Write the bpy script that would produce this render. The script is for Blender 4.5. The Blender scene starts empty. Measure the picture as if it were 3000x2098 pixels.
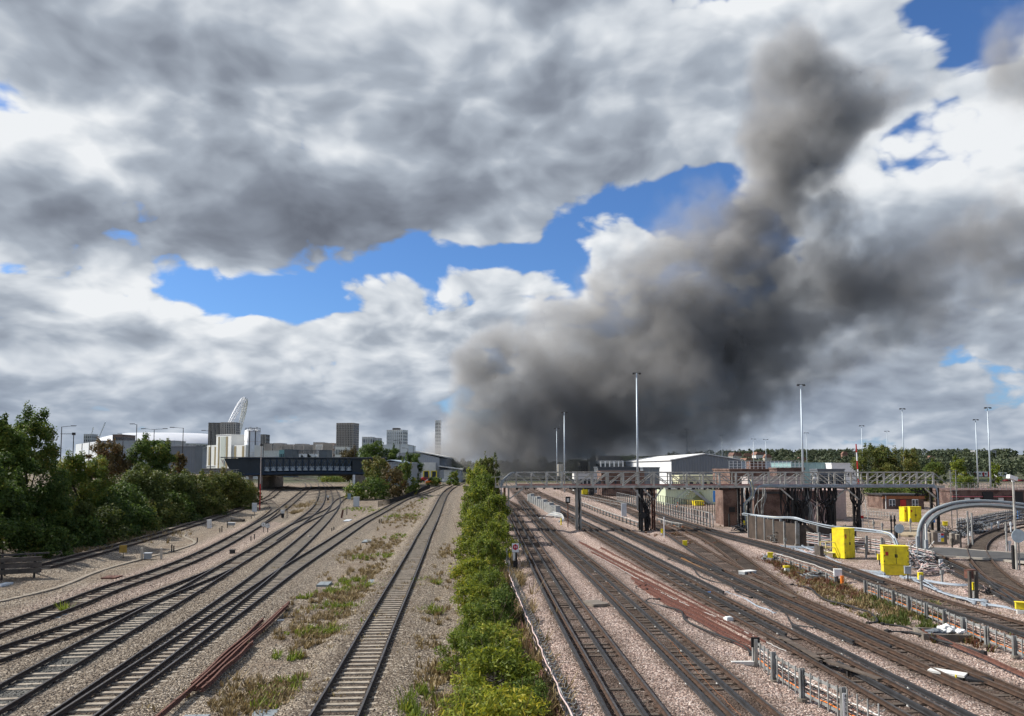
import bpy, bmesh, math, random
import numpy as np
from mathutils import Vector, Matrix, noise as mnoise
R = math.radians
rnd = random.Random(7)
S = bpy.context.scene
COL = S.collection

# ------------------------------------------------------------------ camera
FPX, CX, CY = 2253.0, 1500.0, 1215.0          # focal length and principal point in photograph pixels (3000 x 2098)
PITCH = math.atan(150.0 / FPX)                # horizon at row 1365
CAM_H = 8.0
cam = bpy.data.cameras.new('camera')
cam.sensor_width = 36.0
cam.lens = 36.0 * FPX / 3000.0
cam.shift_y = (CY - 1049.0) / 3000.0
cam.clip_start = 0.1
cam.clip_end = 20000.0
cam_o = bpy.data.objects.new('camera', cam)
COL.objects.link(cam_o)
cam_o.location = (0, 0, CAM_H)
cam_o.rotation_euler = (R(90) + PITCH, 0, 0)
S.camera = cam_o

# ------------------------------------------------------------------ light and exposure
SUN_EL, SUN_AZ = R(41), R(-77)                # azimuth measured from +Y (the view direction) towards +X
sun_dir = Vector((math.sin(SUN_AZ) * math.cos(SUN_EL), math.cos(SUN_AZ) * math.cos(SUN_EL), math.sin(SUN_EL)))
sl = bpy.data.lights.new('sun', 'SUN')
sl.energy = 5.0
sl.angle = R(0.55)
sl.color = (1.0, 0.955, 0.89)
so = bpy.data.objects.new('sun', sl)
COL.objects.link(so)
so.rotation_euler = (-sun_dir).to_track_quat('-Z', 'Y').to_euler()
S.view_settings.view_transform = 'Standard'
S.view_settings.look = 'None'
S.view_settings.gamma = 1.0
S.view_settings.exposure = 0.38
S.view_settings.use_curve_mapping = False
S.render.engine = 'CYCLES'
S.cycles.use_denoising = True
S.cycles.use_adaptive_sampling = True
S.cycles.adaptive_threshold = 0.025
S.cycles.adaptive_min_samples = 24
S.cycles.max_bounces = 5
S.cycles.diffuse_bounces = 1
S.cycles.glossy_bounces = 2
S.cycles.transmission_bounces = 3
S.cycles.transparent_max_bounces = 12
S.cycles.volume_bounces = 0
S.cycles.volume_step_rate = 2.2
S.cycles.volume_max_steps = 160
S.cycles.sample_clamp_indirect = 4.0

def ray(px, py):
    xc, yc = (px - CX) / FPX, -(py - CY) / FPX
    cp, sp = math.cos(PITCH), math.sin(PITCH)
    return Vector((xc, cp - yc * sp, sp + yc * cp))
def azel(px, py):
    d = ray(px, py).normalized()
    return math.atan2(d.x, d.y), math.asin(d.z)

# ------------------------------------------------------------------ node helpers
class NT:
    """small helper that writes shader / geometry node maths"""
    def __init__(s, tree):
        s.t = tree
    def n(s, typ, **kw):
        nd = s.t.nodes.new(typ)
        for k, v in kw.items():
            setattr(nd, k, v)
        return nd
    def put(s, sock, v):
        if hasattr(v, 'is_output') or hasattr(v, 'links'):
            s.t.links.new(v, sock)
        else:
            sock.default_value = v
    def m(s, op, a, b=0.0, c=None, clamp=False):
        nd = s.n('ShaderNodeMath', operation=op, use_clamp=clamp)
        s.put(nd.inputs[0], a); s.put(nd.inputs[1], b)
        if c is not None: s.put(nd.inputs[2], c)
        return nd.outputs[0]
    def v(s, op, a, b=(0, 0, 0), scale=None):
        nd = s.n('ShaderNodeVectorMath', operation=op)
        s.put(nd.inputs[0], a)
        if op not in ('NORMALIZE', 'LENGTH', 'SCALE'): s.put(nd.inputs[1], b)
        if scale is not None: s.put(nd.inputs['Scale'], scale)
        return nd.outputs['Value'] if op in ('LENGTH', 'DISTANCE', 'DOT_PRODUCT') else nd.outputs[0]
    def comb(s, x, y, z):
        nd = s.n('ShaderNodeCombineXYZ')
        for i, q in enumerate((x, y, z)): s.put(nd.inputs[i], q)
        return nd.outputs[0]
    def sep(s, vec):
        nd = s.n('ShaderNodeSeparateXYZ'); s.put(nd.inputs[0], vec)
        return nd.outputs
    def noise(s, vec, scale=1.0, detail=2.0, rough=0.5, lac=2.0, dist=0.0, col=False, norm=True):
        nd = s.n('ShaderNodeTexNoise'); nd.noise_dimensions = '3D'
        nd.normalize = norm
        s.put(nd.inputs['Vector'], vec); nd.inputs['Scale'].default_value = scale
        nd.inputs['Detail'].default_value = detail; nd.inputs['Roughness'].default_value = rough
        nd.inputs['Lacunarity'].default_value = lac; nd.inputs['Distortion'].default_value = dist
        return nd.outputs['Color' if col else 0]
    def mapr(s, val, a, b, c=0.0, d=1.0, interp='SMOOTHSTEP'):
        nd = s.n('ShaderNodeMapRange'); nd.interpolation_type = interp; nd.clamp = True
        for i, q in enumerate((val, a, b, c, d)): s.put(nd.inputs[i], q)
        return nd.outputs[0]
    def mix(s, f, a, b, blend='MIX'):
        nd = s.n('ShaderNodeMix', data_type='RGBA', blend_type=blend, clamp_factor=True)
        s.put(nd.inputs[0], f)
        for i, q in ((6, a), (7, b)):
            if not (hasattr(q, 'is_output') or hasattr(q, 'links')) and len(q) == 3: q = (*q, 1)
            s.put(nd.inputs[i], q)
        return nd.outputs[2]
    def ramp(s, f, stops, interp='LINEAR'):
        nd = s.n('ShaderNodeValToRGB'); cr = nd.color_ramp; cr.interpolation = interp
        while len(cr.elements) < len(stops): cr.elements.new(0.5)
        for e, (p, c) in zip(cr.elements, stops):
            e.position = p; e.color = (*c, 1) if len(c) == 3 else c
        s.put(nd.inputs[0], f)
        return nd.outputs[0]

def srgb(r, g, b):
    f = lambda c: (c / 255 / 12.92) if c <= 10.3 else ((c / 255 + 0.055) / 1.055) ** 2.4
    return (f(r), f(g), f(b))

# ------------------------------------------------------------------ world: clear sky with a broken deck of cumulus
WS = 0.10
w = bpy.data.worlds.new('World'); S.world = w; w.use_nodes = True
w.node_tree.nodes.clear()
W = NT(w.node_tree)
sky = W.n('ShaderNodeTexSky', sky_type='NISHITA')
sky.sun_disc = False
sky.sun_elevation = SUN_EL
sky.sun_rotation = SUN_AZ
sky.altitude = 60; sky.air_density = 1.0; sky.dust_density = 0.6; sky.ozone_density = 2.2
tc = W.n('ShaderNodeTexCoord')
D = W.v('NORMALIZE', tc.outputs['Generated'])
dx, dy, dz = W.sep(D)
az = W.m('ARCTAN2', dx, dy)
el = W.m('ARCSINE', dz)
zc = W.m('MAXIMUM', dz, 0.0)
den = W.m('ADD', zc, 0.34)
P = W.comb(W.m('DIVIDE', dx, den), W.m('DIVIDE', dy, den), W.m('MULTIPLY', zc, 0.6))

AE = W.comb(az, el, 0.0)
def blobs(lst):
    """sum of soft elliptical patches of the sky: photograph pixel, half sizes in pixels, amount"""
    tot = None
    for px, py, rx, ry, amt in lst:
        a0, e0 = azel(px, py)
        nd = W.n('ShaderNodeVectorMath', operation='MULTIPLY_ADD')
        W.put(nd.inputs[0], AE); nd.inputs[1].default_value = (FPX / rx, FPX / ry, 0); nd.inputs[2].default_value = (-a0 * FPX / rx, -e0 * FPX / ry, 0)
        g = W.m('POWER', 0.36788, W.v('DOT_PRODUCT', nd.outputs[0], nd.outputs[0]))
        tot = W.m('MULTIPLY_ADD', g, amt, 0.0 if tot is None else tot)
    return tot

cover = blobs([
    (960, 850, 340, 75, -0.40), (720, 900, 230, 75, -0.36), (1420, 740, 260, 75, -0.34), (1720, 610, 210, 80, -0.26), (560, 850, 130, 30, -0.10),
    (1880, 640, 330, 110, -0.16), (2130, 520, 170, 90, -0.24), (2560, 430, 120, 40, -0.04), (2890, 60, 170, 140, -0.32), (2700, 330, 120, 40, -0.05),
    (20, 220, 60, 60, -0.15), (40, 790, 120, 40, -0.14), (220, 120, 160, 120, 0.22), (1450, 470, 90, 35, -0.12),
    (500, 400, 800, 420, 0.24), (1300, 300, 700, 350, 0.26), (1250, 660, 330, 70, 0.16), (1950, 330, 420, 200, 0.20), (2450, 200, 300, 170, 0.16), (2900, 540, 300, 240, 0.24), (2800, 850, 520, 190, 0.18),
    (300, 950, 330, 90, 0.16), (1130, 860, 140, 45, 0.22), (1470, 815, 150, 40, 0.24), (1000, 1080, 800, 120, 0.17), (2300, 1210, 1100, 130, 0.17), (300, 1170, 800, 130, 0.17), (1200, 1280, 1600, 60, 0.14)])
dark = blobs([
    (800, 660, 420, 110, 0.62), (150, 640, 400, 70, 0.42), (1200, 600, 330, 110, 0.50), (1800, 480, 330, 90, 0.42), (450, 130, 420, 150, 0.40),
    (1900, 250, 300, 130, 0.18), (2900, 760, 330, 110, 0.45), (2700, 980, 500, 100, 0.35), (1000, 1200, 900, 45, 0.20), (250, 1000, 300, 35, 0.18),
    (200, 1200, 500, 40, 0.16), (350, 1080, 500, 40, -0.25), (900, 1060, 500, 45, -0.25), (300, 890, 350, 30, -0.2), (2300, 1180, 700, 60, 0.25), (950, 250, 200, 250, -0.12), (2850, 400, 220, 120, -0.60), (120, 400, 250, 90, -0.30), (1700, 130, 500, 120, -0.18), (600, 820, 400, 40, -0.1), (1100, 1020, 500, 60, -0.15)])
warp = W.v('SCALE', W.v('SUBTRACT', W.noise(P, 2.6, 2, 0.55, col=True), (0.5, 0.5, 0.5)), scale=0.22)
Q = W.v('ADD', P, warp)
iso0 = W.v('ADD', W.v('MULTIPLY', D, (1.0, 1.0, 1.5)), W.v('SCALE', warp, scale=0.32))
def puffs(vec, sc, dt):
    """rounded heads of cumulus: 1 at the heart of each head, 0 in the creases between"""
    vo_ = W.n('ShaderNodeTexVoronoi'); vo_.feature = 'F1'; vo_.inputs['Scale'].default_value = sc
    vo_.inputs['Detail'].default_value = dt; vo_.inputs['Roughness'].default_value = 0.62; vo_.inputs['Lacunarity'].default_value = 2.2
    vo_.normalize = True
    W.put(vo_.inputs['Vector'], vec)
    return W.m('SUBTRACT', 1.0, vo_.outputs['Distance'])
def heads(off, d1, d2):
    q = W.v('ADD', iso0, off) if off else iso0
    base = W.noise(W.v('ADD', Q, tuple(c * 2.4 for c in off)) if off else Q, 3.4, d1, 0.50)
    wob = W.v('ADD', q, W.v('SCALE', W.noise(q, 26.0, 1, 0.5, col=True), scale=0.022))
    return W.m('ADD', W.m('MULTIPLY', base, 0.66), W.m('MULTIPLY', puffs(wob, 10.0, d2), 0.40))
n1 = heads(None, 6, 2.0)
n2 = heads((-0.016, -0.004, 0.020), 4, 1.0)
cov = W.m('ADD', W.m('ADD', W.m('MULTIPLY', W.m('SUBTRACT', n1, 0.60), 1.9), 0.50), W.m('MULTIPLY', cover, 0.85))
alpha = W.mapr(cov, 0.45, 0.545)
thick = W.m('ADD', W.mapr(cov, 0.56, 1.1, 0.0, 0.5, 'LINEAR'), W.m('MULTIPLY', dark, 0.95))
relief = W.m('MULTIPLY', W.m('SUBTRACT', n1, n2), 3.9)
fine = W.m('MULTIPLY', W.m('SUBTRACT', W.noise(Q, 9.0, 4, 0.55), 0.5), 0.34)
shade = W.m('ADD', W.m('SUBTRACT', thick, relief), fine)
ccol = W.ramp(W.m('ADD', W.m('MULTIPLY', shade, 0.70), 0.18, clamp=True),
              [(0.0, srgb(240, 243, 246)), (0.16, srgb(214, 220, 227)), (0.36, srgb(172, 181, 193)), (0.62, srgb(138, 146, 159)), (1.0, srgb(106, 112, 124))])
# distant cloud near the horizon takes the blue of the air in front of it
low = W.mapr(el, 0.0, 0.18, 0.45, 0.0)
ccol = W.mix(low, ccol, srgb(146, 163, 187))
cc10 = W.v('SCALE', ccol, scale=0.76 / WS)
skyc = W.v('MULTIPLY', sky.outputs[0], (0.50, 0.74, 1.06))
skyc = W.mix(W.mapr(el, 0.0, 0.16, 0.8, 0.0), skyc, tuple(0.72 * c / WS for c in srgb(150, 178, 208)))
col = W.mix(alpha, skyc, cc10)
# below the horizon: the dull tone of distant land
col = W.mix(W.mapr(dz, -0.02, 0.0), tuple(c / WS for c in (0.10, 0.11, 0.10)), col)
bg = W.n('ShaderNodeBackground'); bg.inputs['Strength'].default_value = WS
W.put(bg.inputs['Color'], col)
wo = W.n('ShaderNodeOutputWorld')
w.node_tree.links.new(bg.outputs[0], wo.inputs['Surface'])
w.cycles.sampling_method = 'MANUAL'
w.cycles.sample_map_resolution = 512
# ------------------------------------------------------------------ terrain
def sstep(a, b, x):
    t = np.clip((np.asarray(x, float) - a) / (b - a), 0, 1)
    return t * t * (3 - 2 * t)
def terrain(x, y):
    x = np.asarray(x, float); y = np.asarray(y, float)
    z = 2.0 * sstep(110, 230, y)
    xe = -43.5 - (y - 68) * 0.10
    z = z + (5.6 - 0.6 * z) * sstep(1.0, 14.0, xe - x) * sstep(40, 60, y) * (1 - sstep(176, 192, y))
    # wooded rise far off behind the depot
    z = z + 20 * sstep(620, 1250, y) * sstep(60, 420, x) + 14 * sstep(1100, 2000, y)
    return z
def tz(x, y):
    return float(terrain(x, y))
def G(px, py, dz=0.0):
    """point of the ground (raised by dz) seen at a photograph pixel"""
    d = ray(px, py); f = lambda k: CAM_H + d.z * k - tz(d.x * k, d.y * k) - dz
    k0, k1 = 5.0, 5.0
    while f(k1) > 0 and k1 < 3000:
        k0 = k1; k1 *= 1.03
    for _ in range(40):
        k = 0.5 * (k0 + k1)
        if f(k) > 0: k0 = k
        else: k1 = k
    return Vector((d.x * k1, d.y * k1, tz(d.x * k1, d.y * k1)))
def at(px, py, dist):
    d = ray(px, py); k = dist / d.y
    return Vector((d.x * k, dist, CAM_H + d.z * k))

# ------------------------------------------------------------------ materials
MATS = {}
def mat(name, col, rough=0.8, var=0.18, scale=3.0, metal=0.0, bump=0.0, col2=None, spec=0.3, bscale=None, detail=4):
    if name in MATS: return MATS[name]
    m = bpy.data.materials.new(name); m.use_nodes = True
    nt = NT(m.node_tree); b = m.node_tree.nodes['Principled BSDF']
    b.inputs['Roughness'].default_value = rough; b.inputs['Metallic'].default_value = metal
    b.inputs['Specular IOR Level'].default_value = spec
    geo = nt.n('ShaderNodeNewGeometry'); pos = geo.outputs['Position']
    n = nt.noise(pos, scale, detail, 0.6)
    c2 = col2 or tuple(c * 0.55 for c in col)
    c1 = tuple(min(1, c * (1 + var)) for c in col)
    f = nt.mapr(n, 0.5 - 0.22, 0.5 + 0.22, 0.0, 1.0, 'LINEAR')
    nt.put(b.inputs['Base Color'], nt.mix(nt.m('MULTIPLY', f, min(1, var * 3) if col2 is None else 1.0), c1, c2))
    nt.put(b.inputs['Roughness'], nt.m('ADD', rough - 0.08, nt.m('MULTIPLY', n, 0.16)))
    if bump:
        bp = nt.n('ShaderNodeBump'); bp.inputs['Strength'].default_value = bump; bp.inputs['Distance'].default_value = 0.02
        nt.put(bp.inputs['Height'], nt.noise(pos, bscale or scale * 6, 4, 0.6)); nt.put(b.inputs['Normal'], bp.outputs[0])
    MATS[name] = m
    return m
steel = mat('galvanised_steel', (0.29, 0.295, 0.285), 0.6, 0.25, 2.0, 0.15, col2=(0.17, 0.165, 0.15))
gsteel = mat('weathered_gantry_steel', (0.42, 0.41, 0.37), 0.6, 0.3, 1.2, 0.1, col2=(0.24, 0.215, 0.18))
darksteel = mat('sooty_steel', (0.045, 0.042, 0.04), 0.6, 0.3, 2.0, 0.1)
rust = mat('rust', (0.135, 0.060, 0.042), 0.85, 0.3, 5.0, col2=(0.07, 0.036, 0.028), bump=0.3)
railside = mat('rail_side', (0.05, 0.034, 0.027), 0.85, 0.3, 4.0, col2=(0.03, 0.024, 0.02))
railside_r = mat('rail_side_brown', (0.07, 0.04, 0.026), 0.85, 0.3, 4.0, col2=(0.03, 0.021, 0.016))
railtop = mat('rail_top', (0.115, 0.105, 0.10), 0.42, 0.2, 3.0, 0.5, col2=(0.06, 0.052, 0.048))
railtop_dull = mat('rail_top_dull', (0.095, 0.066, 0.048), 0.65, 0.2, 3.0, 0.0, col2=(0.05, 0.035, 0.027))
condrail = mat('conductor_rail', (0.040, 0.040, 0.042), 0.6, 0.2, 3.0, 0.1, col2=(0.022, 0.021, 0.021))
sleeper_c = mat('sleeper_concrete', (0.33, 0.285, 0.225), 0.9, 0.25, 2.5, col2=(0.19, 0.16, 0.125), bump=0.3)
sleeper_w = mat('sleeper_timber', (0.105, 0.082, 0.064), 0.95, 0.3, 2.2, col2=(0.05, 0.04, 0.033), bump=0.4)
concrete = mat('concrete', (0.42, 0.38, 0.32), 0.9, 0.2, 1.5, bump=0.2)
darkconc = mat('stained_concrete', (0.20, 0.175, 0.145), 0.9, 0.3, 1.2, col2=(0.09, 0.075, 0.06), bump=0.2)
white = mat('white_paint', (0.74, 0.74, 0.72), 0.5, 0.1, 1.0)
offwhite = mat('off_white', (0.62, 0.61, 0.57), 0.6, 0.15, 1.0)
black = mat('black_paint', (0.018, 0.018, 0.019), 0.5, 0.1, 2.0)
rubber = mat('black_cable', (0.022, 0.021, 0.021), 0.6, 0.1, 2.0)
yellow = mat('yellow_paint', (0.84, 0.68, 0.015), 0.5, 0.1, 2.2, col2=(0.62, 0.47, 0.03), detail=7)
cream_y = mat('cream_paint', (0.68, 0.58, 0.28), 0.6, 0.2, 1.5)
red = mat('red_paint', (0.42, 0.03, 0.025), 0.5, 0.2, 1.5)
orange = mat('orange_paint', (0.75, 0.20, 0.03), 0.5, 0.15, 1.5)
blue = mat('blue_plastic', (0.06, 0.25, 0.62), 0.5, 0.15, 1.5)
grey = mat('grey_paint', (0.30, 0.32, 0.33), 0.55, 0.15, 1.0)
ltgrey = mat('light_grey_paint', (0.50, 0.53, 0.55), 0.55, 0.12, 1.0)
dkgrey = mat('dark_grey_cladding', (0.12, 0.135, 0.15), 0.6, 0.12, 0.4)
pipe = mat('cable_duct', (0.25, 0.28, 0.30), 0.45, 0.15, 1.0)
paleblue = mat('pale_cable', (0.29, 0.33, 0.37), 0.5, 0.2, 1.5)
pinkc = mat('pinkish_cable', (0.58, 0.40, 0.36), 0.6, 0.3, 2.0, col2=(0.45, 0.38, 0.36))
glass = mat('window_glass', (0.03, 0.04, 0.05), 0.12, 0.1, 0.3, spec=0.6)
asphalt = mat('asphalt', (0.075, 0.073, 0.07), 0.9, 0.2, 0.8, bump=0.2)
timber = mat('old_timber', (0.10, 0.085, 0.07), 0.95, 0.3, 2.0, col2=(0.05, 0.042, 0.036), bump=0.4)
bark = mat('bark', (0.075, 0.06, 0.045), 0.95, 0.3, 3.0, bump=0.4)
plate_grey = mat('cover_plate', (0.20, 0.225, 0.235), 0.7, 0.25, 3.0)
duct_pale = mat('trough_concrete', (0.24, 0.205, 0.16), 0.9, 0.2, 2.0)
bluesteel = mat('dark_blue_steel', (0.014, 0.03, 0.055), 0.5, 0.2, 0.5)

def brick_mat(name, c1, c2, scale=1.0):
    m = bpy.data.materials.new(name); m.use_nodes = True
    nt = NT(m.node_tree); b = m.node_tree.nodes['Principled BSDF']; b.inputs['Roughness'].default_value = 0.9
    g = nt.n('ShaderNodeNewGeometry'); x, y, z = nt.sep(g.outputs['Position'])
    br = nt.n('ShaderNodeTexBrick'); br.inputs['Scale'].default_value = 4.4 * scale
    br.inputs['Mortar Size'].default_value = 0.018
    br.inputs['Color1'].default_value = (*c1, 1); br.inputs['Color2'].default_value = (*c2, 1); br.inputs['Mortar'].default_value = (0.2, 0.17, 0.14, 1)
    nt.put(br.inputs['Vector'], nt.comb(nt.m('ADD', x, y), z, 0.0))
    n = nt.noise(g.outputs['Position'], 0.6, 5, 0.6)
    nt.put(b.inputs['Base Color'], nt.mix(nt.mapr(n, 0.40, 0.62, 0.0, 0.85), br.outputs[0], tuple(c * 0.35 for c in c1)))
    bp = nt.n('ShaderNodeBump'); bp.inputs['Strength'].default_value = 0.3; bp.inputs['Distance'].default_value = 0.01
    nt.put(bp.inputs['Height'], br.outputs['Fac']); nt.put(b.inputs['Normal'], bp.outputs[0])
    return m
brick = brick_mat('red_brick', (0.20, 0.108, 0.078), (0.135, 0.078, 0.06))
brick_d = brick_mat('dark_brick', (0.16, 0.085, 0.07), (0.11, 0.065, 0.055))

def corrugated(name, col, pitch=0.35, var=0.1):
    m = bpy.data.materials.new(name); m.use_nodes = True
    nt = NT(m.node_tree); b = m.node_tree.nodes['Principled BSDF']; b.inputs['Roughness'].default_value = 0.5
    g = nt.n('ShaderNodeNewGeometry'); x, y, z = nt.sep(g.outputs['Position'])
    wv = nt.m('SINE', nt.m('MULTIPLY', nt.m('ADD', x, y), 6.283 / pitch))
    n = nt.noise(g.outputs['Position'], 0.25, 5, 0.6)
    nt.put(b.inputs['Base Color'], nt.mix(nt.mapr(n, 0.3, 0.7, 0.0, var * 3), col, tuple(c * 0.6 for c in col)))
    bp = nt.n('ShaderNodeBump'); bp.inputs['Strength'].default_value = 0.6; bp.inputs['Distance'].default_value = 0.05
    nt.put(bp.inputs['Height'], wv); nt.put(b.inputs['Normal'], bp.outputs[0])
    return m
clad_dk = corrugated('ribbed_dark_cladding', (0.15, 0.17, 0.19), 0.8)
clad_lt = corrugated('ribbed_grey_cladding', (0.34, 0.36, 0.38), 0.7)
clad_wh = corrugated('ribbed_white_cladding', (0.70, 0.71, 0.71), 0.6, 0.06)
clad_gr = corrugated('ribbed_pale_green_cladding', (0.60, 0.66, 0.46), 0.3, 0.1)
clad_tq = corrugated('ribbed_turquoise_cladding', (0.26, 0.40, 0.40), 0.8)

def leaf_mat(name, stops, transl=0.35):
    """leaf material: hue varies leaf by leaf through the mesh attribute 'leaf' and tree by tree through the object's random number"""
    m = bpy.data.materials.new(name); m.use_nodes = True
    nt = NT(m.node_tree); b = m.node_tree.nodes['Principled BSDF']; b.inputs['Roughness'].default_value = 0.6
    b.inputs['Specular IOR Level'].default_value = 0.25
    a = nt.n('ShaderNodeAttribute'); a.attribute_name = 'leaf'
    oi = nt.n('ShaderNodeObjectInfo')
    f = nt.m('ADD', a.outputs['Fac'], nt.m('MULTIPLY', nt.m('SUBTRACT', oi.outputs['Random'], 0.5), 0.35), clamp=True)
    c = nt.ramp(f, stops)
    nt.put(b.inputs['Base Color'], c)
    tr = nt.n('ShaderNodeBsdfTranslucent'); nt.put(tr.inputs['Color'], c)
    mx = nt.n('ShaderNodeMixShader'); mx.inputs[0].default_value = transl
    m.node_tree.links.new(b.outputs[0], mx.inputs[1]); m.node_tree.links.new(tr.outputs[0], mx.inputs[2])
    m.node_tree.links.new(mx.outputs[0], m.node_tree.nodes['Material Output'].inputs['Surface'])
    return m
lf_dark = leaf_mat('leaves_dark_green', [(0.0, (0.045, 0.078, 0.016)), (0.5, (0.088, 0.138, 0.026)), (0.85, (0.155, 0.19, 0.034)), (1.0, (0.24, 0.205, 0.045))], 0.4)
lf_mid = leaf_mat('leaves_mid_green', [(0.0, (0.048, 0.085, 0.014)), (0.5, (0.095, 0.145, 0.022)), (0.85, (0.17, 0.20, 0.030)), (1.0, (0.26, 0.22, 0.035))])
lf_olive = leaf_mat('leaves_olive', [(0.0, (0.052, 0.072, 0.016)), (0.5, (0.10, 0.125, 0.026)), (0.85, (0.165, 0.165, 0.036)), (1.0, (0.21, 0.15, 0.045))])
lf_brown = leaf_mat('leaves_turning_brown', [(0.0, (0.075, 0.062, 0.025)), (0.4, (0.138, 0.106, 0.037)), (0.8, (0.213, 0.125, 0.050)), (1.0, (0.250, 0.112, 0.037))])
lf_yell = leaf_mat('leaves_yellow_green', [(0.0, (0.075, 0.105, 0.014)), (0.4, (0.165, 0.205, 0.022)), (0.75, (0.30, 0.32, 0.026)), (1.0, (0.42, 0.36, 0.035))], 0.42)
lf_brt = leaf_mat('leaves_bright_green', [(0.0, (0.070, 0.105, 0.017)), (0.5, (0.155, 0.205, 0.026)), (0.85, (0.25, 0.28, 0.034)), (1.0, (0.38, 0.34, 0.045))], 0.42)
lf_dry = leaf_mat('dry_stems', [(0.0, (0.115, 0.081, 0.040)), (0.5, (0.253, 0.184, 0.086)), (0.8, (0.391, 0.299, 0.138)), (1.0, (0.172, 0.086, 0.046))], 0.2)
lf_red = leaf_mat('reddish_weeds', [(0.0, (0.09, 0.03, 0.022)), (0.5, (0.15, 0.055, 0.035)), (0.8, (0.16, 0.10, 0.04)), (1.0, (0.10, 0.11, 0.03))], 0.2)

# ------------------------------------------------------------------ mesh helpers
class MB:
    """collects shapes, then becomes ONE mesh object"""
    def __init__(s):
        s.v = []; s.f = []; s.mi = []; s.mats = []
    def _m(s, m):
        if m is None: return 0
        if m not in s.mats: s.mats.append(m)
        return s.mats.index(m)
    def add(s, vs, fs, m=None):
        o = len(s.v); k = s._m(m)
        s.v.extend([tuple(q) for q in vs])
        s.f.extend([tuple(i + o for i in f) for f in fs]); s.mi.extend([k] * len(fs))
        return s
    def box(s, x0, y0, z0, x1, y1, z1, m=None):
        return s.add([(x0, y0, z0), (x1, y0, z0), (x1, y1, z0), (x0, y1, z0), (x0, y0, z1), (x1, y0, z1), (x1, y1, z1), (x0, y1, z1)],
                     [(0, 3, 2, 1), (4, 5, 6, 7), (0, 1, 5, 4), (1, 2, 6, 5), (2, 3, 7, 6), (3, 0, 4, 7)], m)
    def cbox(s, c, sz, m=None, rz=0.0):
        """box standing on point c, size sz, turned about z"""
        cx, cy, cz = c; a, b, h = sz[0] / 2, sz[1] / 2, sz[2]
        co, si = math.cos(rz), math.sin(rz)
        P_ = lambda u, v, q: (cx + u * co - v * si, cy + u * si + v * co, cz + q)
        vs = [P_(-a, -b, 0), P_(a, -b, 0), P_(a, b, 0), P_(-a, b, 0), P_(-a, -b, h), P_(a, -b, h), P_(a, b, h), P_(-a, b, h)]
        return s.add(vs, [(0, 3, 2, 1), (4, 5, 6, 7), (0, 1, 5, 4), (1, 2, 6, 5), (2, 3, 7, 6), (3, 0, 4, 7)], m)
    def bar(s, p0, p1, w_, h_=None, m=None):
        p0, p1 = Vector(p0), Vector(p1); h_ = h_ or w_
        d = (p1 - p0); L = d.length
        if L < 1e-6: return s
        d /= L
        up = Vector((0, 0, 1)) if abs(d.z) < 0.97 else Vector((0, 1, 0))
        a = d.cross(up).normalized() * (w_ / 2); b = a.cross(d).normalized() * (h_ / 2)
        vs = [p0 - a - b, p0 + a - b, p0 + a + b, p0 - a + b, p1 - a - b, p1 + a - b, p1 + a + b, p1 - a + b]
        return s.add(vs, [(0, 1, 2, 3), (7, 6, 5, 4), (0, 4, 5, 1), (1, 5, 6, 2), (2, 6, 7, 3), (3, 7, 4, 0)], m)
    def tube(s, pts, r, n=6, m=None, r1=None, cap=True):
        pts = [Vector(p) for p in pts]; N = len(pts); vs = []; prev = None
        for i, p in enumerate(pts):
            d = (pts[min(i + 1, N - 1)] - pts[max(i - 1, 0)])
            d = d.normalized() if d.length > 1e-9 else Vector((0, 0, 1))
            if prev is None:
                up = Vector((0, 0, 1)) if abs(d.z) < 0.9 else Vector((1, 0, 0))
                a = d.cross(up).normalized()
            else:
                a = (prev - d * prev.dot(d)).normalized()
            prev = a; b = d.cross(a)
            rr = r if r1 is None else r + (r1 - r) * i / max(1, N - 1)
            for k in range(n):
                t = 2 * math.pi * k / n
                vs.append(p + a * (math.cos(t) * rr) + b * (math.sin(t) * rr))
        fs = [(i * n + k, i * n + (k + 1) % n, (i + 1) * n + (k + 1) % n, (i + 1) * n + k) for i in range(N - 1) for k in range(n)]
        if cap: fs += [tuple(range(n - 1, -1, -1)), tuple((N - 1) * n + k for k in range(n))]
        return s.add(vs, fs, m)
    def cyl(s, p0, p1, r, r1=None, n=10, m=None):
        return s.tube([p0, p1], r, n, m, r1)
    def prism(s, poly, y0, y1, m=None):
        """polygon in the xz plane pushed from y0 to y1"""
        n = len(poly)
        vs = [(x, y0, z) for x, z in poly] + [(x, y1, z) for x, z in poly]
        fs = [tuple(range(n)), tuple(range(2 * n - 1, n - 1, -1))] + [(i, i + n, (i + 1) % n + n, (i + 1) % n) for i in range(n)]
        return s.add(vs, fs, m)
    def slab(s, poly, z0, z1, m=None):
        """polygon in the xy plane pushed from z0 to z1"""
        n = len(poly)
        vs = [(x, y, z0) for x, y in poly] + [(x, y, z1) for x, y in poly]
        fs = [tuple(range(n - 1, -1, -1)), tuple(range(n, 2 * n))] + [(i, (i + 1) % n, (i + 1) % n + n, i + n) for i in range(n)]
        return s.add(vs, fs, m)
    def mesh(s, name, m=None, smooth=False):
        me = bpy.data.meshes.new(name)
        me.from_pydata(s.v, [], s.f)
        for q in (s.mats if s.mats else [m]):
            me.materials.append(q)
        if s.mats: me.polygons.foreach_set('material_index', s.mi)
        if smooth: me.polygons.foreach_set('use_smooth', [True] * len(s.f))
        me.update()
        return me
    def build(s, name, m=None, parent=None, smooth=False, loc=None):
        o = bpy.data.objects.new(name, s.mesh(name, m, smooth))
        COL.objects.link(o)
        if parent is not None: o.parent = parent
        if loc is not None: o.location = loc
        return o
def tag(o, label=None, cat=None, group=None, kind=None):
    if label: o['label'] = label
    if cat: o['category'] = cat
    if group: o['group'] = group
    if kind: o['kind'] = kind
    return o
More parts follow.
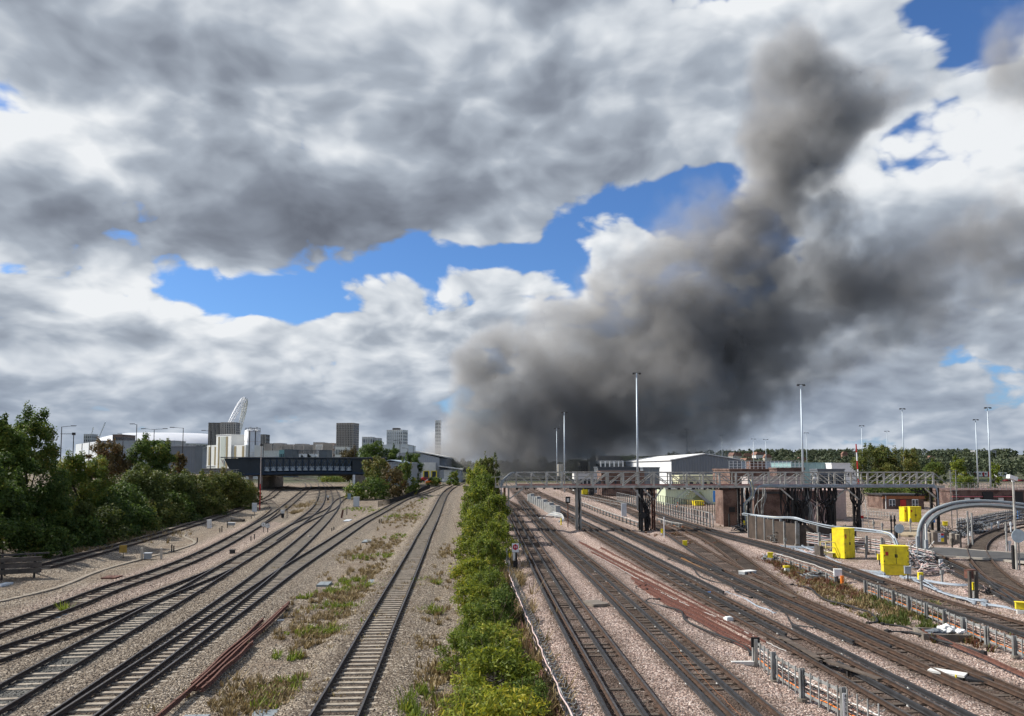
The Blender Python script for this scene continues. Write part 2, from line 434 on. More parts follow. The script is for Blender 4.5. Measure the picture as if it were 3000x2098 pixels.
def thing(name, label, cat, loc=(0, 0, 0), rz=0.0, group=None):
    o = bpy.data.objects.new(name, None); COL.objects.link(o)
    o.empty_display_size = 0.2
    o.location = loc; o.rotation_euler = (0, 0, rz)
    return tag(o, label, cat, group)
def copy_thing(src, loc, rz=0.0, label=None, scale=None):
    r = src.copy(); COL.objects.link(r); r.location = loc; r.rotation_euler = (0, 0, rz)
    if scale is not None: r.scale = scale if hasattr(scale, '__len__') else (scale,) * 3
    if label: r['label'] = label
    for ch in list(src.children):
        c = ch.copy(); COL.objects.link(c); c.parent = r
        for g in ch.children:
            d = g.copy(); COL.objects.link(d); d.parent = c
    return r
def share(name, me, parent, loc=(0, 0, 0), rz=0.0, rot=None, scale=None):
    o = bpy.data.objects.new(name, me); COL.objects.link(o)
    o.parent = parent; o.location = loc; o.rotation_euler = rot or (0, 0, rz)
    if scale is not None: o.scale = scale if hasattr(scale, '__len__') else (scale,) * 3
    return o
def lettering(txt, size, m, parent, loc, rot=(R(90), 0, 0), name='lettering'):
    cu = bpy.data.curves.new(name, 'FONT'); cu.body = txt; cu.size = size
    cu.align_x = 'CENTER'; cu.align_y = 'CENTER'; cu.extrude = 0.003; cu.materials.append(m)
    tmp = bpy.data.objects.new(name + '_curve', cu)
    me = bpy.data.meshes.new_from_object(tmp); bpy.data.objects.remove(tmp)
    o = bpy.data.objects.new(name, me); COL.objects.link(o)
    o.parent = parent; o.location = loc; o.rotation_euler = rot
    return o
def spline(pts, step=1.0, smooth=0):
    """Catmull-Rom through points, resampled evenly"""
    P_ = [Vector(p) for p in pts]
    P_ = [P_[0] * 2 - P_[1]] + P_ + [P_[-1] * 2 - P_[-2]]
    out = []
    for i in range(1, len(P_) - 2):
        a, b, c, d = P_[i - 1:i + 3]; n = max(2, int((c - b).length / (step * 0.5)))
        for k in range(n):
            t = k / n
            out.append(0.5 * ((2 * b) + (c - a) * t + (2 * a - 5 * b + 4 * c - d) * t * t + (3 * b - a - 3 * c + d) * t ** 3))
    out.append(P_[-2])
    def resample(q):
        L = [0.0]
        for i in range(1, len(q)): L.append(L[-1] + (q[i] - q[i - 1]).length)
        n = max(2, int(round(L[-1] / step))); res = []; j = 0
        for k in range(n + 1):
            s_ = L[-1] * k / n
            while j < len(L) - 2 and L[j + 1] < s_: j += 1
            t = (s_ - L[j]) / max(1e-9, L[j + 1] - L[j])
            res.append(q[j].lerp(q[j + 1], min(1, t)))
        return res
    q = resample(out)
    for _ in range(smooth):
        q = [q[0]] + [(q[i - 1] + q[i] * 2 + q[i + 1]) / 4 for i in range(1, len(q) - 1)] + [q[-1]]
    return resample(q) if smooth else q
# ------------------------------------------------------------------ railway tracks
SAMPLES = []          # (x, y, pink) of every track centre line, for the ballast of the ground
def world_line(pts, smooth=30, near=13.0):
    q = [G(px, py, 0.15) for px, py in pts]
    q = [Vector((p.x, p.y, 0)) for p in q]
    q.sort(key=lambda p: p.y) if all(abs(q[i].y - q[i + 1].y) > 0.2 for i in range(len(q) - 1)) and all(
        (q[i].y < q[i + 1].y) == (q[0].y < q[1].y) for i in range(len(q) - 1)) else None
    return spline(q, 1.0, smooth)
def offset_line(line, off, z):
    out = []
    for i, p in enumerate(line):
        d = (line[min(i + 1, len(line) - 1)] - line[max(i - 1, 0)]).normalized()
        n = Vector((d.y, -d.x, 0))
        o = p + n * off
        out.append(Vector((o.x, o.y, tz(o.x, o.y) + z)))
    return out
RAIL_PROFILE = [(-0.07, 0), (-0.07, 0.018), (-0.011, 0.04), (-0.011, 0.115), (-0.036, 0.125), (-0.036, 0.158), (0.036, 0.158), (0.036, 0.125), (0.011, 0.115), (0.011, 0.04), (0.07, 0.018), (0.07, 0)]
COND_PROFILE = [(-0.05, 0.06), (-0.02, 0.08), (-0.02, 0.15), (-0.055, 0.16), (-0.055, 0.235), (0.055, 0.235), (0.055, 0.16), (0.02, 0.15), (0.02, 0.08), (0.05, 0.06)]
FLAT_PROFILE = [(-0.05, 0.0), (-0.05, 0.10), (0.05, 0.10), (0.05, 0.0)]
def sweep(mb, line, prof, side, top=None, topseg=()):
    n = len(prof); vs = []
    for i, p in enumerate(line):
        d = (line[min(i + 1, len(line) - 1)] - line[max(i - 1, 0)]).normalized()
        a = Vector((d.y, -d.x, 0))
        for u, z in prof: vs.append(p + a * u + Vector((0, 0, z)))
    fs = []; ft = []
    for i in range(len(line) - 1):
        for k in range(n - 1):
            f = (i * n + k, (i + 1) * n + k, (i + 1) * n + k + 1, i * n + k + 1)
            (ft if k in topseg else fs).append(f)
    fs.append(tuple(range(n - 1, -1, -1))); fs.append(tuple((len(line) - 1) * n + k for k in range(n)))
    o = len(mb.v); mb.v.extend([tuple(v) for v in vs])
    for lst, m in ((fs, side), (ft, top or side)):
        k = mb._m(m); mb.f.extend([tuple(q + o for q in f) for f in lst]); mb.mi.extend([k] * len(lst))
def sleeper_mesh(name, L, m, padm):
    b = MB(); h = L / 2
    b.add([(-h, -.13, -.14), (h, -.13, -.14), (h, .13, -.14), (-h, .13, -.14), (-h + .02, -.105, 0), (h - .02, -.105, 0), (h - .02, .105, 0), (-h + .02, .105, 0)],
          [(0, 3, 2, 1), (4, 5, 6, 7), (0, 1, 5, 4), (1, 2, 6, 5), (2, 3, 7, 6), (3, 0, 4, 7)], m)
    for s_ in (-0.7525, 0.7525):
        b.box(s_ - .16, -.07, 0.0, s_ + .16, .07, .025, padm)
    return b.mesh(name)
SL_C = sleeper_mesh('sleeper', 2.5, sleeper_c, railside)
SL_W = sleeper_mesh('sleeper_timber', 2.6, sleeper_w, railside_r)
SL_WL = sleeper_mesh('sleeper_timber_long', 3.3, sleeper_w, railside_r)
insul = MB()
insul.cyl((0, 0, 0), (0, 0, .055), .055, .04, 8)
insul_me = insul.mesh('insulator', offwhite)
TRACK_N = [0]
def track(label, pts, tube=False, zs=0.03, bury=0.0, dull=False, near=12.5, far_obj=112.0, cond=(), smooth=30, line=None, sl=None, no_sleeper=None, single_rail=None):
    ti = TRACK_N[0]; TRACK_N[0] += 1
    line = line or world_line(pts, smooth)
    if line[0].y > line[-1].y: line = line[::-1]
    if line[0].y < 40 and line[0].y > near:                    # carry the line on towards the viewer
        d = (line[0] - line[min(8, len(line) - 1)]).normalized()
        ext = [line[0] + d * k for k in range(int((line[0].y - near) / abs(d.y)), 0, -1)]
        line = ext + line
    t = thing('railway_track', label, 'railway track', (0, 0, 0))
    z0 = zs + 0.0035 * (ti % 7)
    side = railside_r if tube else railside
    top = railtop_dull if dull else railtop
    for s_ in (-0.7525, 0.7525):
        mb = MB(); sweep(mb, offset_line(line, s_, z0 + 0.02), RAIL_PROFILE, side, top, (4, 5, 6))
        mb.build('rail', None, t)
    for off, y0, y1 in cond:
        seg = [p for p in line if y0 <= p.y <= y1]
        if len(seg) > 3:
            mb = MB(); sweep(mb, offset_line(seg, off, z0 + 0.005), COND_PROFILE, condrail)
            mb.build('conductor_rail', None, t)
            pr = offset_line(seg, off, z0 + 0.0)
            if pr[0].y < 70:
                for p in pr[1::5]:
                    if p.y < 62: share('insulator', insul_me, t, p)
    # sleepers: one object each as far as they can be told apart, the rest joined
    step = 0.70 if tube else 0.65
    acc = 0.0; far = MB(); me = sl or (SL_W if tube else SL_C)
    rr = random.Random(100 + ti)
    for i in range(len(line) - 1):
        a, b = line[i], line[i + 1]; L = (b - a).length; d = (b - a) / max(L, 1e-9)
        while acc < L:
            p = a + d * acc; acc += step
            if no_sleeper and no_sleeper(p): continue
            if p.y > 190: continue
            z = tz(p.x, p.y) + z0 - (rr.random() ** 2) * bury + rr.uniform(-.004, .004)
            rz = math.atan2(d.y, d.x) - math.pi / 2 + rr.uniform(-.012, .012)
            if p.y < far_obj:
                share('sleeper', me, t, (p.x, p.y, z), rz)
            else:
                far.cbox((p.x, p.y, z - 0.14), (2.5, 0.23, 0.14), sleeper_w if tube else sleeper_c, rz)
        acc -= L
    if far.f: tag(far.build('distant_sleepers', None, t), kind='stuff')
    for p in line[::1]: SAMPLES.append((p.x, p.y, 1.0 if tube else 0.0))
    return t, line

track('siding track beside the bushes, ending at the timber buffer stop', [(120, 1661), (353, 1598), (480, 1562), (610, 1522), (752, 1472), (790, 1456), (822, 1430), (838, 1423)], zs=0.02, bury=0.06, dull=True, smooth=14)
_, PALE = track('outer straight track on pale ballast, second from the bushes', [(43, 1827), (183, 1779), (337, 1717), (456, 1678), (623, 1608), (786, 1518), (823, 1494), (895, 1435), (903, 1424), (898, 1415), (879, 1407), (850, 1402)], bury=0.07, smooth=10)
track('short curved connection leaving the outer track towards the siding', [(745, 1540), (774, 1520), (796, 1503), (806, 1492), (803, 1483), (792, 1472), (781, 1464)], zs=0.02, dull=True, smooth=6)
track('diverging track with white-edged sleepers, third from the bushes', [(43, 1900), (200, 1845), (401, 1769), (530, 1717), (601, 1690), (655, 1665)], bury=0.05, smooth=14)
_, OIL = track('main track with dark oily ballast between its rails', [(-63, 2081), (60, 2010), (292, 1877), (501, 1759), (602, 1700), (683, 1650), (758, 1607), (841, 1555), (892, 1518), (929, 1485), (941, 1461), (944, 1440), (940, 1422), (925, 1409), (862, 1399)], bury=0.12, smooth=14)
track('straight main track crossed by the connection near the bridge', [(210, 2098), (642, 1783), (780, 1678), (810, 1650), (863, 1605), (926, 1548), (963, 1509), (981, 1483), (985, 1463), (979, 1442), (968, 1426), (950, 1413), (923, 1404), (862, 1397.5)], bury=0.02, smooth=14)
track('shiny-railed track that swings away past the brown bushes to the factory', [(233, 2098), (642, 1814), (833, 1678), (875, 1650), (972, 1588), (1020, 1556), (1087, 1515), (1184, 1463), (1239, 1446), (1271, 1434), (1343, 1410), (1400, 1400)], bury=0.02, smooth=14)
track('crossover from the main tracks to the cream cabinet', [(790, 1582), (844, 1549), (894, 1525), (938, 1506), (970, 1490), (986, 1474), (999, 1462), (1021, 1454), (1060, 1446)], smooth=8)
track('lone straight track beside the green shrub strip', [(979, 2098), (1055, 1950), (1102, 1850), (1139, 1778), (1180, 1697), (1228, 1600), (1252, 1550), (1301, 1450), (1334, 1423), (1362, 1414), (1400, 1406)], bury=0.01, smooth=18)

OUT, MID = -1.15, 0.0
track('electric track nearest the cable run and the shrubs', [(1888, 2098), (1655, 1750), (1562, 1600), (1502, 1500), (1474, 1463), (1440, 1420)], tube=True, cond=((OUT, 0, 150), (MID, 0, 150)), smooth=40, bury=0.10)
track('electric track beside the grey hatch cover', [(2217, 2098), (2057, 1955), (1753, 1678), (1624, 1568), (1544, 1480), (1497, 1426), (1480, 1412)], tube=True, cond=((OUT, 0, 160), (MID, 0, 160)), smooth=40, bury=0.07)
track('electric crossover between the two tracks under the gantry', [(1480, 1466), (1530, 1490), (1570, 1515), (1612, 1556), (1660, 1602)], tube=True, dull=True, smooth=8)
track('electric track beyond the fallen red rails', [(2660, 2060), (2342, 1884), (2035, 1722), (1818, 1600), (1640, 1500), (1538, 1437), (1510, 1420)], tube=True, cond=((OUT + 2.3, 22, 39), (OUT + 2.3, 48, 160), (MID, 20, 32), (MID, 36, 160)), smooth=40, bury=0.10)
track('electric track with a white board lying between its rails', [(2944, 2044), (2635, 1913), (2240, 1735), (1931, 1600), (1705, 1500), (1568, 1438), (1538, 1420)], tube=True, cond=((OUT, 34, 160), (MID, 33, 160)), smooth=40, bury=0.10, dull=True)
track('rusty electric track curving into the depot points', [(2560, 1860), (2330, 1760), (2200, 1692), (2100, 1640), (2020, 1590), (1930, 1538), (1830, 1490), (1700, 1447), (1620, 1427)], tube=True, cond=((OUT, 58, 150),), smooth=20, dull=True, bury=0.1)
track('rusty crossover with red rails below the brick tower', [(2290, 1735), (2250, 1700), (2200, 1662), (2150, 1624), (2090, 1584), (2030, 1556), (1960, 1530)], tube=True, dull=True, smooth=10)
track('electric track beyond the second cable fence', [(2985, 1835), (2723, 1756), (2500, 1675), (2400, 1641), (2249, 1598), (2118, 1565), (1994, 1528), (1900, 1497), (1780, 1460), (1660, 1428)], tube=True, cond=((OUT, 0, 120), (MID, 52, 150)), smooth=30, dull=True, bury=0.08)
track('sharply curved track over the road crossing', [(3120, 1815), (3000, 1742), (2925, 1690), (2875, 1640), (2862, 1605), (2885, 1577), (2930, 1556), (2990, 1540), (3060, 1532)], tube=True, cond=((OUT, 0, 62),), smooth=6, sl=SL_WL, dull=True)
track('straight depot track passing under the grey cable arch', [(3080, 1795), (2960, 1735), (2860, 1690), (2780, 1650), (2712, 1620)], tube=True, cond=((OUT, 0, 70), (MID, 0, 70)), smooth=10, dull=True)

# ------------------------------------------------------------------ ground sheet
from mathutils import kdtree
kd = kdtree.KDTree(len(SAMPLES))
for i, (x, y, k) in enumerate(SAMPLES): kd.insert((x, y, 0), i)
kd.balance()
def axis(fine0, fine1, step, lo_, hi_, g=1.22):
    a = list(np.arange(fine0, fine1 + 1e-6, step))
    d = step
    while a[-1] < hi_: d *= g; a.append(a[-1] + d)
    d = step; b = []
    q = fine0
    while q > lo_: d *= g; q -= d; b.append(q)
    return np.array(b[::-1] + a)
xs = axis(-52, 50, 0.40, -5000, 5000); ys = axis(16, 125, 0.40, -400, 9000)
XX, YY = np.meshgrid(xs, ys)
ZZ = terrain(XX, YY)
TD = np.full(XX.shape, 9.0); PK = np.zeros(XX.shape)
nzv = np.zeros(XX.shape)
for j in range(XX.shape[0]):
    for i in range(XX.shape[1]):
        x, y = XX[j, i], YY[j, i]
        if -62 < x < 62 and 10 < y < 240:
            co, idx, dist = kd.find((x, y, 0))
            TD[j, i] = dist
            nzv[j, i] = mnoise.noise((x * 0.35, y * 0.35, 0)) * 0.05 + mnoise.noise((x * 1.3, y * 1.3, 3.1)) * 0.018
# pinker ballast on the electric side of the shrub strip
edge = 0.4 - 0.055 * (YY - 25)
PK = sstep(-0.6, 0.8, XX - edge)
OL = np.zeros(XX.shape)
oil_k = kdtree.KDTree(len(OIL)); [oil_k.insert((p.x, p.y, 0), i) for i, p in enumerate(OIL)]; oil_k.balance()
pal_k = kdtree.KDTree(len(PALE)); [pal_k.insert((p.x, p.y, 0), i) for i, p in enumerate(PALE)]; pal_k.balance()
for j in range(XX.shape[0]):
    for i in range(XX.shape[1]):
        x, y = XX[j, i], YY[j, i]
        if -45 < x < 0 and 16 < y < 110:
            if y < 60: OL[j, i] = (1 - float(sstep(0.7, 1.3, oil_k.find((x, y, 0))[2]))) * (1 - float(sstep(38, 50, y + 4 * nzv[j, i] / .05)))
            PK[j, i] = max(PK[j, i], 0.55 * (1 - float(sstep(2.0, 4.2, pal_k.find((x, y, 0))[2]))) * float(sstep(36, 48, y)))
ZZ = ZZ - 0.012 + 0.055 * sstep(0.85, 1.1, TD) - 0.22 * sstep(1.6, 2.6, TD) * (TD < 8.9) + nzv * np.where(TD < 1.6, 0.4, 1.0)
nx, ny = len(xs), len(ys)
verts = np.stack([XX, YY, ZZ], -1).reshape(-1, 3)
I = np.arange(nx * ny).reshape(ny, nx)
quads = np.stack([I[:-1, :-1], I[:-1, 1:], I[1:, 1:], I[1:, :-1]], -1).reshape(-1, 4)
gm = bpy.data.meshes.new('ground')
gm.from_pydata(verts.tolist(), [], quads.tolist())
gm.polygons.foreach_set('use_smooth', [True] * len(quads))
for nm, arr in (('track_d', TD), ('pink', PK), ('oil', OL)):
    at_ = gm.attributes.new(nm, 'FLOAT', 'POINT'); at_.data.foreach_set('value', arr.reshape(-1).astype(np.float32))
ground = bpy.data.objects.new('ground', gm); COL.objects.link(ground); tag(ground, 'stony railway ground of ballast and dry earth', kind='structure')

STONE_L = [(0.0, (0.10, 0.078, 0.062)), (0.3, (0.235, 0.186, 0.134)), (0.6, (0.355, 0.290, 0.215)), (0.85, (0.48, 0.405, 0.31)), (1.0, (0.64, 0.57, 0.465))]
STONE_P = [(0.0, (0.15, 0.095, 0.078)), (0.3, (0.38, 0.268, 0.22)), (0.6, (0.57, 0.425, 0.355)), (0.85, (0.70, 0.555, 0.475)), (1.0, (0.80, 0.69, 0.61))]
def ground_material():
    m = bpy.data.materials.new('ballast_ground'); m.use_nodes = True
    nt = NT(m.node_tree); b = m.node_tree.nodes['Principled BSDF']; b.inputs['Roughness'].default_value = 0.92
    b.inputs['Specular IOR Level'].default_value = 0.2
    g = nt.n('ShaderNodeNewGeometry'); pos = g.outputs['Position']
    x, y, z = nt.sep(pos)
    p2 = nt.comb(x, y, 0.0)
    vo = nt.n('ShaderNodeTexVoronoi'); vo.inputs['Scale'].default_value = 13.0; vo.inputs['Randomness'].default_value = 1.0
    nt.put(vo.inputs['Vector'], p2)
    rv = nt.sep(vo.outputs['Color'])[0]
    td = nt.n('ShaderNodeAttribute'); td.attribute_name = 'track_d'
    pk = nt.n('ShaderNodeAttribute'); pk.attribute_name = 'pink'
    c = nt.mix(pk.outputs['Fac'], nt.ramp(rv, STONE_L), nt.ramp(rv, STONE_P))
    # gaps between stones
    gap = nt.mapr(vo.outputs['Distance'], 0.35, 0.75, 0.0, 0.75)
    c = nt.mix(gap, c, tuple(q * 0.3 for q in STONE_L[1][1]))
    big = nt.noise(p2, 0.35, 5, 0.62); mid = nt.noise(p2, 1.6, 4, 0.6)
    # paler and darker drifts of stone
    c = nt.mix(nt.mapr(mid, 0.5, 0.75, 0.0, 0.4), c, nt.mix(pk.outputs['Fac'], (0.24, 0.20, 0.165), (0.42, 0.32, 0.27)))
    # brown brake dust and oil between and beside the rails
    dust = nt.m('MULTIPLY', nt.mapr(td.outputs['Fac'], 0.6, 1.95, 1.0, 0.0), nt.mapr(big, 0.30, 0.62, 0.55, 0.95))
    c = nt.mix(dust, c, nt.mix(pk.outputs['Fac'], (0.078, 0.058, 0.043), (0.052, 0.035, 0.026)))
    oa = nt.n('ShaderNodeAttribute'); oa.attribute_name = 'oil'
    c = nt.mix(nt.m('MULTIPLY', oa.outputs['Fac'], 0.85), c, nt.mix(rv, (0.045, 0.045, 0.04), (0.17, 0.17, 0.155)))
    # earth and thin moss away from the tracks
    earth = nt.m('MULTIPLY', nt.mapr(td.outputs['Fac'], 2.2, 4.2), nt.mapr(big, 0.40, 0.60))
    c = nt.mix(nt.m('MULTIPLY', earth, 0.8), c, nt.mix(nt.mapr(mid, 0.4, 0.6), (0.15, 0.112, 0.082), (0.235, 0.182, 0.128)))
    far = nt.mapr(y, 235, 300)
    c = nt.mix(far, c, nt.mix(nt.mapr(nt.noise(p2, 0.02, 4, 0.6), 0.4, 0.6), (0.05, 0.062, 0.03), (0.09, 0.09, 0.055)))
    nt.put(b.inputs['Base Color'], c)
    bp = nt.n('ShaderNodeBump'); bp.inputs['Strength'].default_value = 1.0; bp.inputs['Distance'].default_value = 0.045
    h = nt.m('SUBTRACT', nt.m('MULTIPLY', rv, 0.6), nt.m('MULTIPLY', vo.outputs['Distance'], 1.2))
    nt.put(bp.inputs['Height'], h); nt.put(b.inputs['Normal'], bp.outputs[0])
    return m
gm.materials.append(ground_material())

# ------------------------------------------------------------------ ballast stones lying loose on the near ground (uncountable, instanced)
mask = (XX > -42) & (XX < 42) & (YY > 19) & (YY < 76) & (np.abs(XX) < YY * 0.72 + 3)
fq = mask[:-1, :-1] & mask[1:, 1:]
Q4 = np.stack([I[:-1, :-1][fq], I[:-1, 1:][fq], I[1:, 1:][fq], I[1:, :-1][fq]], -1)
used, inv = np.unique(Q4, return_inverse=True)
sm_ = bpy.data.meshes.new('ballast_stones')
sm_.from_pydata(verts[used].tolist(), [], inv.reshape(-1, 4).tolist())
dv = (58 * (1 - sstep(30, 74, verts[used][:, 1])) + 4).astype(np.float32)
tdv = TD.reshape(-1)[used]
dv *= np.where(tdv < 1.3, 0.55, 1.0)
at_ = sm_.attributes.new('dens', 'FLOAT', 'POINT'); at_.data.foreach_set('value', dv)
at_ = sm_.attributes.new('track_d', 'FLOAT', 'POINT'); at_.data.foreach_set('value', tdv.astype(np.float32))
for nm, arr in (('oil', OL), ('pink', PK)):
    at_ = sm_.attributes.new(nm, 'FLOAT', 'POINT'); at_.data.foreach_set('value', arr.reshape(-1)[used].astype(np.float32))
stones = bpy.data.objects.new('ballast_stones', sm_); COL.objects.link(stones)
tag(stones, 'loose grey and pinkish ballast stones over the trackbed', kind='stuff')
def stone_material():
    m = bpy.data.materials.new('ballast_stone'); m.use_nodes = True
    nt = NT(m.node_tree); b = m.node_tree.nodes['Principled BSDF']; b.inputs['Roughness'].default_value = 0.9
    b.inputs['Specular IOR Level'].default_value = 0.2
    oi = nt.n('ShaderNodeObjectInfo'); g = nt.n('ShaderNodeNewGeometry')
    x, y, z = nt.sep(oi.outputs['Location'])
    pa = nt.n('ShaderNodeAttribute'); pa.attribute_type = 'INSTANCER'; pa.attribute_name = 'pink'; side = pa.outputs['Fac']
    oa = nt.n('ShaderNodeAttribute'); oa.attribute_type = 'INSTANCER'; oa.attribute_name = 'oil'
    c = nt.mix(side, nt.ramp(oi.outputs['Random'], STONE_L), nt.ramp(oi.outputs['Random'], STONE_P))
    bign = nt.noise(nt.comb(x, y, 0.0), 0.35, 5, 0.62)
    drift = nt.mapr(bign, 0.40, 0.62, 0.0, 0.6)
    ta = nt.n('ShaderNodeAttribute'); ta.attribute_type = 'INSTANCER'; ta.attribute_name = 'track_d'
    dust = nt.m('MULTIPLY', nt.mapr(ta.outputs['Fac'], 0.6, 1.95, 1.0, 0.0), nt.mapr(bign, 0.30, 0.62, 0.55, 0.95))
    c = nt.mix(dust, c, nt.mix(side, (0.085, 0.064, 0.047), (0.06, 0.040, 0.029)))
    c = nt.mix(drift, c, (0.155, 0.118, 0.088))
    nt.put(b.inputs['Base Color'], nt.mix(nt.m('MULTIPLY', oa.outputs['Fac'], 0.85), c, nt.mix(oi.outputs['Random'], (0.045, 0.045, 0.04), (0.19, 0.19, 0.17))))
    return m
stone_m = stone_material()
ng = bpy.data.node_groups.new('stone_nodes', 'GeometryNodeTree')
ng.interface.new_socket('Geometry', in_out='INPUT', socket_type='NodeSocketGeometry')
ng.interface.new_socket('Geometry', in_out='OUTPUT', socket_type='NodeSocketGeometry')
K = NT(ng)
gi, go = K.n('NodeGroupInput'), K.n('NodeGroupOutput')
na = K.n('GeometryNodeInputNamedAttribute', data_type='FLOAT'); na.inputs['Name'].default_value = 'dens'
dp = K.n('GeometryNodeDistributePointsOnFaces'); dp.distribute_method = 'RANDOM'
ng.links.new(gi.outputs[0], dp.inputs['Mesh']); ng.links.new(na.outputs[0], dp.inputs['Density'])
gti = K.n('GeometryNodeGeometryToInstance')
for sd in range(3):
    ico = K.n('GeometryNodeMeshIcoSphere'); ico.inputs['Radius'].default_value = 0.036; ico.inputs['Subdivisions'].default_value = 1
    sp = K.n('GeometryNodeSetPosition')
    ps = K.n('GeometryNodeInputPosition').outputs[0]
    off = K.v('SCALE', K.v('SUBTRACT', K.noise(K.v('ADD', ps, (sd * 5.3, 1.7, sd * 2.1)), 17.0, 1, 0.5, col=True), (0.5, 0.5, 0.5)), scale=0.055)
    ng.links.new(ico.outputs['Mesh'], sp.inputs['Geometry']); ng.links.new(off, sp.inputs['Offset'])
    stm = K.n('GeometryNodeSetMaterial'); stm.inputs['Material'].default_value = stone_m
    ng.links.new(sp.outputs[0], stm.inputs[0]); ng.links.new(stm.outputs[0], gti.inputs[0])
iop = K.n('GeometryNodeInstanceOnPoints'); iop.inputs['Pick Instance'].default_value = True
ng.links.new(dp.outputs['Points'], iop.inputs['Points']); ng.links.new(gti.outputs[0], iop.inputs['Instance'])
rvn = K.n('FunctionNodeRandomValue', data_type='FLOAT_VECTOR')
rvn.inputs[0].default_value = (0, 0, 0); rvn.inputs[1].default_value = (6.28, 6.28, 6.28)
ng.links.new(rvn.outputs[0], iop.inputs['Rotation'])
rvs = K.n('FunctionNodeRandomValue', data_type='FLOAT_VECTOR')
rvs.inputs[0].default_value = (0.6, 0.6, 0.5); rvs.inputs[1].default_value = (1.7, 1.4, 1.0); rvs.inputs['Seed'].default_value = 4
ng.links.new(rvs.outputs[0], iop.inputs['Scale'])
ng.links.new(iop.outputs[0], go.inputs[0])
md = stones.modifiers.new('stones', 'NODES'); md.node_group = ng
# ------------------------------------------------------------------ vegetation
def np_mesh(name, V, F, m, attr=None, smooth=False):
    me = bpy.data.meshes.new(name)
    V = np.asarray(V, np.float32); F = np.asarray(F, np.int32); k = F.shape[1]
    me.vertices.add(len(V)); me.vertices.foreach_set('co', V.reshape(-1))
    me.loops.add(F.size); me.loops.foreach_set('vertex_index', F.reshape(-1))
    me.polygons.add(len(F)); me.polygons.foreach_set('loop_start', np.arange(0, F.size, k, dtype=np.int32))
    me.polygons.foreach_set('loop_total', np.full(len(F), k, np.int32))
    me.update(calc_edges=True)
    if attr is not None:
        a = me.attributes.new('leaf', 'FLOAT', 'POINT'); a.data.foreach_set('value', np.asarray(attr, np.float32))
    me.materials.append(m)
    return me
def leaves(clumps, n, L, Wd, seed, droop=0.0, tone=0.5, spread=0.20):
    """leaf quads scattered through clumps (centre, radii); returns arrays"""
    rg = np.random.default_rng(seed)
    w_ = np.array([c[1][0] * c[1][1] + c[1][0] * c[1][2] for c in clumps]) ** 0.85; w_ = w_ / w_.sum()
    k = rg.choice(len(clumps), n, p=w_)
    C = np.array([c[0] for c in clumps])[k]; RR = np.array([c[1] for c in clumps])[k]
    u = rg.normal(size=(n, 3)); u /= np.linalg.norm(u, axis=1, keepdims=True)
    r = rg.random(n)[:, None] ** 0.42
    P_ = C + u * r * RR * (1 + 0.12 * rg.normal(size=(n, 1)))
    nrm = u * 0.7 + rg.normal(size=(n, 3)) * 0.55 + np.array([0, 0, 0.45]); nrm /= np.linalg.norm(nrm, axis=1, keepdims=True)
    t = np.cross(nrm, rg.normal(size=(n, 3))); t /= np.linalg.norm(t, axis=1, keepdims=True)
    t[:, 2] -= droop; t /= np.linalg.norm(t, axis=1, keepdims=True)
    b = np.cross(nrm, t); b /= np.maximum(1e-6, np.linalg.norm(b, axis=1, keepdims=True))
    sz = (0.65 + 0.7 * rg.random(n))[:, None]
    a = t * L * 0.5 * sz; c = b * Wd * 0.5 * sz
    V = np.stack([P_ - a, P_ + c - a * 0.1, P_ + a, P_ - c - a * 0.1], 1).reshape(-1, 3)
    F = np.arange(4 * n).reshape(n, 4)
    ct = rg.normal(size=len(clumps)) * 0.13
    val = np.clip(tone + ct[k] + rg.normal(size=n) * spread, 0, 1)
    return V, F, np.repeat(val, 4)
def crown_clumps(H, W_, seed, base=0.22, n=18, shape='round', Dp=None, ragged=0):
    rr = random.Random(seed); out = []; Dp = Dp or W_
    for i in range(n):
        f = (i + 0.5) / n
        h = base + (1 - base) * f
        if shape == 'round': prof = math.sqrt(max(0.05, 1 - ((h - 0.52) / 0.55) ** 2))
        elif shape == 'shrub': prof = math.sqrt(max(0.05, 1 - (h * 0.93) ** 2.2))
        else: prof = max(0.18, 1.1 * (1 - h) ** 0.8)
        ang = i * 2.4 + rr.uniform(-.5, .5); q = prof * rr.uniform(0.25, 0.80)
        cr = W_ * 0.5 * rr.uniform(0.20, 0.44) * (0.6 + 0.4 * prof) * (18 / n) ** 0.3
        out.append(((math.cos(ang) * q * W_ * 0.5, math.sin(ang) * q * Dp * 0.5, min(h * H, H - cr * 0.75)), (cr, cr, cr * rr.uniform(0.62, 0.9))))
    for i in range(ragged):           # thin shoots that break the outline
        h = rr.uniform(0.55, 1.05); ang = rr.uniform(0, 6.283); q = math.sqrt(rr.random()) * (1.05 - 0.55 * h)
        out.append(((math.cos(ang) * q * W_ * 0.5, math.sin(ang) * q * Dp * 0.5, h * H), (W_ * rr.uniform(.03, .07), W_ * rr.uniform(.03, .07), H * rr.uniform(.07, .15))))
    return out
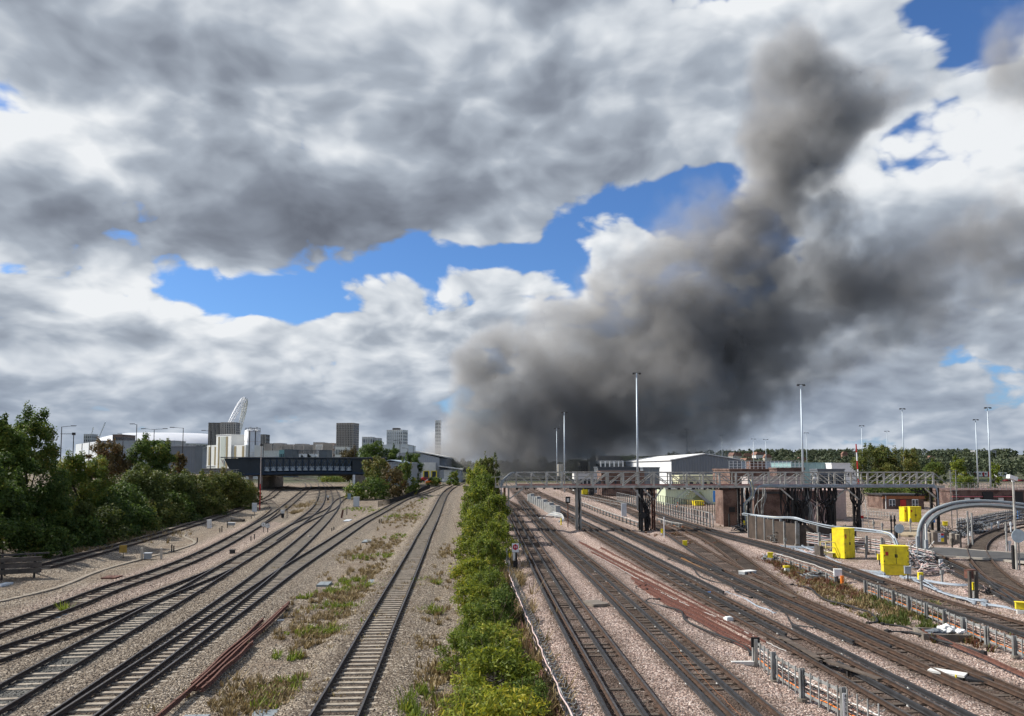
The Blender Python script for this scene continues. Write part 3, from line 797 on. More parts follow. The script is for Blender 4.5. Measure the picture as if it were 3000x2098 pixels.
def plant(name, label, cat, loc, H, W_, m, seed, L=0.28, Wd=0.17, dens=3.6, shape='round', base=0.22, nclump=18, trunk=0.16, group=None, tone=0.5, Dp=None, droop=0.2, crown='crown', spread=0.2):
    t = thing(name, label, cat, loc, 0, group)
    cl = crown_clumps(H, W_, seed, base, nclump, shape, Dp, ragged=nclump // 2)
    n = int(min(26000, max(500, dens * H * W_ / (L * Wd * 0.55))))
    V, F, A = leaves(cl, n, L, Wd, seed, droop, tone, spread)
    o = bpy.data.objects.new(crown, np_mesh(crown, V, F, m, A)); COL.objects.link(o); o.parent = t
    rr = random.Random(seed + 5)
    mb = MB()
    top = Vector((rr.uniform(-.1, .1) * W_, rr.uniform(-.1, .1) * W_, H * 0.72))
    tr = trunk if shape != 'shrub' else trunk * 0.4
    mb.tube([(0, 0, -0.3), (top.x * .3, top.y * .3, H * 0.25), (top.x * .7, top.y * .7, H * .5), top], tr, 7, bark, tr * 0.25)
    mb.build('trunk' if shape != 'shrub' else 'stem', None, t, True)
    for c, r_ in cl[1::4]:
        lb = MB(); s_ = Vector((top.x * .3, top.y * .3, min(H * .3, c[2] * .6)))
        lb.tube([s_, s_.lerp(Vector(c), .5) + Vector((0, 0, .05 * H)), c], tr * 0.5, 5, bark, tr * 0.12)
        lb.build('limb', None, t, True)
    return t
def plant_px(name, label, cat, px, ytop, wpx, D, m, seed, zb=None, **kw):
    p = at(px, ytop, D); zb = tz(p.x, D) if zb is None else zb
    H = max(0.8, p.z - zb); W_ = wpx * D / FPX
    return plant(name, label, cat, (p.x, D, zb), H, W_, m, seed, **kw)

LEFT = 'trees and bushes on the bank beside the siding'
TR = [  # name, label, column, top row, width px, distance, material, shape, tone
    ('tree', 'tall dark green tree at the picture edge, highest of the bank', 95, 1232, 265, 78, lf_dark, 'round', .5),
    ('tree', 'yellowish green tree crown in front of the tallest bank tree', 20, 1248, 190, 72, lf_mid, 'round', .55),
    ('tree', 'broad mid green tree below the road lamps', 250, 1335, 210, 88, lf_mid, 'round', .45),
    ('tree', 'half brown withering tree between two green trees', 318, 1296, 130, 118, lf_brown, 'round', .4),
    ('tree', 'rounded dark green tree below the double-armed lamp', 447, 1288, 160, 122, lf_dark, 'round', .45),
    ('shrub', 'olive thicket just below the dark green round tree', 425, 1374, 230, 106, lf_olive, 'shrub', .45),
    ('shrub', 'olive bush midway along the bank', 505, 1384, 210, 116, lf_olive, 'shrub', .55),
    ('shrub', 'dusty olive bush below the retaining wall', 590, 1388, 200, 128, lf_olive, 'shrub', .5),
    ('shrub', 'olive bush reaching the footbridge end', 672, 1384, 180, 140, lf_olive, 'shrub', .5),
    ('shrub', 'last small bush against the footbridge pier', 728, 1420, 90, 152, lf_olive, 'shrub', .55),
    ('shrub', 'dark green bush under the mid green tree', 330, 1415, 240, 94, lf_dark, 'shrub', .45),
    ('shrub', 'dark shaded bush beside the siding rails', 390, 1462, 150, 97, lf_dark, 'shrub', .4),
    ('shrub', 'low brownish bush sloping down to the siding', 500, 1466, 130, 110, lf_olive, 'shrub', .4),
    ('shrub', 'low russet bush near the far end of the siding', 600, 1452, 140, 124, lf_olive, 'shrub', .6),
    ('shrub', 'pale grey-green bush standing forward of the bank', 245, 1478, 130, 79, lf_olive, 'shrub', .5),
    ('shrub', 'deep shaded bush behind the buffer stop', 120, 1440, 230, 76, lf_dark, 'shrub', .25),
    ('shrub', 'dark bush at the picture edge above the buffer stop', 20, 1400, 200, 68, lf_dark, 'shrub', .25),
    ('shrub', 'dark low bush with orange dead twigs behind the siding', 150, 1545, 160, 70, lf_dark, 'shrub', .3),
    ('shrub', 'brown twiggy bush by the road retaining wall', 525, 1330, 60, 150, lf_brown, 'shrub', .5),
]
for i, (x, y, H_, W_, lb) in enumerate(((-46.5, 57, 9.5, 8, 'dark tree just outside the picture edge shading the buffer stop'), (-47.5, 50, 9, 8, 'dark tree outside the picture edge shading the cable trough'), (-44.5, 64, 8.5, 7, 'dark tree at the picture edge behind the buffer stop'), (-50, 44, 9, 8, 'dark tree outside the picture edge, nearest the viewer'))):
    plant('tree', lb, 'tree', (x, y, tz(x, y) - .2), H_, W_, lf_dark, 290 + i, L=.3, Wd=.2, dens=4.5, base=.08, nclump=28, group=LEFT, tone=.4)
for i, (nm, lb, px, yt, wp, D_, m_, sh, tn) in enumerate(TR):
    big = sh == 'round'
    plant_px(nm, lb, nm, px, yt, wp, D_, m_, 300 + i, shape=sh, tone=tn, group=LEFT, L=0.30 if D_ > 90 else 0.25, Wd=0.19 if D_ > 90 else 0.15,
             dens=6.0, base=0.10 if big else 0.02, nclump=34 if big else 26)
LOW = ['low undergrowth clump behind the faded yellow board', 'low undergrowth clump before the pale grey-green bush', 'low undergrowth under the dark bushes, first', 'low undergrowth under the dark bushes, second', 'low undergrowth midway along the siding', 'low undergrowth past the middle of the siding', 'low undergrowth near the white ground cabinet', 'low undergrowth beyond the white ground cabinet', 'low undergrowth near the red-footed lamp post', 'low undergrowth at the far end of the bank']
for i, (px, py, m_) in enumerate(((250, 1604, lf_dark), (310, 1590, lf_olive), (370, 1574, lf_dark), (425, 1560, lf_dark), (480, 1545, lf_olive), (535, 1530, lf_dark), (585, 1516, lf_olive), (635, 1503, lf_olive), (685, 1488, lf_olive), (725, 1476, lf_olive))):
    p = G(px, py)
    plant('shrub', LOW[i], 'shrub', (p.x - 2.6, p.y + 2.0, tz(p.x - 2.6, p.y + 2) - .2), 3.4 + .5 * (i % 3), 8.5, m_, 360 + i, L=.3, Wd=.19, dens=5.5, shape='shrub', base=.02, nclump=26, group=LEFT, tone=.4, trunk=.1)
BR = 'bushes around the footbridge end'
TR2 = [
    ('shrub', 'bright green bush beside the cream cabinet', 1045, 1415, 90, 166, lf_mid, 'shrub', .5),
    ('shrub', 'dark green bush in front of the brown willow', 1100, 1398, 110, 168, lf_dark, 'shrub', .5),
    ('shrub', 'brown and olive autumn bush between two green ones', 1150, 1372, 110, 174, lf_brown, 'shrub', .35),
    ('shrub', 'tall dark green bush at the end of the bushes by the shiny track', 1188, 1352, 90, 180, lf_dark, 'shrub', .5),
    ('tree', 'greyish willow in front of the pale shed', 1105, 1345, 110, 190, lf_olive, 'round', .6),
    ('tree', 'broad dark tree behind the end of the footbridge roof', 1085, 1300, 130, 250, lf_dark, 'round', .55),
    ('tree', 'brown-topped tree above the footbridge roof', 1025, 1318, 100, 262, lf_brown, 'round', .2),
    ('tree', 'dark tree beside the road lamps by the factory', 1150, 1312, 90, 248, lf_dark, 'round', .5),
    ('tree', 'dark rounded tree touching the factory wall', 1210, 1328, 75, 240, lf_dark, 'round', .4),
    ('shrub', 'low green hedge clump under the far side of the footbridge', 975, 1390, 110, 285, lf_mid, 'shrub', .5),
    ('shrub', 'small shrub in front of the loading doors', 1275, 1398, 60, 232, lf_mid, 'shrub', .5),
    ('shrub', 'weedy shrub by the white disc sign', 1330, 1382, 50, 236, lf_mid, 'shrub', .5),
]
for i, (nm, lb, px, yt, wp, D_, m_, sh, tn) in enumerate(TR2):
    plant_px(nm, lb, nm, px, yt, wp, D_, m_, 400 + i, shape=sh, tone=tn, group=BR, L=0.42, Wd=0.28, dens=4.2, base=0.12 if sh == 'round' else 0.03, nclump=20)

# strip of shrubs between the two railways
CS = 'shrubs of the strip between the two railways'
STRIP = [  # column of centre, distance, width m, height m, material, leaf length, leaf width, label, tone
    (1470, 23.5, 4.2, 1.4, lf_yell, .21, .055, 'yellow-green long-leaved shrub at the bottom of the strip', .55),
    (1385, 24.5, 2.4, 1.2, lf_brt, .13, .05, 'small-leaved green shrub beside the lone track, nearest of the strip', .45),
    (1545, 26.0, 2.0, 1.0, lf_mid, .12, .035, 'ragged low weeds against the cable run, nearest of the strip', .5),
    (1455, 28.0, 4.0, 1.7, lf_yell, .21, .055, 'tallest yellow-green shrub with drooping long leaves', .5),
    (1370, 31.0, 2.9, 1.7, lf_brt, .14, .05, 'dark green bush spreading towards the lone track', .35),
    (1450, 33.0, 3.8, 1.5, lf_brt, .19, .055, 'yellow-green shrub in the middle of the strip', .5),
    (1410, 37.5, 3.2, 1.6, lf_brt, .13, .05, 'dull green shrub with reddish twigs', .4),
    (1475, 40.5, 2.6, 1.7, lf_mid, .13, .05, 'mid green rounded shrub by the cable hooks', .55),
    (1395, 43.5, 3.6, 1.6, lf_yell, .16, .07, 'yellowish shrub leaning towards the lone track', .45),
    (1435, 47.5, 3.2, 1.8, lf_brt, .13, .06, 'green shrub in front of the dark gap in the strip', .4),
    (1388, 52.0, 4.0, 2.0, lf_yell, .15, .07, 'golden-green shrub with leaves down to the ballast', .4),
    (1430, 57.5, 3.6, 2.8, lf_brt, .15, .07, 'dark green shrub behind the golden one', .45),
    (1372, 61.0, 3.0, 2.4, lf_yell, .16, .08, 'pale golden bush at the foot of the taller trees', .4),
    (1455, 64.0, 4.2, 3.6, lf_yell, .17, .09, 'olive-gold bush beside the gantry, reddish at the top', .3),
    (1400, 72.0, 5.2, 4.4, lf_yell, .18, .10, 'large olive-gold bush filling the strip', .25),
    (1452, 80.0, 4.6, 5.2, lf_yell, .19, .11, 'olive bush right beside the gantry leg', .2),
    (1400, 88.0, 5.6, 6.0, lf_brt, .20, .12, 'deep green bush, lowest of the tall green trees', .4),
    (1420, 98.0, 6.4, 7.2, lf_brt, .21, .13, 'tall deep green tree in the strip beside the gantry', .45),
    (1398, 112.0, 6.0, 7.6, lf_brt, .22, .14, 'tall deep green tree behind the first one in the strip', .5),
    (1432, 124.0, 5.4, 9.4, lf_olive, .24, .15, 'tallest feathery tree at the far end of the strip', .6),
    (1405, 138.0, 5.6, 8.4, lf_brt, .24, .15, 'green tree behind the feathery one', .5),
]
for i, (px, D_, W_, H_, m_, L_, wd_, lb, tn) in enumerate(STRIP):
    x = (px - CX) / FPX * D_
    plant('shrub' if H_ < 5.5 else 'tree', lb, 'shrub' if H_ < 5.5 else 'tree', (x, D_, tz(x, D_) - 0.15), H_, W_, m_, 500 + i, L=L_, Wd=wd_, dens=5.0 if D_ < 60 else 4.0,
          shape='shrub', base=0.02, nclump=40, group=CS, tone=tn, Dp=max(W_, 4.6 if D_ < 60 else 8.0), droop=0.35, trunk=0.12, spread=0.27)

    t_ = [o for o in COL.objects if o.get('label') == lb][-1]
    rr_ = random.Random(900 + i)
    for k in range(10 if D_ < 60 else 6):
        a = rr_.uniform(0, 6.283); q = rr_.uniform(.1, .5); bx, by = math.cos(a) * q * W_, math.sin(a) * q * W_ * 1.2
        MB().tube([(bx * .5, by * .5, 0), (bx * .9, by * .9, H_ * .6), (bx * 1.1 + rr_.uniform(-.15, .15), by * 1.1, H_ * rr_.uniform(.85, 1.22))], .012 if D_ < 60 else .025, 4, mat('dead_twig', (.16, .115, .075), .9), .004).build('twig', None, t_)
def tufts(name, label, spec, m, seed, kind='stuff'):
    """grass and weed blades: spec = (column, row, radius x m, radius y m, blades, height)"""
    rg = np.random.default_rng(seed); VV = []; AA = []
    for px, py, rx, ry, n, h in spec:
        c = G(px, py)
        a = rg.random(n) * 6.283; r = np.sqrt(rg.random(n))
        lump = rg.normal(size=(max(5, n // 16), 2)) * np.where(rg.random((max(5, n // 16), 1)) < .25, 1.5, 0.75)
        li = rg.integers(0, len(lump), n)
        x = c.x + (lump[li, 0] * rx + np.cos(a) * r * 0.16); y = c.y + (lump[li, 1] * ry + np.sin(a) * r * 0.16)
        z = terrain(x, y) - 0.20
        hh = (h * (0.2 + 0.9 * rg.random(n)) * rg.random(len(lump))[li] * 1.3 + 0.17)
        d = rg.random(n) * 6.283; lean = rg.random(n) * 1.25
        wdt = 0.018 + 0.022 * rg.random(n)
        bx, by = np.cos(d + 1.57) * wdt, np.sin(d + 1.57) * wdt
        tx, ty = x + np.cos(d) * lean * hh, y + np.sin(d) * lean * hh
        V = np.stack([np.stack([x - bx, y - by, z], -1), np.stack([x + bx, y + by, z], -1), np.stack([tx + bx * .4, ty + by * .4, z + hh], -1), np.stack([tx - bx * .4, ty - by * .4, z + hh], -1)], 1)
        VV.append(V.reshape(-1, 3)); AA.append(np.repeat(np.clip(0.5 + rg.normal(size=n) * 0.25, 0, 1), 4))
    V = np.concatenate(VV); A = np.concatenate(AA)
    o = bpy.data.objects.new(name, np_mesh(name, V, np.arange(len(V)).reshape(-1, 4), m, A)); COL.objects.link(o)
    return tag(o, label, kind=kind)
tufts('dry_grass', 'dry straw-coloured grass beside the lone track', [
    (1040, 1740, 1.6, 2.2, 2600, .18), (1010, 1800, 1.4, 1.8, 1800, .16), (960, 1860, 1.2, 1.6, 1400, .15), (900, 1840, 1.0, 1.2, 700, .15), (800, 2020, 1.3, 1.2, 2000, .18), (770, 2050, .9, .8, 900, .16),
    (1110, 1670, 1.8, 3.5, 2400, .18), (1150, 1590, 2.0, 5.0, 2200, .2), (1180, 1520, 2.2, 8.0, 2200, .22), (1190, 1480, 2.0, 10.0, 1800, .25), (1060, 1620, 2.0, 4.0, 1300, .15),
    (1270, 1700, .9, 2.0, 700, .16), (1250, 1800, .8, 1.6, 600, .15), (1230, 1880, .8, 1.4, 600, .15), (1290, 1620, 1.0, 3.0, 900, .18), (1290, 1960, 0.6, 1.2, 700, .22), (1300, 2060, 0.6, 1.0, 600, .22),
    (330, 1585, 2.0, 1.5, 1600, .5), (420, 1565, 3.0, 2.0, 1200, .4), (250, 1612, 1.5, 1.2, 700, .4), (890, 1480, 1.2, 7.0, 1800, .5), (860, 1500, 1.0, 4.0, 900, .4)], lf_dry, 41)
tufts('weeds', 'green weeds in patches on the stony ground by the lone track', [
    (1020, 1700, .7, .9, 385, .2), (985, 1725, .8, .8, 385, .2), (1080, 1712, .7, 1.0, 330, .2), (960, 1775, .6, .6, 275, .2), (1010, 1775, .7, .7, 275, .2), (945, 1845, .5, .5, 165, .2), (970, 1835, .5, .5, 165, .2),
    (965, 1852, .4, .4, 143, .2), (880, 1850, .4, .4, 143, .2), (860, 1995, .4, .4, 165, .22), (800, 2030, .5, .4, 220, .22), (785, 2055, .4, .4, 165, .22), (840, 1918, .5, .4, 137, .15), (895, 1745, .4, .5, 110, .2),
    (1160, 1510, 1.6, 4.0, 495, .22), (1210, 1510, 1.0, 3.0, 330, .2), (1150, 1570, 1.2, 2.0, 275, .2), (1060, 1630, .6, .8, 192, .25), (1130, 1625, 1.0, 1.2, 247, .22), (1230, 1460, 1.2, 6.0, 385, .2),
    (1210, 2050, .5, .6, 220, .4), (1215, 2080, .5, .5, 220, .4), (1270, 1790, .5, .8, 192, .3), (1265, 1705, .5, .8, 165, .3), (193, 1788, .25, .25, 88, .5), (1040, 1490, 1.5, 4.0, 495, .3), (1100, 1495, 1.8, 4.0, 385, .3)], lf_brt, 42)
tufts('weeds', 'reddish brown weeds among the electric tracks', [
    (1985, 1565, 2.0, 2.0, 1400, .2), (2050, 1590, 1.6, 1.6, 900, .18), (2300, 1650, 1.6, 2.0, 1500, .25), (2340, 1680, 1.4, 1.4, 1000, .22), (2400, 1700, 1.4, 1.2, 900, .2), (2440, 1725, 1.4, 1.0, 900, .18),
    (2500, 1740, 1.5, 1.0, 800, .16), (2960, 1860, 1.0, .8, 500, .2), (1960, 1545, 2.0, 2.5, 700, .2), (2830, 1868, .5, .5, 300, .25)], lf_red, 43)
tufts('weeds', 'yellow-green weeds by the second cable fence', [
    (2620, 1815, 1.2, .8, 550, .2), (2680, 1800, 1.2, .9, 600, .25), (2590, 1770, 1.4, .9, 450, .18), (2560, 1750, 1.4, .9, 450, .2), (2450, 1712, 1.0, .9, 250, .2), (2650, 1770, 1.3, .8, 500, .22), (2700, 1830, .6, .5, 150, .2), (2330, 1670, 1.0, 1.2, 250, .22)], lf_olive, 44)
tufts('dry_grass', 'dry straw grass by the second cable fence', [(2560, 1760, 2.0, 1.2, 1200, .2), (2640, 1790, 2.0, 1.2, 1200, .2), (2480, 1735, 2.0, 1.2, 900, .18), (2420, 1715, 1.6, 1.2, 700, .18), (2340, 1685, 1.5, 1.5, 700, .2)], lf_dry, 46)
tufts('dry_stems', 'grey-brown dead stems along the cable run', [
    (1565, 1950, .35, 1.5, 900, .6), (1590, 2030, .35, 1.2, 900, .6), (1540, 1880, .4, 1.6, 900, .6), (1520, 1800, .4, 2.0, 900, .6), (1500, 1700, .5, 3.0, 1100, .8), (1485, 1650, .5, 3.0, 900, .8), (1610, 2085, .3, .8, 600, .5)], lf_dry, 45)
# ------------------------------------------------------------------ things beside the tracks on the left
def obj_px(name, label, cat, px, py, rz=0.0, group=None, zoff=-0.12):
    p = G(px, py); p.z += zoff
    return thing(name, label, cat, p, rz, group)
def scale_at(py):
    return (py - 1365.0) / 8.0

# buffer stop
t = obj_px('buffer_stop', 'old timber and rail buffer stop in shade at the end of the siding', 'buffer stop', 52, 1690, R(28))
for z in (0.35, 0.78, 1.2): MB().box(-1.45, -0.16, z, 1.45, 0.12, z + 0.32, timber).build('beam', None, t)
for x in (-1.0, 1.0):
    MB().bar((x, 0.2, -0.1), (x, 0.2, 1.75), 0.14, 0.14, darksteel).build('post', None, t)
    MB().bar((x, 2.3, 0.0), (x, 0.25, 1.5), 0.12, 0.12, darksteel).build('strut', None, t)
MB().bar((-1.6, 0.25, 1.68), (1.9, 0.25, 1.72), 0.12, 0.12, darksteel).build('top_rail', None, t)
# faded yellow board
t = obj_px('notice_board', 'faded yellow board on a short post beside the siding', 'sign', 360, 1632)
MB().box(-0.33, -0.02, 0.5, 0.33, 0.02, 1.15, mat('faded_yellow', (0.33, 0.22, 0.05), 0.8)).build('board', None, t)
MB().cyl((0, 0.05, 0), (0, 0.05, 1.1), 0.035, m=darksteel).build('post', None, t)
# concrete posts and the lidded box between them
for px, lb in ((415, 'pale concrete post before the lidded box'), (472, 'pale concrete post after the lidded box')):
    t = obj_px('concrete_post', lb, 'post', px, 1634, group='concrete posts by the lidded box')
    b = MB(); b.cbox((0, 0, 0), (0.18, 0.16, 0.95), concrete, 0.2); b.add([(-.09, -.08, .95), (.09, -.08, .95), (.09, .08, .95), (-.09, .08, .95), (0, 0, 1.02)], [(0, 1, 4), (1, 2, 4), (2, 3, 4), (3, 0, 4)], concrete)
    b.build('shaft', None, t)
def lidded(label, px, py, w_, d, h, bodym=grey, lidm=ltgrey, legs=0.0, rz=0.1):
    t = obj_px('trackside_box', label, 'trackside box', px, py, rz, 'trackside boxes')
    MB().cbox((0, 0, legs), (w_, d, h), bodym).build('body', None, t)
    MB().cbox((0, 0, legs + h), (w_ * 1.18, d * 1.2, 0.07), lidm).build('lid', None, t)
    if legs:
        for s_ in (-1, 1): MB().cbox((s_ * w_ * 0.3, 0, 0), (0.06, 0.06, legs), darksteel).build('leg', None, t)
    return t
lidded('low grey box with a white lid between two concrete posts', 433, 1633, 0.55, 0.4, 0.45)
lidded('small flat grey box beside a thin post near the sleeper pile', 677, 1541, 0.9, 0.5, 0.3, legs=0.2)
lidded('small dark box on short legs beside the main track', 681, 1622, 0.42, 0.35, 0.42, darksteel, darksteel)
def cabinet(label, px, py, w_, d, h, m=ltgrey, pole=0.0, rz=0.15, group='trackside cabinets'):
    t = obj_px('trackside_cabinet', label, 'cabinet', px, py, rz, group)
    MB().cbox((0, 0, pole), (w_, d, h), m).build('body', None, t)
    dr = MB().box(-w_ * 0.42, -d / 2 - 0.012, pole + h * 0.06, w_ * 0.42, -d / 2 - 0.002, pole + h * 0.93, m).build('door', None, t)
    MB().box(w_ * 0.28, -d / 2 - 0.03, pole + h * 0.45, w_ * 0.33, -d / 2 - 0.013, pole + h * 0.55, black).build('handle', None, dr)
    MB().cbox((0, 0, pole + h), (w_ * 1.08, d * 1.1, 0.05), m).build('roof', None, t)
    if pole: MB().cyl((0, 0, 0), (0, 0, pole + 0.02), 0.05, m=steel).build('pole', None, t)
    return t
cabinet('white cabinet on the ground between the siding and the outer track', 613, 1545, 0.5, 0.4, 1.05, white)
cabinet('white cabinet on a pole near the red lamp post', 745, 1514, 0.68, 0.4, 1.3, ltgrey, pole=0.9)
cabinet('cream cabinet with an overhanging roof by the green bush', 1044, 1482, 1.1, 0.9, 1.75, ltgrey)
cabinet('blue-grey flat cabinet beside the cream one', 1023, 1468, 0.7, 0.3, 1.1, mat('blue_grey', (0.22, 0.29, 0.33), 0.6), pole=0.5)
def posts(spec, name='marker_post', m=darksteel, w_=0.11, group='short marker posts'):
    for px, y0, y1, lb in spec:
        t = obj_px(name, lb, 'post', px, y1, 0.3, group)
        h = (y1 - y0) / scale_at(y1) if y1 > 1490 else (y1 - y0) / 13.0
        b = MB(); b.cbox((0, 0, 0), (w_, w_ * 0.8, h + 0.12), m); b.build('shaft', None, t)
        MB().cbox((0, 0, h + 0.121), (w_ * 1.15, w_, 0.03), m).build('cap', None, t)
posts([(503, 1597, 1612, 'short dark post left of a pair near the shaded trough'), (509, 1600, 1612, 'shorter dark post right of a pair near the shaded trough'),
       (578, 1576, 1586, 'pale topped stub post by the bend of the cable trough'), (644, 1547, 1557, 'stub post, first of the pair before the flat grey box'),
       (650, 1541, 1556, 'taller post, second of the pair before the flat grey box'), (666, 1528, 1544, 'thin post against the flat grey box'),
       (735, 1572, 1583, 'dark post, nearer of the pair beside the main track'), (745, 1566, 1578, 'dark post, farther of the pair beside the main track'),
       (736, 1512, 1519, 'tiny post beside the pole cabinet'), (841, 1492, 1516, 'tall dark post beside the hooded signal'), (906, 1468, 1474, 'small dark stump left of the curve'),
       (972, 1548, 1556, 'pale stub post, first of a pair near the straight main track'), (978, 1544, 1552, 'pale stub post, second of a pair near the straight main track'),
       (1111, 1522, 1531, 'cream peg, first of a pair by the swinging track'), (1117, 1521, 1529, 'cream peg, second of a pair by the swinging track'), (1016, 1484, 1507, 'thin grey post near the leaning sleeper')])
# leaning old sleeper
t = obj_px('old_sleeper', 'rusty old sleeper standing on end and leaning', 'sleeper', 1002, 1516)
MB().bar((-0.1, 0, 0), (0.12, 0.1, 1.3), 0.26, 0.14, rust).build('plank', None, t)
# pile of sleepers
PILE = G(698, 1524)
k = 0
for lay, n in ((0, 4), (1, 3)):
    for j in range(n):
        t = thing('old_sleeper', [['bottom sleeper of the pile, nearest', 'bottom sleeper of the pile, second', 'bottom sleeper of the pile, third', 'bottom sleeper of the pile, farthest'], ['top sleeper of the pile, nearest', 'top sleeper of the pile, middle', 'top sleeper of the pile, farthest']][lay][j], 'sleeper', (PILE.x, PILE.y + (j - n / 2) * 0.3, PILE.z - 0.15 + lay * 0.16), R(-14 + 6 * lay), 'pile of old sleepers beside the siding')
        MB().cbox((0, 0, 0), (1.9, 0.26, 0.15), timber, 0.02 * j).build('plank', None, t)
# loose timber block between rails
t = obj_px('timber_block', 'small timber block lying between the rails', 'block', 907, 1573)
b = MB(); b.cbox((0, 0, 0), (0.36, 0.28, 0.26), concrete, 0.5); b.cbox((0.02, 0, 0.26), (0.2, 0.22, 0.03), concrete, 0.5); b.build('body', None, t)
# hooded ground signals
def ground_signal(label, px, py, h):
    t = obj_px('ground_signal', label, 'signal', px, py, 0.2, 'hooded ground signals')
    MB().cbox((0, 0, h * 0.62), (h * 0.42, h * 0.3, h * 0.38), offwhite).build('head', None, t)
    MB().cbox((0, -0.02, h * 0.15), (h * 0.3, h * 0.24, h * 0.47), black).build('lamp', None, t)
    MB().cbox((0, 0, 0), (h * 0.14, h * 0.12, h * 0.15), darksteel).build('foot', None, t)
ground_signal('hooded ground signal with a pale top near the speed signs', 828, 1518, 1.35)
ground_signal('hooded ground signal beyond the crossover', 961, 1466, 1.1)
# speed signs
for px, py, dn, base, lb in ((772, 1537, '5', 1558, 'round white speed sign, first of two, on a thin post'), (784, 1540, '15', 1559, 'round white speed sign reading fifteen, on a dark post')):
    t = obj_px('speed_sign', lb, 'sign', px, base, 0, 'round speed signs beside the outer track')
    h = (base - py) / scale_at(base) + 0.12
    MB().cyl((0, 0, 0), (0, 0, h + 0.1), 0.04, m=darksteel).build('post', None, t)
    MB().cyl((0, -0.06, h), (0, -0.09, h), 0.30, n=24, m=white).build('disc', None, t)
    dsc = [c for c in t.children if c.name.startswith('disc')][-1]
    b = MB(); b.tube([(0.285 * math.cos(q * .2618), -0.092, h + 0.285 * math.sin(q * .2618)) for q in range(25)], 0.018, 5, darksteel); b.build('rim', None, dsc)
    lettering(dn, 0.34, black, dsc, (0, -0.095, h))
# white disc sign by the factory
t = thing('distance_sign', 'white disc sign on a post beside the curve to the factory', 'sign', at(1298, 1424, 225) * 1.0)
MB().cyl((0, 0, -1), (0, 0, 1.9), 0.06, m=steel).build('post', None, t)
MB().cyl((0, -0.06, 1.75), (0, -0.1, 1.75), 0.42, n=20, m=white).build('disc', None, t)
# lamp post, red foot
t = obj_px('lamp_post', 'tall lamp post painted red at its foot beside the siding', 'lamp post', 761, 1491)
MB().cyl((0, 0, 0), (0.02, 0, 4.6), 0.11, 0.10, m=red).build('lower_shaft', None, t)
MB().cyl((0.02, 0, 4.6), (0.05, 0, 11.4), 0.10, 0.07, m=mat('dull_pink_paint', (0.36, 0.30, 0.27), 0.7)).build('upper_shaft', None, t)
b = MB(); b.cyl((0.05, 0, 11.4), (0.05, 0, 11.75), 0.3, 0.22, 12, darksteel); b.cyl((0.05, 0, 11.75), (0.05, 0, 11.85), 0.12, 0.08, 12, darksteel); b.build('lamp_head', None, t)
# flat cover plates
def plate(label, x0, x1, y0, y1, m=plate_grey, hgt=0.05, frame=True, name='cover_plate'):
    a, b_ = G((x0 + x1) / 2, y1), G((x0 + x1) / 2, y0)
    w_ = (x1 - x0) * a.y / FPX
    t = thing(name, label, 'cover', ((a.x + b_.x) / 2, (a.y + b_.y) / 2, a.z - 0.22), 0.06, 'flat covers in the ballast')
    d = max(0.35, (b_.y - a.y))
    MB().cbox((0, 0, 0), (w_, d, 0.1 + hgt), m).build('slab', None, t)
    for q in (-0.25, 0.25):
        MB().cbox((q * w_, 0, 0.1 + hgt), (w_ * 0.46, d * 0.92, 0.014), m).build('panel', None, t)
    return t
plate('grey cover plate beside the diverging track', 497, 541, 1686, 1694)
plate('large grey cover with a weed growing by it', 174, 244, 1796, 1812, hgt=0.12)
plate('rust-brown cover plate by the edge of the tree shadow', 307, 349, 1683, 1690, rust)
plate('grey cover plate in the stony ground near the swinging track', 933, 968, 1701, 1711)
plate('grey cover plate in dry grass beside the lone track', 1079, 1105, 1694, 1704)
plate('ribbed grey grating at the bottom edge of the picture', 739, 809, 2073, 2100, hgt=0.06)
plate('blue-grey grating cut by the bottom edge of the picture', 531, 605, 2088, 2110, hgt=0.06)
plate('thin grey cover plate by the weedy ground', 1064, 1087, 1579, 1586)
plate('pale cover plate near the leaning sleeper', 1010, 1028, 1520, 1525, ltgrey)
plate('thin dark cover plate beside the outer track', 700, 725, 1588, 1594, darksteel)
plate('dark timber frame lying near the pole cabinet', 800, 840, 1455, 1460, timber)
plate('pale slab in the shade by the buffer stop', 0, 22, 1703, 1712, ltgrey)
# concrete cable trough path winding from the shade
tr_pts = [(-20, 1760), (80, 1738), (180, 1712), (290, 1668), (420, 1632), (520, 1606), (572, 1586), (545, 1572), (535, 1568), (575, 1545), (640, 1524), (690, 1505)]
line = spline([G(*p) for p in tr_pts], 0.9, 3)
t = thing('cable_trough', 'winding concrete cable trough between siding and outer track', 'cable trough', (0, 0, 0))
lid_me = MB().cbox((0, 0, 0), (0.34, 0.86, 0.08), duct_pale).mesh('trough_lid')
for i in range(len(line) - 1):
    d = line[i + 1] - line[i]
    share('trough_lid', lid_me, t, (line[i].x, line[i].y, tz(line[i].x, line[i].y) - 0.17), math.atan2(d.y, d.x) - math.pi / 2)
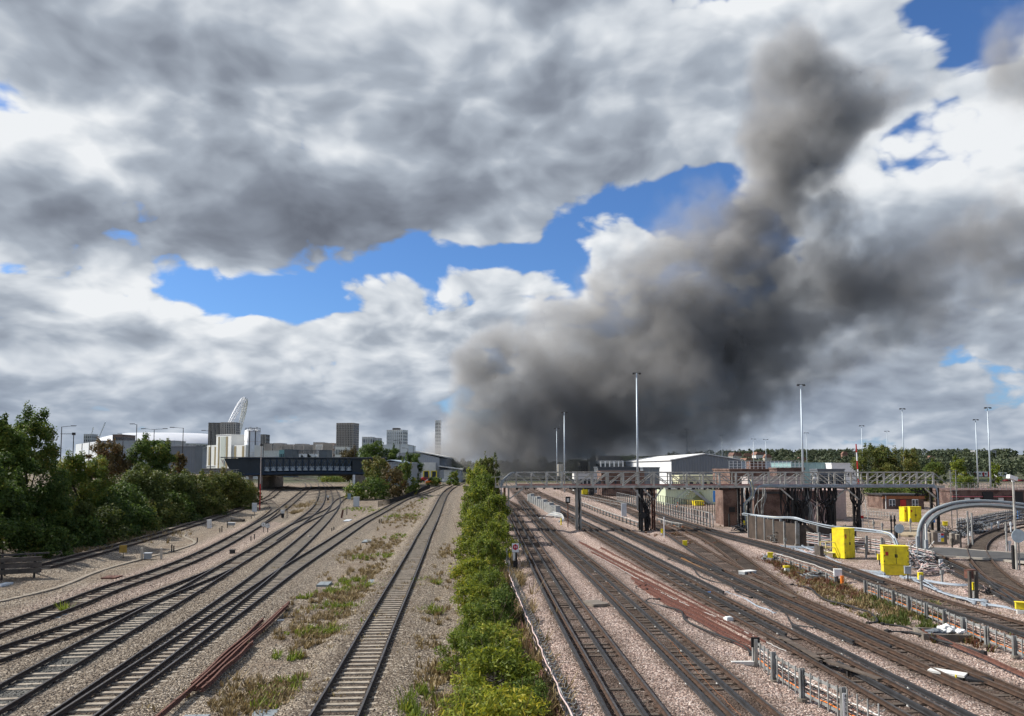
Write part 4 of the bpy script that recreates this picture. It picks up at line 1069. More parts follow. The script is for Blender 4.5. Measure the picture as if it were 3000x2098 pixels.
# loose rusty rails
def loose_rail(label, p0, p1, m=rust, n=1, dz=0.0, zo=0.0):
    a, b_ = G(*p0), G(*p1)
    t = thing('spare_rail', label, 'rail', (0, 0, 0), 0, 'spare rails lying beside the tracks')
    q = [a.lerp(b_, i / 24) for i in range(25)]
    q = [Vector((p.x + 0.03 * math.sin(i * .5), p.y, tz(p.x, p.y) - 0.02 + dz)) for i, p in enumerate(q)]
    mb = MB(); sweep(mb, q, RAIL_PROFILE, m, m); mb.build('bar', None, t)
    for i in (2, 22):
        MB().cbox((q[i].x, q[i].y, q[i].z + 0.16), (0.10, 0.14, 0.02), m).build('clip', None, t)
loose_rail('longest rusty spare rail lying beside the shiny-railed track', (455, 2112), (849, 1768))
loose_rail('rusty spare rail lying close against the longest one', (575, 2022), (845, 1776))
loose_rail('short rusty spare rail on the track side of the bundle', (560, 2012), (772, 1818))
loose_rail('rusty spare rail at the bottom of the bundle', (590, 2026), (742, 1886))
# litter
t = obj_px('litter', 'small pale blue litter beside the rusty spare rails', 'litter', 822, 1820)
MB().bar((-.16, 0, .15), (.16, .05, .17), .09, .05, paleblue).build('can', None, t)

# ------------------------------------------------------------------ covered footbridge
A0, A1 = Vector((-73.5, 196, 0)), Vector((-34.5, 212, 0))
fb = thing('footbridge', 'covered dark blue steel footbridge with cross-braced windows over the tracks', 'footbridge', A0, math.atan2(A1.y - A0.y, A1.x - A0.x))
LB = (A1 - A0).length
def arc(x):                           # gentle camber
    u = (x / LB - 0.55); return 5.55 + 0.75 * (1 - u * u * 3.0)
panel_m = mat('dark_teal_panel', (0.026, 0.036, 0.044), 0.6, 0.2, 0.3)
PW = [5.0, 9.5, 14.0]
for x0, x1 in ((3.6, 6.6), (6.6, 9.8), (LB - 9.4, LB - 5.0), (LB - 5.0, LB)):      # solid wall panels
    MB().add([(x0 + .02, -.02, arc(x0)), (x1 - .02, -.02, arc(x1)), (x1 - .02, -.02, 10.05), (x0 + .02, -.02, 10.05), (x0 + .02, .1, arc(x0)), (x1 - .02, .1, arc(x1)), (x1 - .02, .1, 10.05), (x0 + .02, .1, 10.05)],
             [(0, 1, 2, 3), (7, 6, 5, 4), (0, 4, 5, 1), (3, 2, 6, 7), (0, 3, 7, 4), (1, 5, 6, 2)], panel_m).build('wall_panel', None, fb)
MB().prism([(0.2, 9.9), (3.58, 9.95), (3.58, arc(3.6)), (2.9, 6.2), (1.4, 7.4)], -0.02, 0.1, panel_m).build('raked_end', None, fb)
x0, x1, NB = 9.9, LB - 9.5, 14
for i in range(NB):
    a, b_ = x0 + (x1 - x0) * i / NB, x0 + (x1 - x0) * (i + 1) / NB; zb, zt = arc((a + b_) / 2) + 0.5, 9.75
    MB().cbox((a, 0.02, zb - 0.4), (0.28, 0.2, zt - zb + 0.6), bluesteel).build('mullion', None, fb)
    for p_, q_ in (((a, zb), (b_, zt)), ((b_, zb), (a, zt))):
        MB().bar((p_[0], 0.0, p_[1]), (q_[0], 0.0, q_[1]), 0.16, 0.12, mat('brace_blue', (0.05, 0.085, 0.13), .5)).build('brace', None, fb)
    MB().box(a + .2, 0.12, zb, b_ - .2, 0.16, zb + 1.15, mat('frosted_panel', (0.34, 0.40, 0.44), 0.4)).build('lower_pane', None, fb)
    MB().box(a + .2, 0.12, zb + 1.16, b_ - .2, 0.15, zt, glass).build('upper_pane', None, fb)
b = MB()
for i in range(24):
    a, c = LB * i / 24 * 0.92 + 3.6 * (1 - i / 24), LB * (i + 1) / 24 * 0.92 + 3.6 * (1 - (i + 1) / 24)
    b.bar((a, -0.08, arc(a) - 0.1), (c, -0.08, arc(c) - 0.1), 0.25, 0.55, bluesteel)
b.build('lower_girder', None, fb)
MB().box(3.6, -0.12, 9.76, LB, 0.12, 10.04, bluesteel).build('upper_girder', None, fb)
MB().add([(-0.6, -0.7, 10.06), (LB, -0.7, 10.1), (LB, 4.4, 10.1), (-0.6, 4.4, 10.06), (-0.6, -0.7, 10.26), (LB, -0.7, 10.34), (LB, 4.4, 10.34), (-0.6, 4.4, 10.26)],
         [(0, 3, 2, 1), (4, 5, 6, 7), (0, 1, 5, 4), (1, 2, 6, 5), (2, 3, 7, 6), (3, 0, 4, 7)], mat('roof_sheet', (0.10, 0.11, 0.12), 0.5)).build('roof', None, fb)
MB().box(3.6, 0.2, 5.6, LB, 3.8, 5.9, panel_m).build('floor', None, fb)
MB().box(3.6, 3.85, 5.7, LB, 3.95, 9.98, panel_m).build('far_wall', None, fb)
MB().box(4.0, 4.2, 5.3, LB, 22, 6.4, darkconc).build('shadow_deck', None, fb)  # hidden deck added behind the footbridge to widen its shadow on the ground
MB().box(4.0, 21.6, 6.4, LB, 22, 7.6, darkconc).build('parapet', None, fb)  # far edge of the added deck, out of sight
MB().box(6.5, 0.3, 0.3, 7.3, 3.6, 5.55, darkconc).build('pier', None, fb)
MB().box(9.0, 0.3, 0.3, 9.7, 3.6, 5.55, darkconc).build('pier', None, fb)
MB().box(LB - 8.4, 0.1, 1.2, LB - 4.6, 3.9, 5.5, darkconc).build('pier', None, fb)
MB().box(LB - 9.2, -0.2, 1.2, LB - 8.6, 0.6, 5.6, white).build('drain_post', None, fb)
# abutment wall seen under the bridge
t = thing('retaining_wall', 'stained concrete retaining wall seen under the footbridge', 'wall', at(772, 1420, 216), 0)
MB().box(-1.6, 0, -2.5, 1.4, 14, 2.2, darkconc).build('wall_face', None, t)
MB().box(-1.7, -0.1, 2.2, 1.5, 14.1, 2.4, concrete).build('coping', None, t)
# road parapet above the bank
t = thing('road_fence', 'pale railing along the road above the bank', 'fence', (0, 0, 0))
rp = [at(540, 1392, 168), at(590, 1382, 178), at(640, 1378, 184), at(700, 1376, 190)]
for a, b_ in zip(rp[:-1], rp[1:]):
    n = 8
    for j in range(n):
        p = a.lerp(b_, j / n)
        MB().cbox((p.x, p.y, p.z - 1.2), (0.08, 0.08, 1.3), steel).build('upright', None, t)
    for dz in (0.0, -0.5, -1.0):
        MB().bar(a + Vector((0, 0, dz)), b_ + Vector((0, 0, dz)), 0.06, 0.08, steel).build('rail', None, t)
t = thing('brick_wall', 'low red brick wall below the road railing', 'wall', (0, 0, 0))
for a, b_ in zip(rp[:-1], rp[1:]):
    MB().bar(a + Vector((0, -.3, -2.0)), b_ + Vector((0, -.3, -2.0)), 0.3, 1.7, brick).build('wall_length', None, t)

# ------------------------------------------------------------------ street lamps on the road
def street_lamp(label, px, ytop, D_, arms, group='street lamps along the road above the bank', zb=5.0, L_=1.6):
    p = at(px, ytop, D_)
    zb = min(zb, tz(p.x, D_)) - 0.2 if p.y < 180 else tz(p.x, D_)
    t = thing('street_lamp', label, 'street lamp', (p.x, D_, zb), 0, group)
    H = p.z - zb
    MB().cyl((0, 0, 0), (0, 0, H), 0.13, 0.07, 8, darksteel).build('column', None, t)
    for s_ in arms:
        MB().bar((0, 0, H - 0.05), (s_ * L_, 0, H + 0.12), 0.07, 0.07, darksteel).build('arm', None, t)
        b = MB(); b.cbox((s_ * (L_ + 0.4), 0, H + 0.08), (0.95, 0.3, 0.13), darksteel); b.build('lantern', None, t)
street_lamp('street lamp with one arm behind the tallest tree', 181, 1250, 150, (1,), L_=1.9)
street_lamp('street lamp with a short arm, second from the tall trees', 401, 1244, 165, (-1,), L_=0.6)
street_lamp('double-armed street lamp above the dark round tree', 452, 1258, 168, (-1, 1), L_=2.0)
street_lamp('street lamp with a long arm before the cream plant', 537, 1254, 166, (-1,), L_=2.0)
street_lamp('small street lamp in front of the grey warehouse', 361, 1273, 190, (-1,), L_=0.5)
street_lamp('slim street lamp in front of the cream plant', 619, 1263, 180, (-1,), L_=1.4)
street_lamp('slim lamp above the brown-topped tree', 1040, 1285, 255, (), group='lamps beyond the footbridge')
street_lamp('lamp with an arm in front of the white tower', 1172, 1292, 240, (-1,), group='lamps beyond the footbridge', L_=1.2)
street_lamp('lamp before the factory roof, lower of two', 1195, 1314, 238, (-1,), group='lamps beyond the footbridge', L_=1.0)
street_lamp('lamp before the factory roof, higher of two', 1211, 1305, 262, (-1,), group='lamps beyond the footbridge', L_=1.2)
# camera mast by the trees
p = at(216, 1275, 150)
t = thing('camera_mast', 'camera on a mast behind the tallest bank tree', 'camera', (p.x, 150, 5.2))
MB().cyl((0, 0, 0), (0, 0, p.z - 5.2), 0.1, 0.08, 8, darksteel).build('mast', None, t)
MB().box(-2.6, -.05, p.z - 5.0, 0, .05, p.z - 4.9, darksteel).build('arm', None, t)
MB().cbox((0, 0, p.z - 5.2), (0.45, 0.5, 0.5), darksteel).build('camera_head', None, t)
# ------------------------------------------------------------------ far buildings
def slabs(t, x0, x1, y0, z0, z1, nf, nb, wm, fm, inset=0.12, w_frac=0.55, h_frac=0.6, part='window'):
    """front windows of a facade, set into frames of depth, joined as one many-windowed part"""
    b = MB(); fw, fh = (x1 - x0) / nb, (z1 - z0) / nf
    for i in range(nb):
        for j in range(nf):
            cx, cz = x0 + (i + .5) * fw, z0 + (j + .5) * fh
            b.box(cx - fw * w_frac / 2, y0 - 0.12, cz - fh * h_frac / 2, cx + fw * w_frac / 2, y0 + 0.3, cz + fh * h_frac / 2, wm)
    o = b.build(part + '_grid', None, t); tag(o, kind='stuff'); return o
def ribs(t, x0, x1, y0, z0, z1, n, m, wd=0.35, d=0.5):
    b = MB()
    for i in range(n + 1):
        x = x0 + (x1 - x0) * i / n
        b.box(x - wd / 2, y0 - d, z0, x + wd / 2, y0, z1, m)
    o = b.build('facade_ribs', None, t); tag(o, kind='stuff')
def building(name, label, px0, px1, ytop, D_, m, depth=18, floors=0, bays=0, rib=None, roof=True, cat='building', wm=None, group=None, ybase=None, zb=None, wfr=0.55, hfr=0.6, rz=0.0):
    a, b_ = at(px0, ytop, D_), at(px1, ytop, D_)
    zb = tz(a.x, D_) if zb is None else zb
    H = a.z - zb; W_ = b_.x - a.x
    t = thing(name, label, cat, (a.x, D_, zb), rz, group)
    MB().box(0, 0, -1.5, W_, depth, H, m).build('wall', None, t)
    if roof: MB().box(-0.15, -0.15, H, W_ + 0.15, depth + 0.15, H + max(0.3, H * 0.012), m).build('parapet', None, t)
    if floors: slabs(t, W_ * 0.03, W_ * 0.97, 0, H * 0.04, H * 0.97, floors, bays, wm or glass, m, w_frac=wfr, h_frac=hfr)
    if rib: ribs(t, 0.2, W_ - 0.2, -0.12, 0, H, rib[0], rib[1], rib[2] if len(rib) > 2 else 0.35)
    if floors:                                    # windows on the side face towards the tracks
        b = MB(); nb = max(2, int(depth / W_ * bays)); fh = H * 0.93 / floors
        for side_x in ((W_,) if a.x < 0 else (0,)):
            for i in range(nb):
                for j in range(floors):
                    cy, cz = depth * (i + .5) / nb, H * 0.04 + (j + .5) * fh
                    b.box(side_x - 0.1, cy - depth / nb * 0.27, cz - fh * hfr / 2, side_x + 0.1, cy + depth / nb * 0.27, cz + fh * hfr / 2, wm or glass)
        tag(b.build('side_window_grid', None, t), kind='stuff')
    return t, W_, H
FB = 'far buildings beyond the railway'
dkb = mat('dark_brown_facade', (0.085, 0.078, 0.075), 0.7, 0.1, 0.1)
stripe = mat('pale_facade_rib', (0.56, 0.51, 0.46), 0.8, 0.1, 0.1)
tanw = mat('tan_facade', (0.33, 0.285, 0.255), 0.8, 0.1, 0.1)
greyw = mat('grey_facade', (0.42, 0.42, 0.42), 0.8, 0.1, 0.1)
cream = mat('cream_cladding', (0.72, 0.71, 0.65), 0.6, 0.08, 0.3)
tan_strip = mat('ochre_panel', (0.27, 0.22, 0.12), 0.6, 0.08, 0.3)
palegreen = mat('pale_green_panel', (0.47, 0.50, 0.44), 0.6, 0.08, 0.3)
building('apartment_tower', 'dark ribbed apartment tower, darker half, behind the cream plant', 611, 647, 1240, 900, dkb, 14, 20, 6, (9, stripe, 0.35), group=FB, zb=2)
building('apartment_tower', 'striped apartment tower, paler half, in front of the arch foot', 648, 691, 1239, 898, tanw, 14, 20, 6, (8, stripe, 0.75), group=FB, zb=2)
building('apartment_tower', 'tall brown apartment tower with a striped edge above the footbridge', 986, 1038, 1241, 700, tanw, 14, 20, 9, (10, stripe, 0.25), group=FB, zb=2, rz=R(-10))
building('apartment_block', 'small white and dark block of flats left of the white tower', 1061, 1092, 1281, 760, offwhite, 16, 6, 7, (6, white, 0.5), group=FB, zb=2)
building('apartment_block', 'darker end of the small white block of flats', 1092, 1111, 1284, 762, greyw, 16, 6, 4, (4, white, 0.35), group=FB, zb=2)
t, W_, H = building('apartment_tower', 'white apartment tower beside the smoke', 1134, 1182, 1261, 820, offwhite, 16, 12, 7, (8, white, 0.9), group=FB, zb=2, rz=R(-12))
MB().box(W_ * .3, 2, H, W_ * .7, 8, H + 2.6, dkb).build('plant_room', None, t)
MB().box(0, -0.6, H - 2.2, W_, 0, H - 1.7, white).build('balcony_band', None, t)
building('apartment_tower', 'slim pale tower half swallowed by smoke', 1275, 1290, 1233, 900, offwhite, 12, 14, 3, (3, white, 0.5), group=FB, zb=2)
building('apartment_block', 'dark block of flats just behind the silos', 761, 779, 1274, 860, dkb, 14, 9, 4, (4, stripe, 0.4), group=FB, zb=2)
building('apartment_block', 'grey block with dark bays behind the silos', 776, 797, 1300, 800, dkb, 16, 5, 5, (6, stripe, 0.5), group=FB, zb=2)
for i, (a, b_, yt, m_, lb) in enumerate([(801, 826, 1299, greyw, 'flat-roofed flats with balconies, first of the far row'), (825, 860, 1303, tanw, 'striped flats, second of the far row'), (864, 893, 1301, greyw, 'flats with pale corner, third of the far row'),
                                          (890, 917, 1304, tanw, 'striped flats, fourth of the far row'), (918, 948, 1297, dkb, 'dark flats, tallest of the far row'), (926, 945, 1304, white, 'pale end block in front of the dark flats'), (946, 976, 1299, tanw, 'striped flats at the end of the far row')]):
    building('apartment_block', lb, a, b_, yt, 780 - 12 * i, m_, 18, 5, 8, (9, stripe if m_ is not white else white, 0.4), group=FB, zb=2)
building('low_building', 'small white house-like block at the foot of the tall brown tower', 982, 1014, 1310, 560, offwhite, 14, 3, 6, group=FB, zb=2)
building('warehouse', 'long white warehouse behind the dark trees by the smoke', 1090, 1196, 1304, 520, clad_wh, 40, 1, 14, group=FB, zb=2, wfr=.4, hfr=.25)
building('low_building', 'pale flat building beyond the bridge with a turquoise end', 773, 818, 1322, 420, offwhite, 20, group=FB, zb=1.5)
t, W_, H = building('low_building', 'turquoise glazed cabin at the end of the pale flat building', 818, 833, 1320, 419, mat('turquoise', (0.20, 0.38, 0.38), 0.5), 12, 2, 3, group=FB, zb=1.5)
building('low_building', 'plain grey block beyond the bridge roof', 833, 857, 1318, 400, dkgrey, 12, group=FB, zb=1.5)
building('low_building', 'small plain grey block further along the bridge roof', 934, 958, 1320, 405, dkgrey, 12, group=FB, zb=1.5)
# line of dark palisade and parked white vans between the grey blocks
t = thing('palisade_fence', 'dark palisade fence between the two plain grey blocks', 'fence', at(858, 1330, 410))
pal = MB().box(-0.08, 0, 0, 0.08, 0.05, 2.3, dkgrey).mesh('pale')
for i in range(46): share('pale', pal, t, (0.3 * i, 0, 0))
MB().box(0, 0.06, 1.7, 13.8, 0.1, 1.85, dkgrey).build('rail', None, t)
def van(label, p, L_=5.2, m=white, rz=0.0, group='vans and lorries parked beyond the tracks'):
    t = thing('parked_van', label, 'van', p, rz, group)
    b = MB(); b.prism([(-L_ / 2, 0.35), (L_ / 2, 0.35), (L_ / 2, 1.15), (L_ / 2 - 0.75, 1.35), (L_ / 2 - 1.35, 2.2), (-L_ / 2, 2.25)], -0.95, 0.95, m); b.build('body', None, t)
    MB().prism([(L_ / 2 - 1.25, 1.45), (L_ / 2 - 0.85, 1.45), (L_ / 2 - 1.4, 2.1), (L_ / 2 - 1.45, 2.1)], -0.97, 0.97, glass).build('windscreen', None, t)
    for x in (-L_ * .3, L_ * .3):
        for y in (-0.9, 0.9): MB().cyl((x, y - .1, 0.35), (x, y + .1, 0.35), 0.35, n=12, m=black).build('wheel', None, t)
for i, (px, lb) in enumerate([(875, 'white van parked behind the palisade, first'), (898, 'white van parked behind the palisade, second'), (916, 'white van parked behind the palisade, third')]):
    van(lb, at(px, 1336, 425) - Vector((0, 0, 1.0)), 5.5)

# ------------------------------------------------------------------ white lattice arch and stadium roof
ar = thing('stadium_arch', 'tall white lattice arch rising behind the towers', 'arch', (0, 0, 0))
PA, PB_, PT = at(628, 1342, 1350), at(676, 1346, 1650), at(717, 1171, 1500)
PM = (PA + PB_) / 2
def archp(t_): return PA.lerp(PB_, t_) + (PT - PM) * (4 * t_ * (1 - t_))
NS, NR, RA = 46, 6, 5.0
rings = []
for i in range(NS + 1):
    u = i / NS; p = archp(u); d = (archp(min(1, u + .01)) - archp(max(0, u - .01))).normalized()
    a = d.cross(Vector((0, 1, 0.2))).normalized(); b_ = d.cross(a)
    rr_ = RA * (0.55 + 0.45 * math.sin(math.pi * u) ** 0.5) if 0 < u < 1 else RA * .5
    rings.append([p + (a * math.cos(6.283 * k / NR + i * .12) + b_ * math.sin(6.283 * k / NR + i * .12)) * rr_ for k in range(NR)])
awhite = mat('arch_white', (0.80, 0.80, 0.80), 0.5, 0.05, 0.1)
for k in range(NR):
    MB().tube([r[k] for r in rings], 0.42, 5, awhite).build('chord', None, ar)
b = MB()
for i in range(NS):
    for k in range(NR):
        b.bar(rings[i][k], rings[i + 1][(k + 1) % NR], 0.55, 0.55, awhite); b.bar(rings[i][(k + 1) % NR], rings[i + 1][k], 0.4, 0.4, awhite)
tag(b.build('lattice', None, ar), kind='stuff')
st = thing('stadium', 'white stadium roof and rim behind the grey warehouse', 'stadium', at(490, 1292, 1200))
def ring_mesh(rx, ry, z, n=48): return [(rx * math.cos(6.283 * i / n), ry * math.sin(6.283 * i / n), z) for i in range(n)]
def loft(rings_, m):
    b = MB(); n = len(rings_[0]); vs = [v for r in rings_ for v in r]
    b.add(vs, [(i * n + k, i * n + (k + 1) % n, (i + 1) * n + (k + 1) % n, (i + 1) * n + k) for i in range(len(rings_) - 1) for k in range(n)], m); return b
swhite = mat('roof_membrane', (0.56, 0.57, 0.59), 0.5, 0.08, 0.02)
loft([ring_mesh(112, 100, -6), ring_mesh(106, 92, 0), ring_mesh(84, 72, 7), ring_mesh(62, 52, 11), ring_mesh(50, 42, 8)], swhite).build('roof', None, st, True)
loft([ring_mesh(102, 92, -44), ring_mesh(106, 96, -7)], greyw).build('bowl_wall', None, st)
b = MB(); r0, r1 = ring_mesh(113, 101, -7, 70), ring_mesh(108, 97, -13, 70)
for i in range(70): b.bar(r0[i], r1[(i + 1) % 70], 0.8, 0.8, white); b.bar(r1[i], r0[(i + 1) % 70], 0.8, 0.8, white); b.bar(r0[i], r0[(i + 1) % 70], 1.0, 1.0, white)
tag(b.build('rim_truss', None, st), kind='stuff')
building('office_block', 'brown office block poking up behind the grey warehouse', 330, 358, 1274, 560, mat('brown_facade', (0.20, 0.14, 0.115), 0.8), 20, 6, 6, group=FB, zb=3)
building('office_block', 'unfinished pale tower with hoist far behind the trees', 246, 268, 1273, 900, greyw, 14, 10, 4, (4, white, .3), group=FB, zb=3)
# tower cranes, far
for px, y0, lb, ln in ((268, 1252, 'distant white tower crane beside the unfinished tower', 4), (299, 1237, 'distant white luffing crane, taller of the two', 7)):
    p = at(px, y0, 950); t = thing('tower_crane', lb, 'crane', (p.x, 950, 3), 0, 'distant tower cranes')
    MB().bar((-ln, 0, 0), (-ln, 0, p.z - 30), 1.1, 1.1, white).build('mast', None, t)
    MB().bar((-ln, 0, p.z - 32), (ln * .6, 0, p.z - 3), 0.9, 0.9, white).build('jib', None, t)
    MB().bar((-ln, 0, p.z - 32), (-ln - 4, 0, p.z - 30), 1.4, 1.4, greyw).build('counter_jib', None, t)

# ------------------------------------------------------------------ grey warehouse beyond the bank
t, W_, H = building('warehouse', 'big grey ribbed warehouse behind the bank trees', 285, 512, 1293, 300, clad_lt, 10, cat='warehouse', zb=4)
for i in range(1, 6): MB().box(W_ * i / 6 - .08, -0.1, 0, W_ * i / 6 + .08, 0, H, clad_dk).build('panel_joint', None, t)
t, W_, H = building('warehouse', 'dark grey warehouse wing nearer the cream plant', 466, 572, 1308, 250, clad_dk, 6, cat='warehouse', zb=4)
MB().box(-0.3, -0.3, H, W_ + .3, 0, H + 0.4, clad_lt).build('gutter', None, t)
t = thing('warehouse', 'pale angled end of the grey warehouse beside the tall trees', 'warehouse', at(222, 1342, 300))
q0, q1 = at(222, 1302, 340), at(286, 1293, 300)
o_ = Vector(t.location)
b = MB(); a0, a1 = q0 - o_, q1 - o_
b.add([(a0.x, a0.y, -6), (a1.x, a1.y, -6), (a1.x, a1.y, a1.z), (a0.x, a0.y, a0.z), (a0.x, a0.y + 12, -6), (a1.x, a1.y + 12, -6), (a1.x, a1.y + 12, a1.z), (a0.x, a0.y + 12, a0.z)],
      [(0, 1, 2, 3), (1, 5, 6, 2), (3, 2, 6, 7), (0, 3, 7, 4), (4, 7, 6, 5)], clad_wh); b.build('wall', None, t)
for f in (0.33, 0.66):
    p = a0.lerp(a1, f); MB().box(p.x - .1, p.y - .3, -6, p.x + .1, p.y - .05, p.z, clad_dk).build('downpipe', None, t)

# ------------------------------------------------------------------ cream concrete plant with silos
pl, W_, H = building('concrete_plant', 'cream clad plant tower with ochre stripes above the footbridge', 634, 708, 1276, 330, mat('cream_bright', (0.80, 0.79, 0.74), 0.6, 0.08, 0.3), 7, cat='plant', zb=3.5, rz=R(-36), )
for f0, f1 in ((0.14, 0.24), (0.66, 0.78)): MB().box(W_ * f0, -0.08, 0.3, W_ * f1, -0.001, H - 0.6, tan_strip).build('ochre_stripe', None, pl)
MB().box(W_ * .30, -0.07, 0.3, W_ * .62, -0.001, H - .6, palegreen).build('pale_panel', None, pl)
wz = at(582, 1304, 330)
lw = at(582, 1304, 330).x - pl.location.x; lh = wz.z - 3.5
MB().box(lw, 0.5, -1, -0.05, 9, lh, cream).build('low_wing', None, pl)
for f in (0.28, 0.86): MB().box(lw * (1 - f) - .8, 0.42, lh * .35, lw * (1 - f) + .8, 0.499, lh * .95, tan_strip).build('ochre_stripe', None, pl)
for z in (lh * .12, lh * .22, lh * .32): MB().box(lw - .2, 0.3, z, -0.05, 0.49, z + 0.3, white).build('pipe_band', None, pl)
rx = at(770, 1304, 330).x - pl.location.x
MB().box(W_ + .05, 0.6, -1, rx, 9, lh - .3, cream).build('right_wing', None, pl)
for f in (0.15, 0.75): MB().box(W_ + (rx - W_) * f, 0.52, lh * .3, W_ + (rx - W_) * f + 1.4, 0.599, lh * .95, tan_strip).build('ochre_stripe', None, pl)
for q in ((.40, .52), (.52, .58)): MB().bar((W_ * q[0], -0.3, H * .42), (W_ * q[1], -0.3, H * .30), .25, .25, stripe).build('chute', None, pl)
silo_m = mat('silo_steel', (0.62, 0.63, 0.63), 0.45, 0.15, 0.5, 0.2)
for px, lb, dd in ((732, 'pale steel silo, larger of the pair beside the plant', 322), (749, 'pale steel silo behind the larger one', 326)):
    c = at(px, 1262, dd); t = thing('silo', lb, 'silo', (c.x, dd, 3.5), 0, 'steel silos beside the cream plant'); H2 = c.z - 3.5; r_ = 2.05
    MB().cyl((0, 0, 0), (0, 0, H2), r_, n=28, m=silo_m).build('drum', None, t, True)
    MB().cyl((0, 0, H2), (0, 0, H2 + .5), r_, r_ * .6, 28, silo_m).build('dome', None, t)
    for f in (.28, .52, .76, .985): MB().cyl((0, 0, H2 * f), (0, 0, H2 * f + .16), r_ + .05, n=28, m=stripe).build('hoop', None, t)
    MB().cbox((.3, 0, H2 + .5), (.8, .8, 1.1), silo_m).build('filter', None, t)
    for k_ in range(12):
        a = 6.283 * k_ / 12; MB().bar((r_ * .95 * math.cos(a), r_ * .95 * math.sin(a), H2), (r_ * .95 * math.cos(a), r_ * .95 * math.sin(a), H2 + 1.1), .07, .07, darksteel).build('guard_post', None, t)
    MB().tube([(r_ * .95 * math.cos(6.283 * k_ / 24), r_ * .95 * math.sin(6.283 * k_ / 24), H2 + 1.1) for k_ in range(25)], .05, 4, darksteel).build('guard_rail', None, t)
    MB().bar((r_ * .3, -r_ - .1, 0), (r_ * .3, -r_ - .1, H2), .35, .12, darksteel).build('ladder', None, t)
p = at(600, 1364, 300)
t = thing('boundary_wall', 'dark boundary wall below the cream plant', 'wall', (p.x - 6, 300, 3.5)); MB().box(0, 0, 0, 22, .4, 3.4, darkconc).build('wall_face', None, t); MB().box(-.1, -.1, 3.4, 22.1, .5, 3.6, concrete).build('coping', None, t)

# ------------------------------------------------------------------ burning factory
fx0, fx1 = at(1214, 1324, 285), at(1303, 1341, 285)
fc = thing('factory', 'grey gabled factory half hidden by smoke, with yellow-framed loading doors', 'factory', (at(1212, 1400, 285).x, 285, 2.0))
X = lambda px: at(px, 1400, 285).x - fc.location.x
Z = lambda py: at(1250, py, 285).z - 2.0
MB().prism([(X(1214) - 6, -1), (X(1287), -1), (X(1287), Z(1341)), (X(1214), Z(1324)), (X(1214) - 6, Z(1327))], 0, 60, clad_lt).build('wall', None, fc)
MB().add([(X(1212), -0.7, Z(1322.5)), (X(1305), -0.7, Z(1340)), (X(1305), 60, Z(1340)), (X(1212), 60, Z(1322.5)), (X(1212), -0.7, Z(1322.5) + .35), (X(1305), -0.7, Z(1340) + .35), (X(1305), 60, Z(1340) + .35), (X(1212), 60, Z(1322.5) + .35)],
         [(0, 3, 2, 1), (4, 5, 6, 7), (0, 1, 5, 4), (1, 2, 6, 5), (2, 3, 7, 6), (3, 0, 4, 7)], offwhite).build('roof', None, fc)
MB().box(X(1235), -1.2, -1, X(1277), -0.02, Z(1355), offwhite).build('loading_bay', None, fc)
for a, b_ in ((1241, 1259), (1264, 1281)):
    MB().box(X(a), -1.32, 0, X(b_), -1.21, Z(1379), yellow).build('door_frame', None, fc)
    MB().box(X(a) + .35, -1.36, 0, X(b_) - .35, -1.325, Z(1381), glass).build('loading_door', None, fc)
MB().box(X(1287), 0.5, -1, X(1305), 30, Z(1343), dkgrey).build('shade_coloured_block', None, fc)  # set-back block; the shade of a recess is put into its dark grey
MB().prism([(X(1287), Z(1364)), (X(1287), Z(1367)), (X(1352), Z(1376)), (X(1352), Z(1374.5))], -2.0, 12, offwhite).build('canopy', None, fc)
MB().box(X(1288), -0.5, -1, X(1350), 11, Z(1376), clad_lt).build('annex', None, fc)
MB().box(X(1301), -0.62, 0, X(1323), -0.51, Z(1377), offwhite).build('roller_door', None, fc)
# pale shed roof behind the willow
t, W_, H = building('shed', 'pale blue roofed shed behind the willow', 1100, 1202, 1357, 222, clad_lt, 20, zb=2, cat='shed')
MB().prism([(-.4, H), (W_ * .42, H + 1.0), (W_ + .3, H - .1), (W_ + .3, H - .3), (W_ * .42, H + .8), (-.4, H - .2)], -0.4, 20, mat('pale_roof', (0.34, 0.41, 0.46), .5)).build('roof', None, t)
# vehicles and orange barriers in the factory yard
def car(label, p, m, rz=0.0, group='cars in the factory yard'):
    t = thing('parked_car', label, 'car', p, rz, group)
    MB().prism([(-2.1, .3), (2.1, .3), (2.15, .75), (1.2, .9), (.6, 1.42), (-1.1, 1.45), (-1.9, .95), (-2.15, .8)], -.85, .85, m).build('body', None, t)
    MB().prism([(-1.0, .98), (.95, .98), (.5, 1.36), (-.95, 1.38)], -.87, .87, glass).build('side_glass', None, t)
    for x in (-1.3, 1.3):
        for y in (-.8, .8): MB().cyl((x, y - .1, .32), (x, y + .1, .32), .32, n=12, m=black).build('wheel', None, t)
Y0 = 262
for px, py, m_, lb in ((1248, 1398, red, 'dark red car in front of the loading doors'), (1243, 1403, black, 'black car nearest the trees by the factory'), (1262, 1408, white, 'white car before the loading doors'), (1270, 1399, dkgrey, 'dark car between the loading doors')):
    p = at(px, py, Y0); car(lb, (p.x, Y0, tz(p.x, Y0) + (1410 - py) * .06), m_, 0.3)
for i, (px, py) in enumerate(((1254, 1403), (1262, 1403), (1271, 1406), (1284, 1402))):
    p = at(px, py, Y0 - 4); t = thing('barrier', ['orange barrier beside the dark red car', 'orange barrier, second in the factory yard', 'orange barrier, third in the factory yard', 'orange barrier standing apart by the annex'][i], 'barrier', (p.x, Y0 - 4, tz(p.x, Y0)), .1, 'orange barriers in the factory yard')
    MB().prism([(-.9, 0), (.9, 0), (.8, 1.0), (-.8, 1.0)], -.25, .25, orange).build('panel', None, t); MB().box(-1, -.3, 0, 1, .3, .12, black).build('foot', None, t)
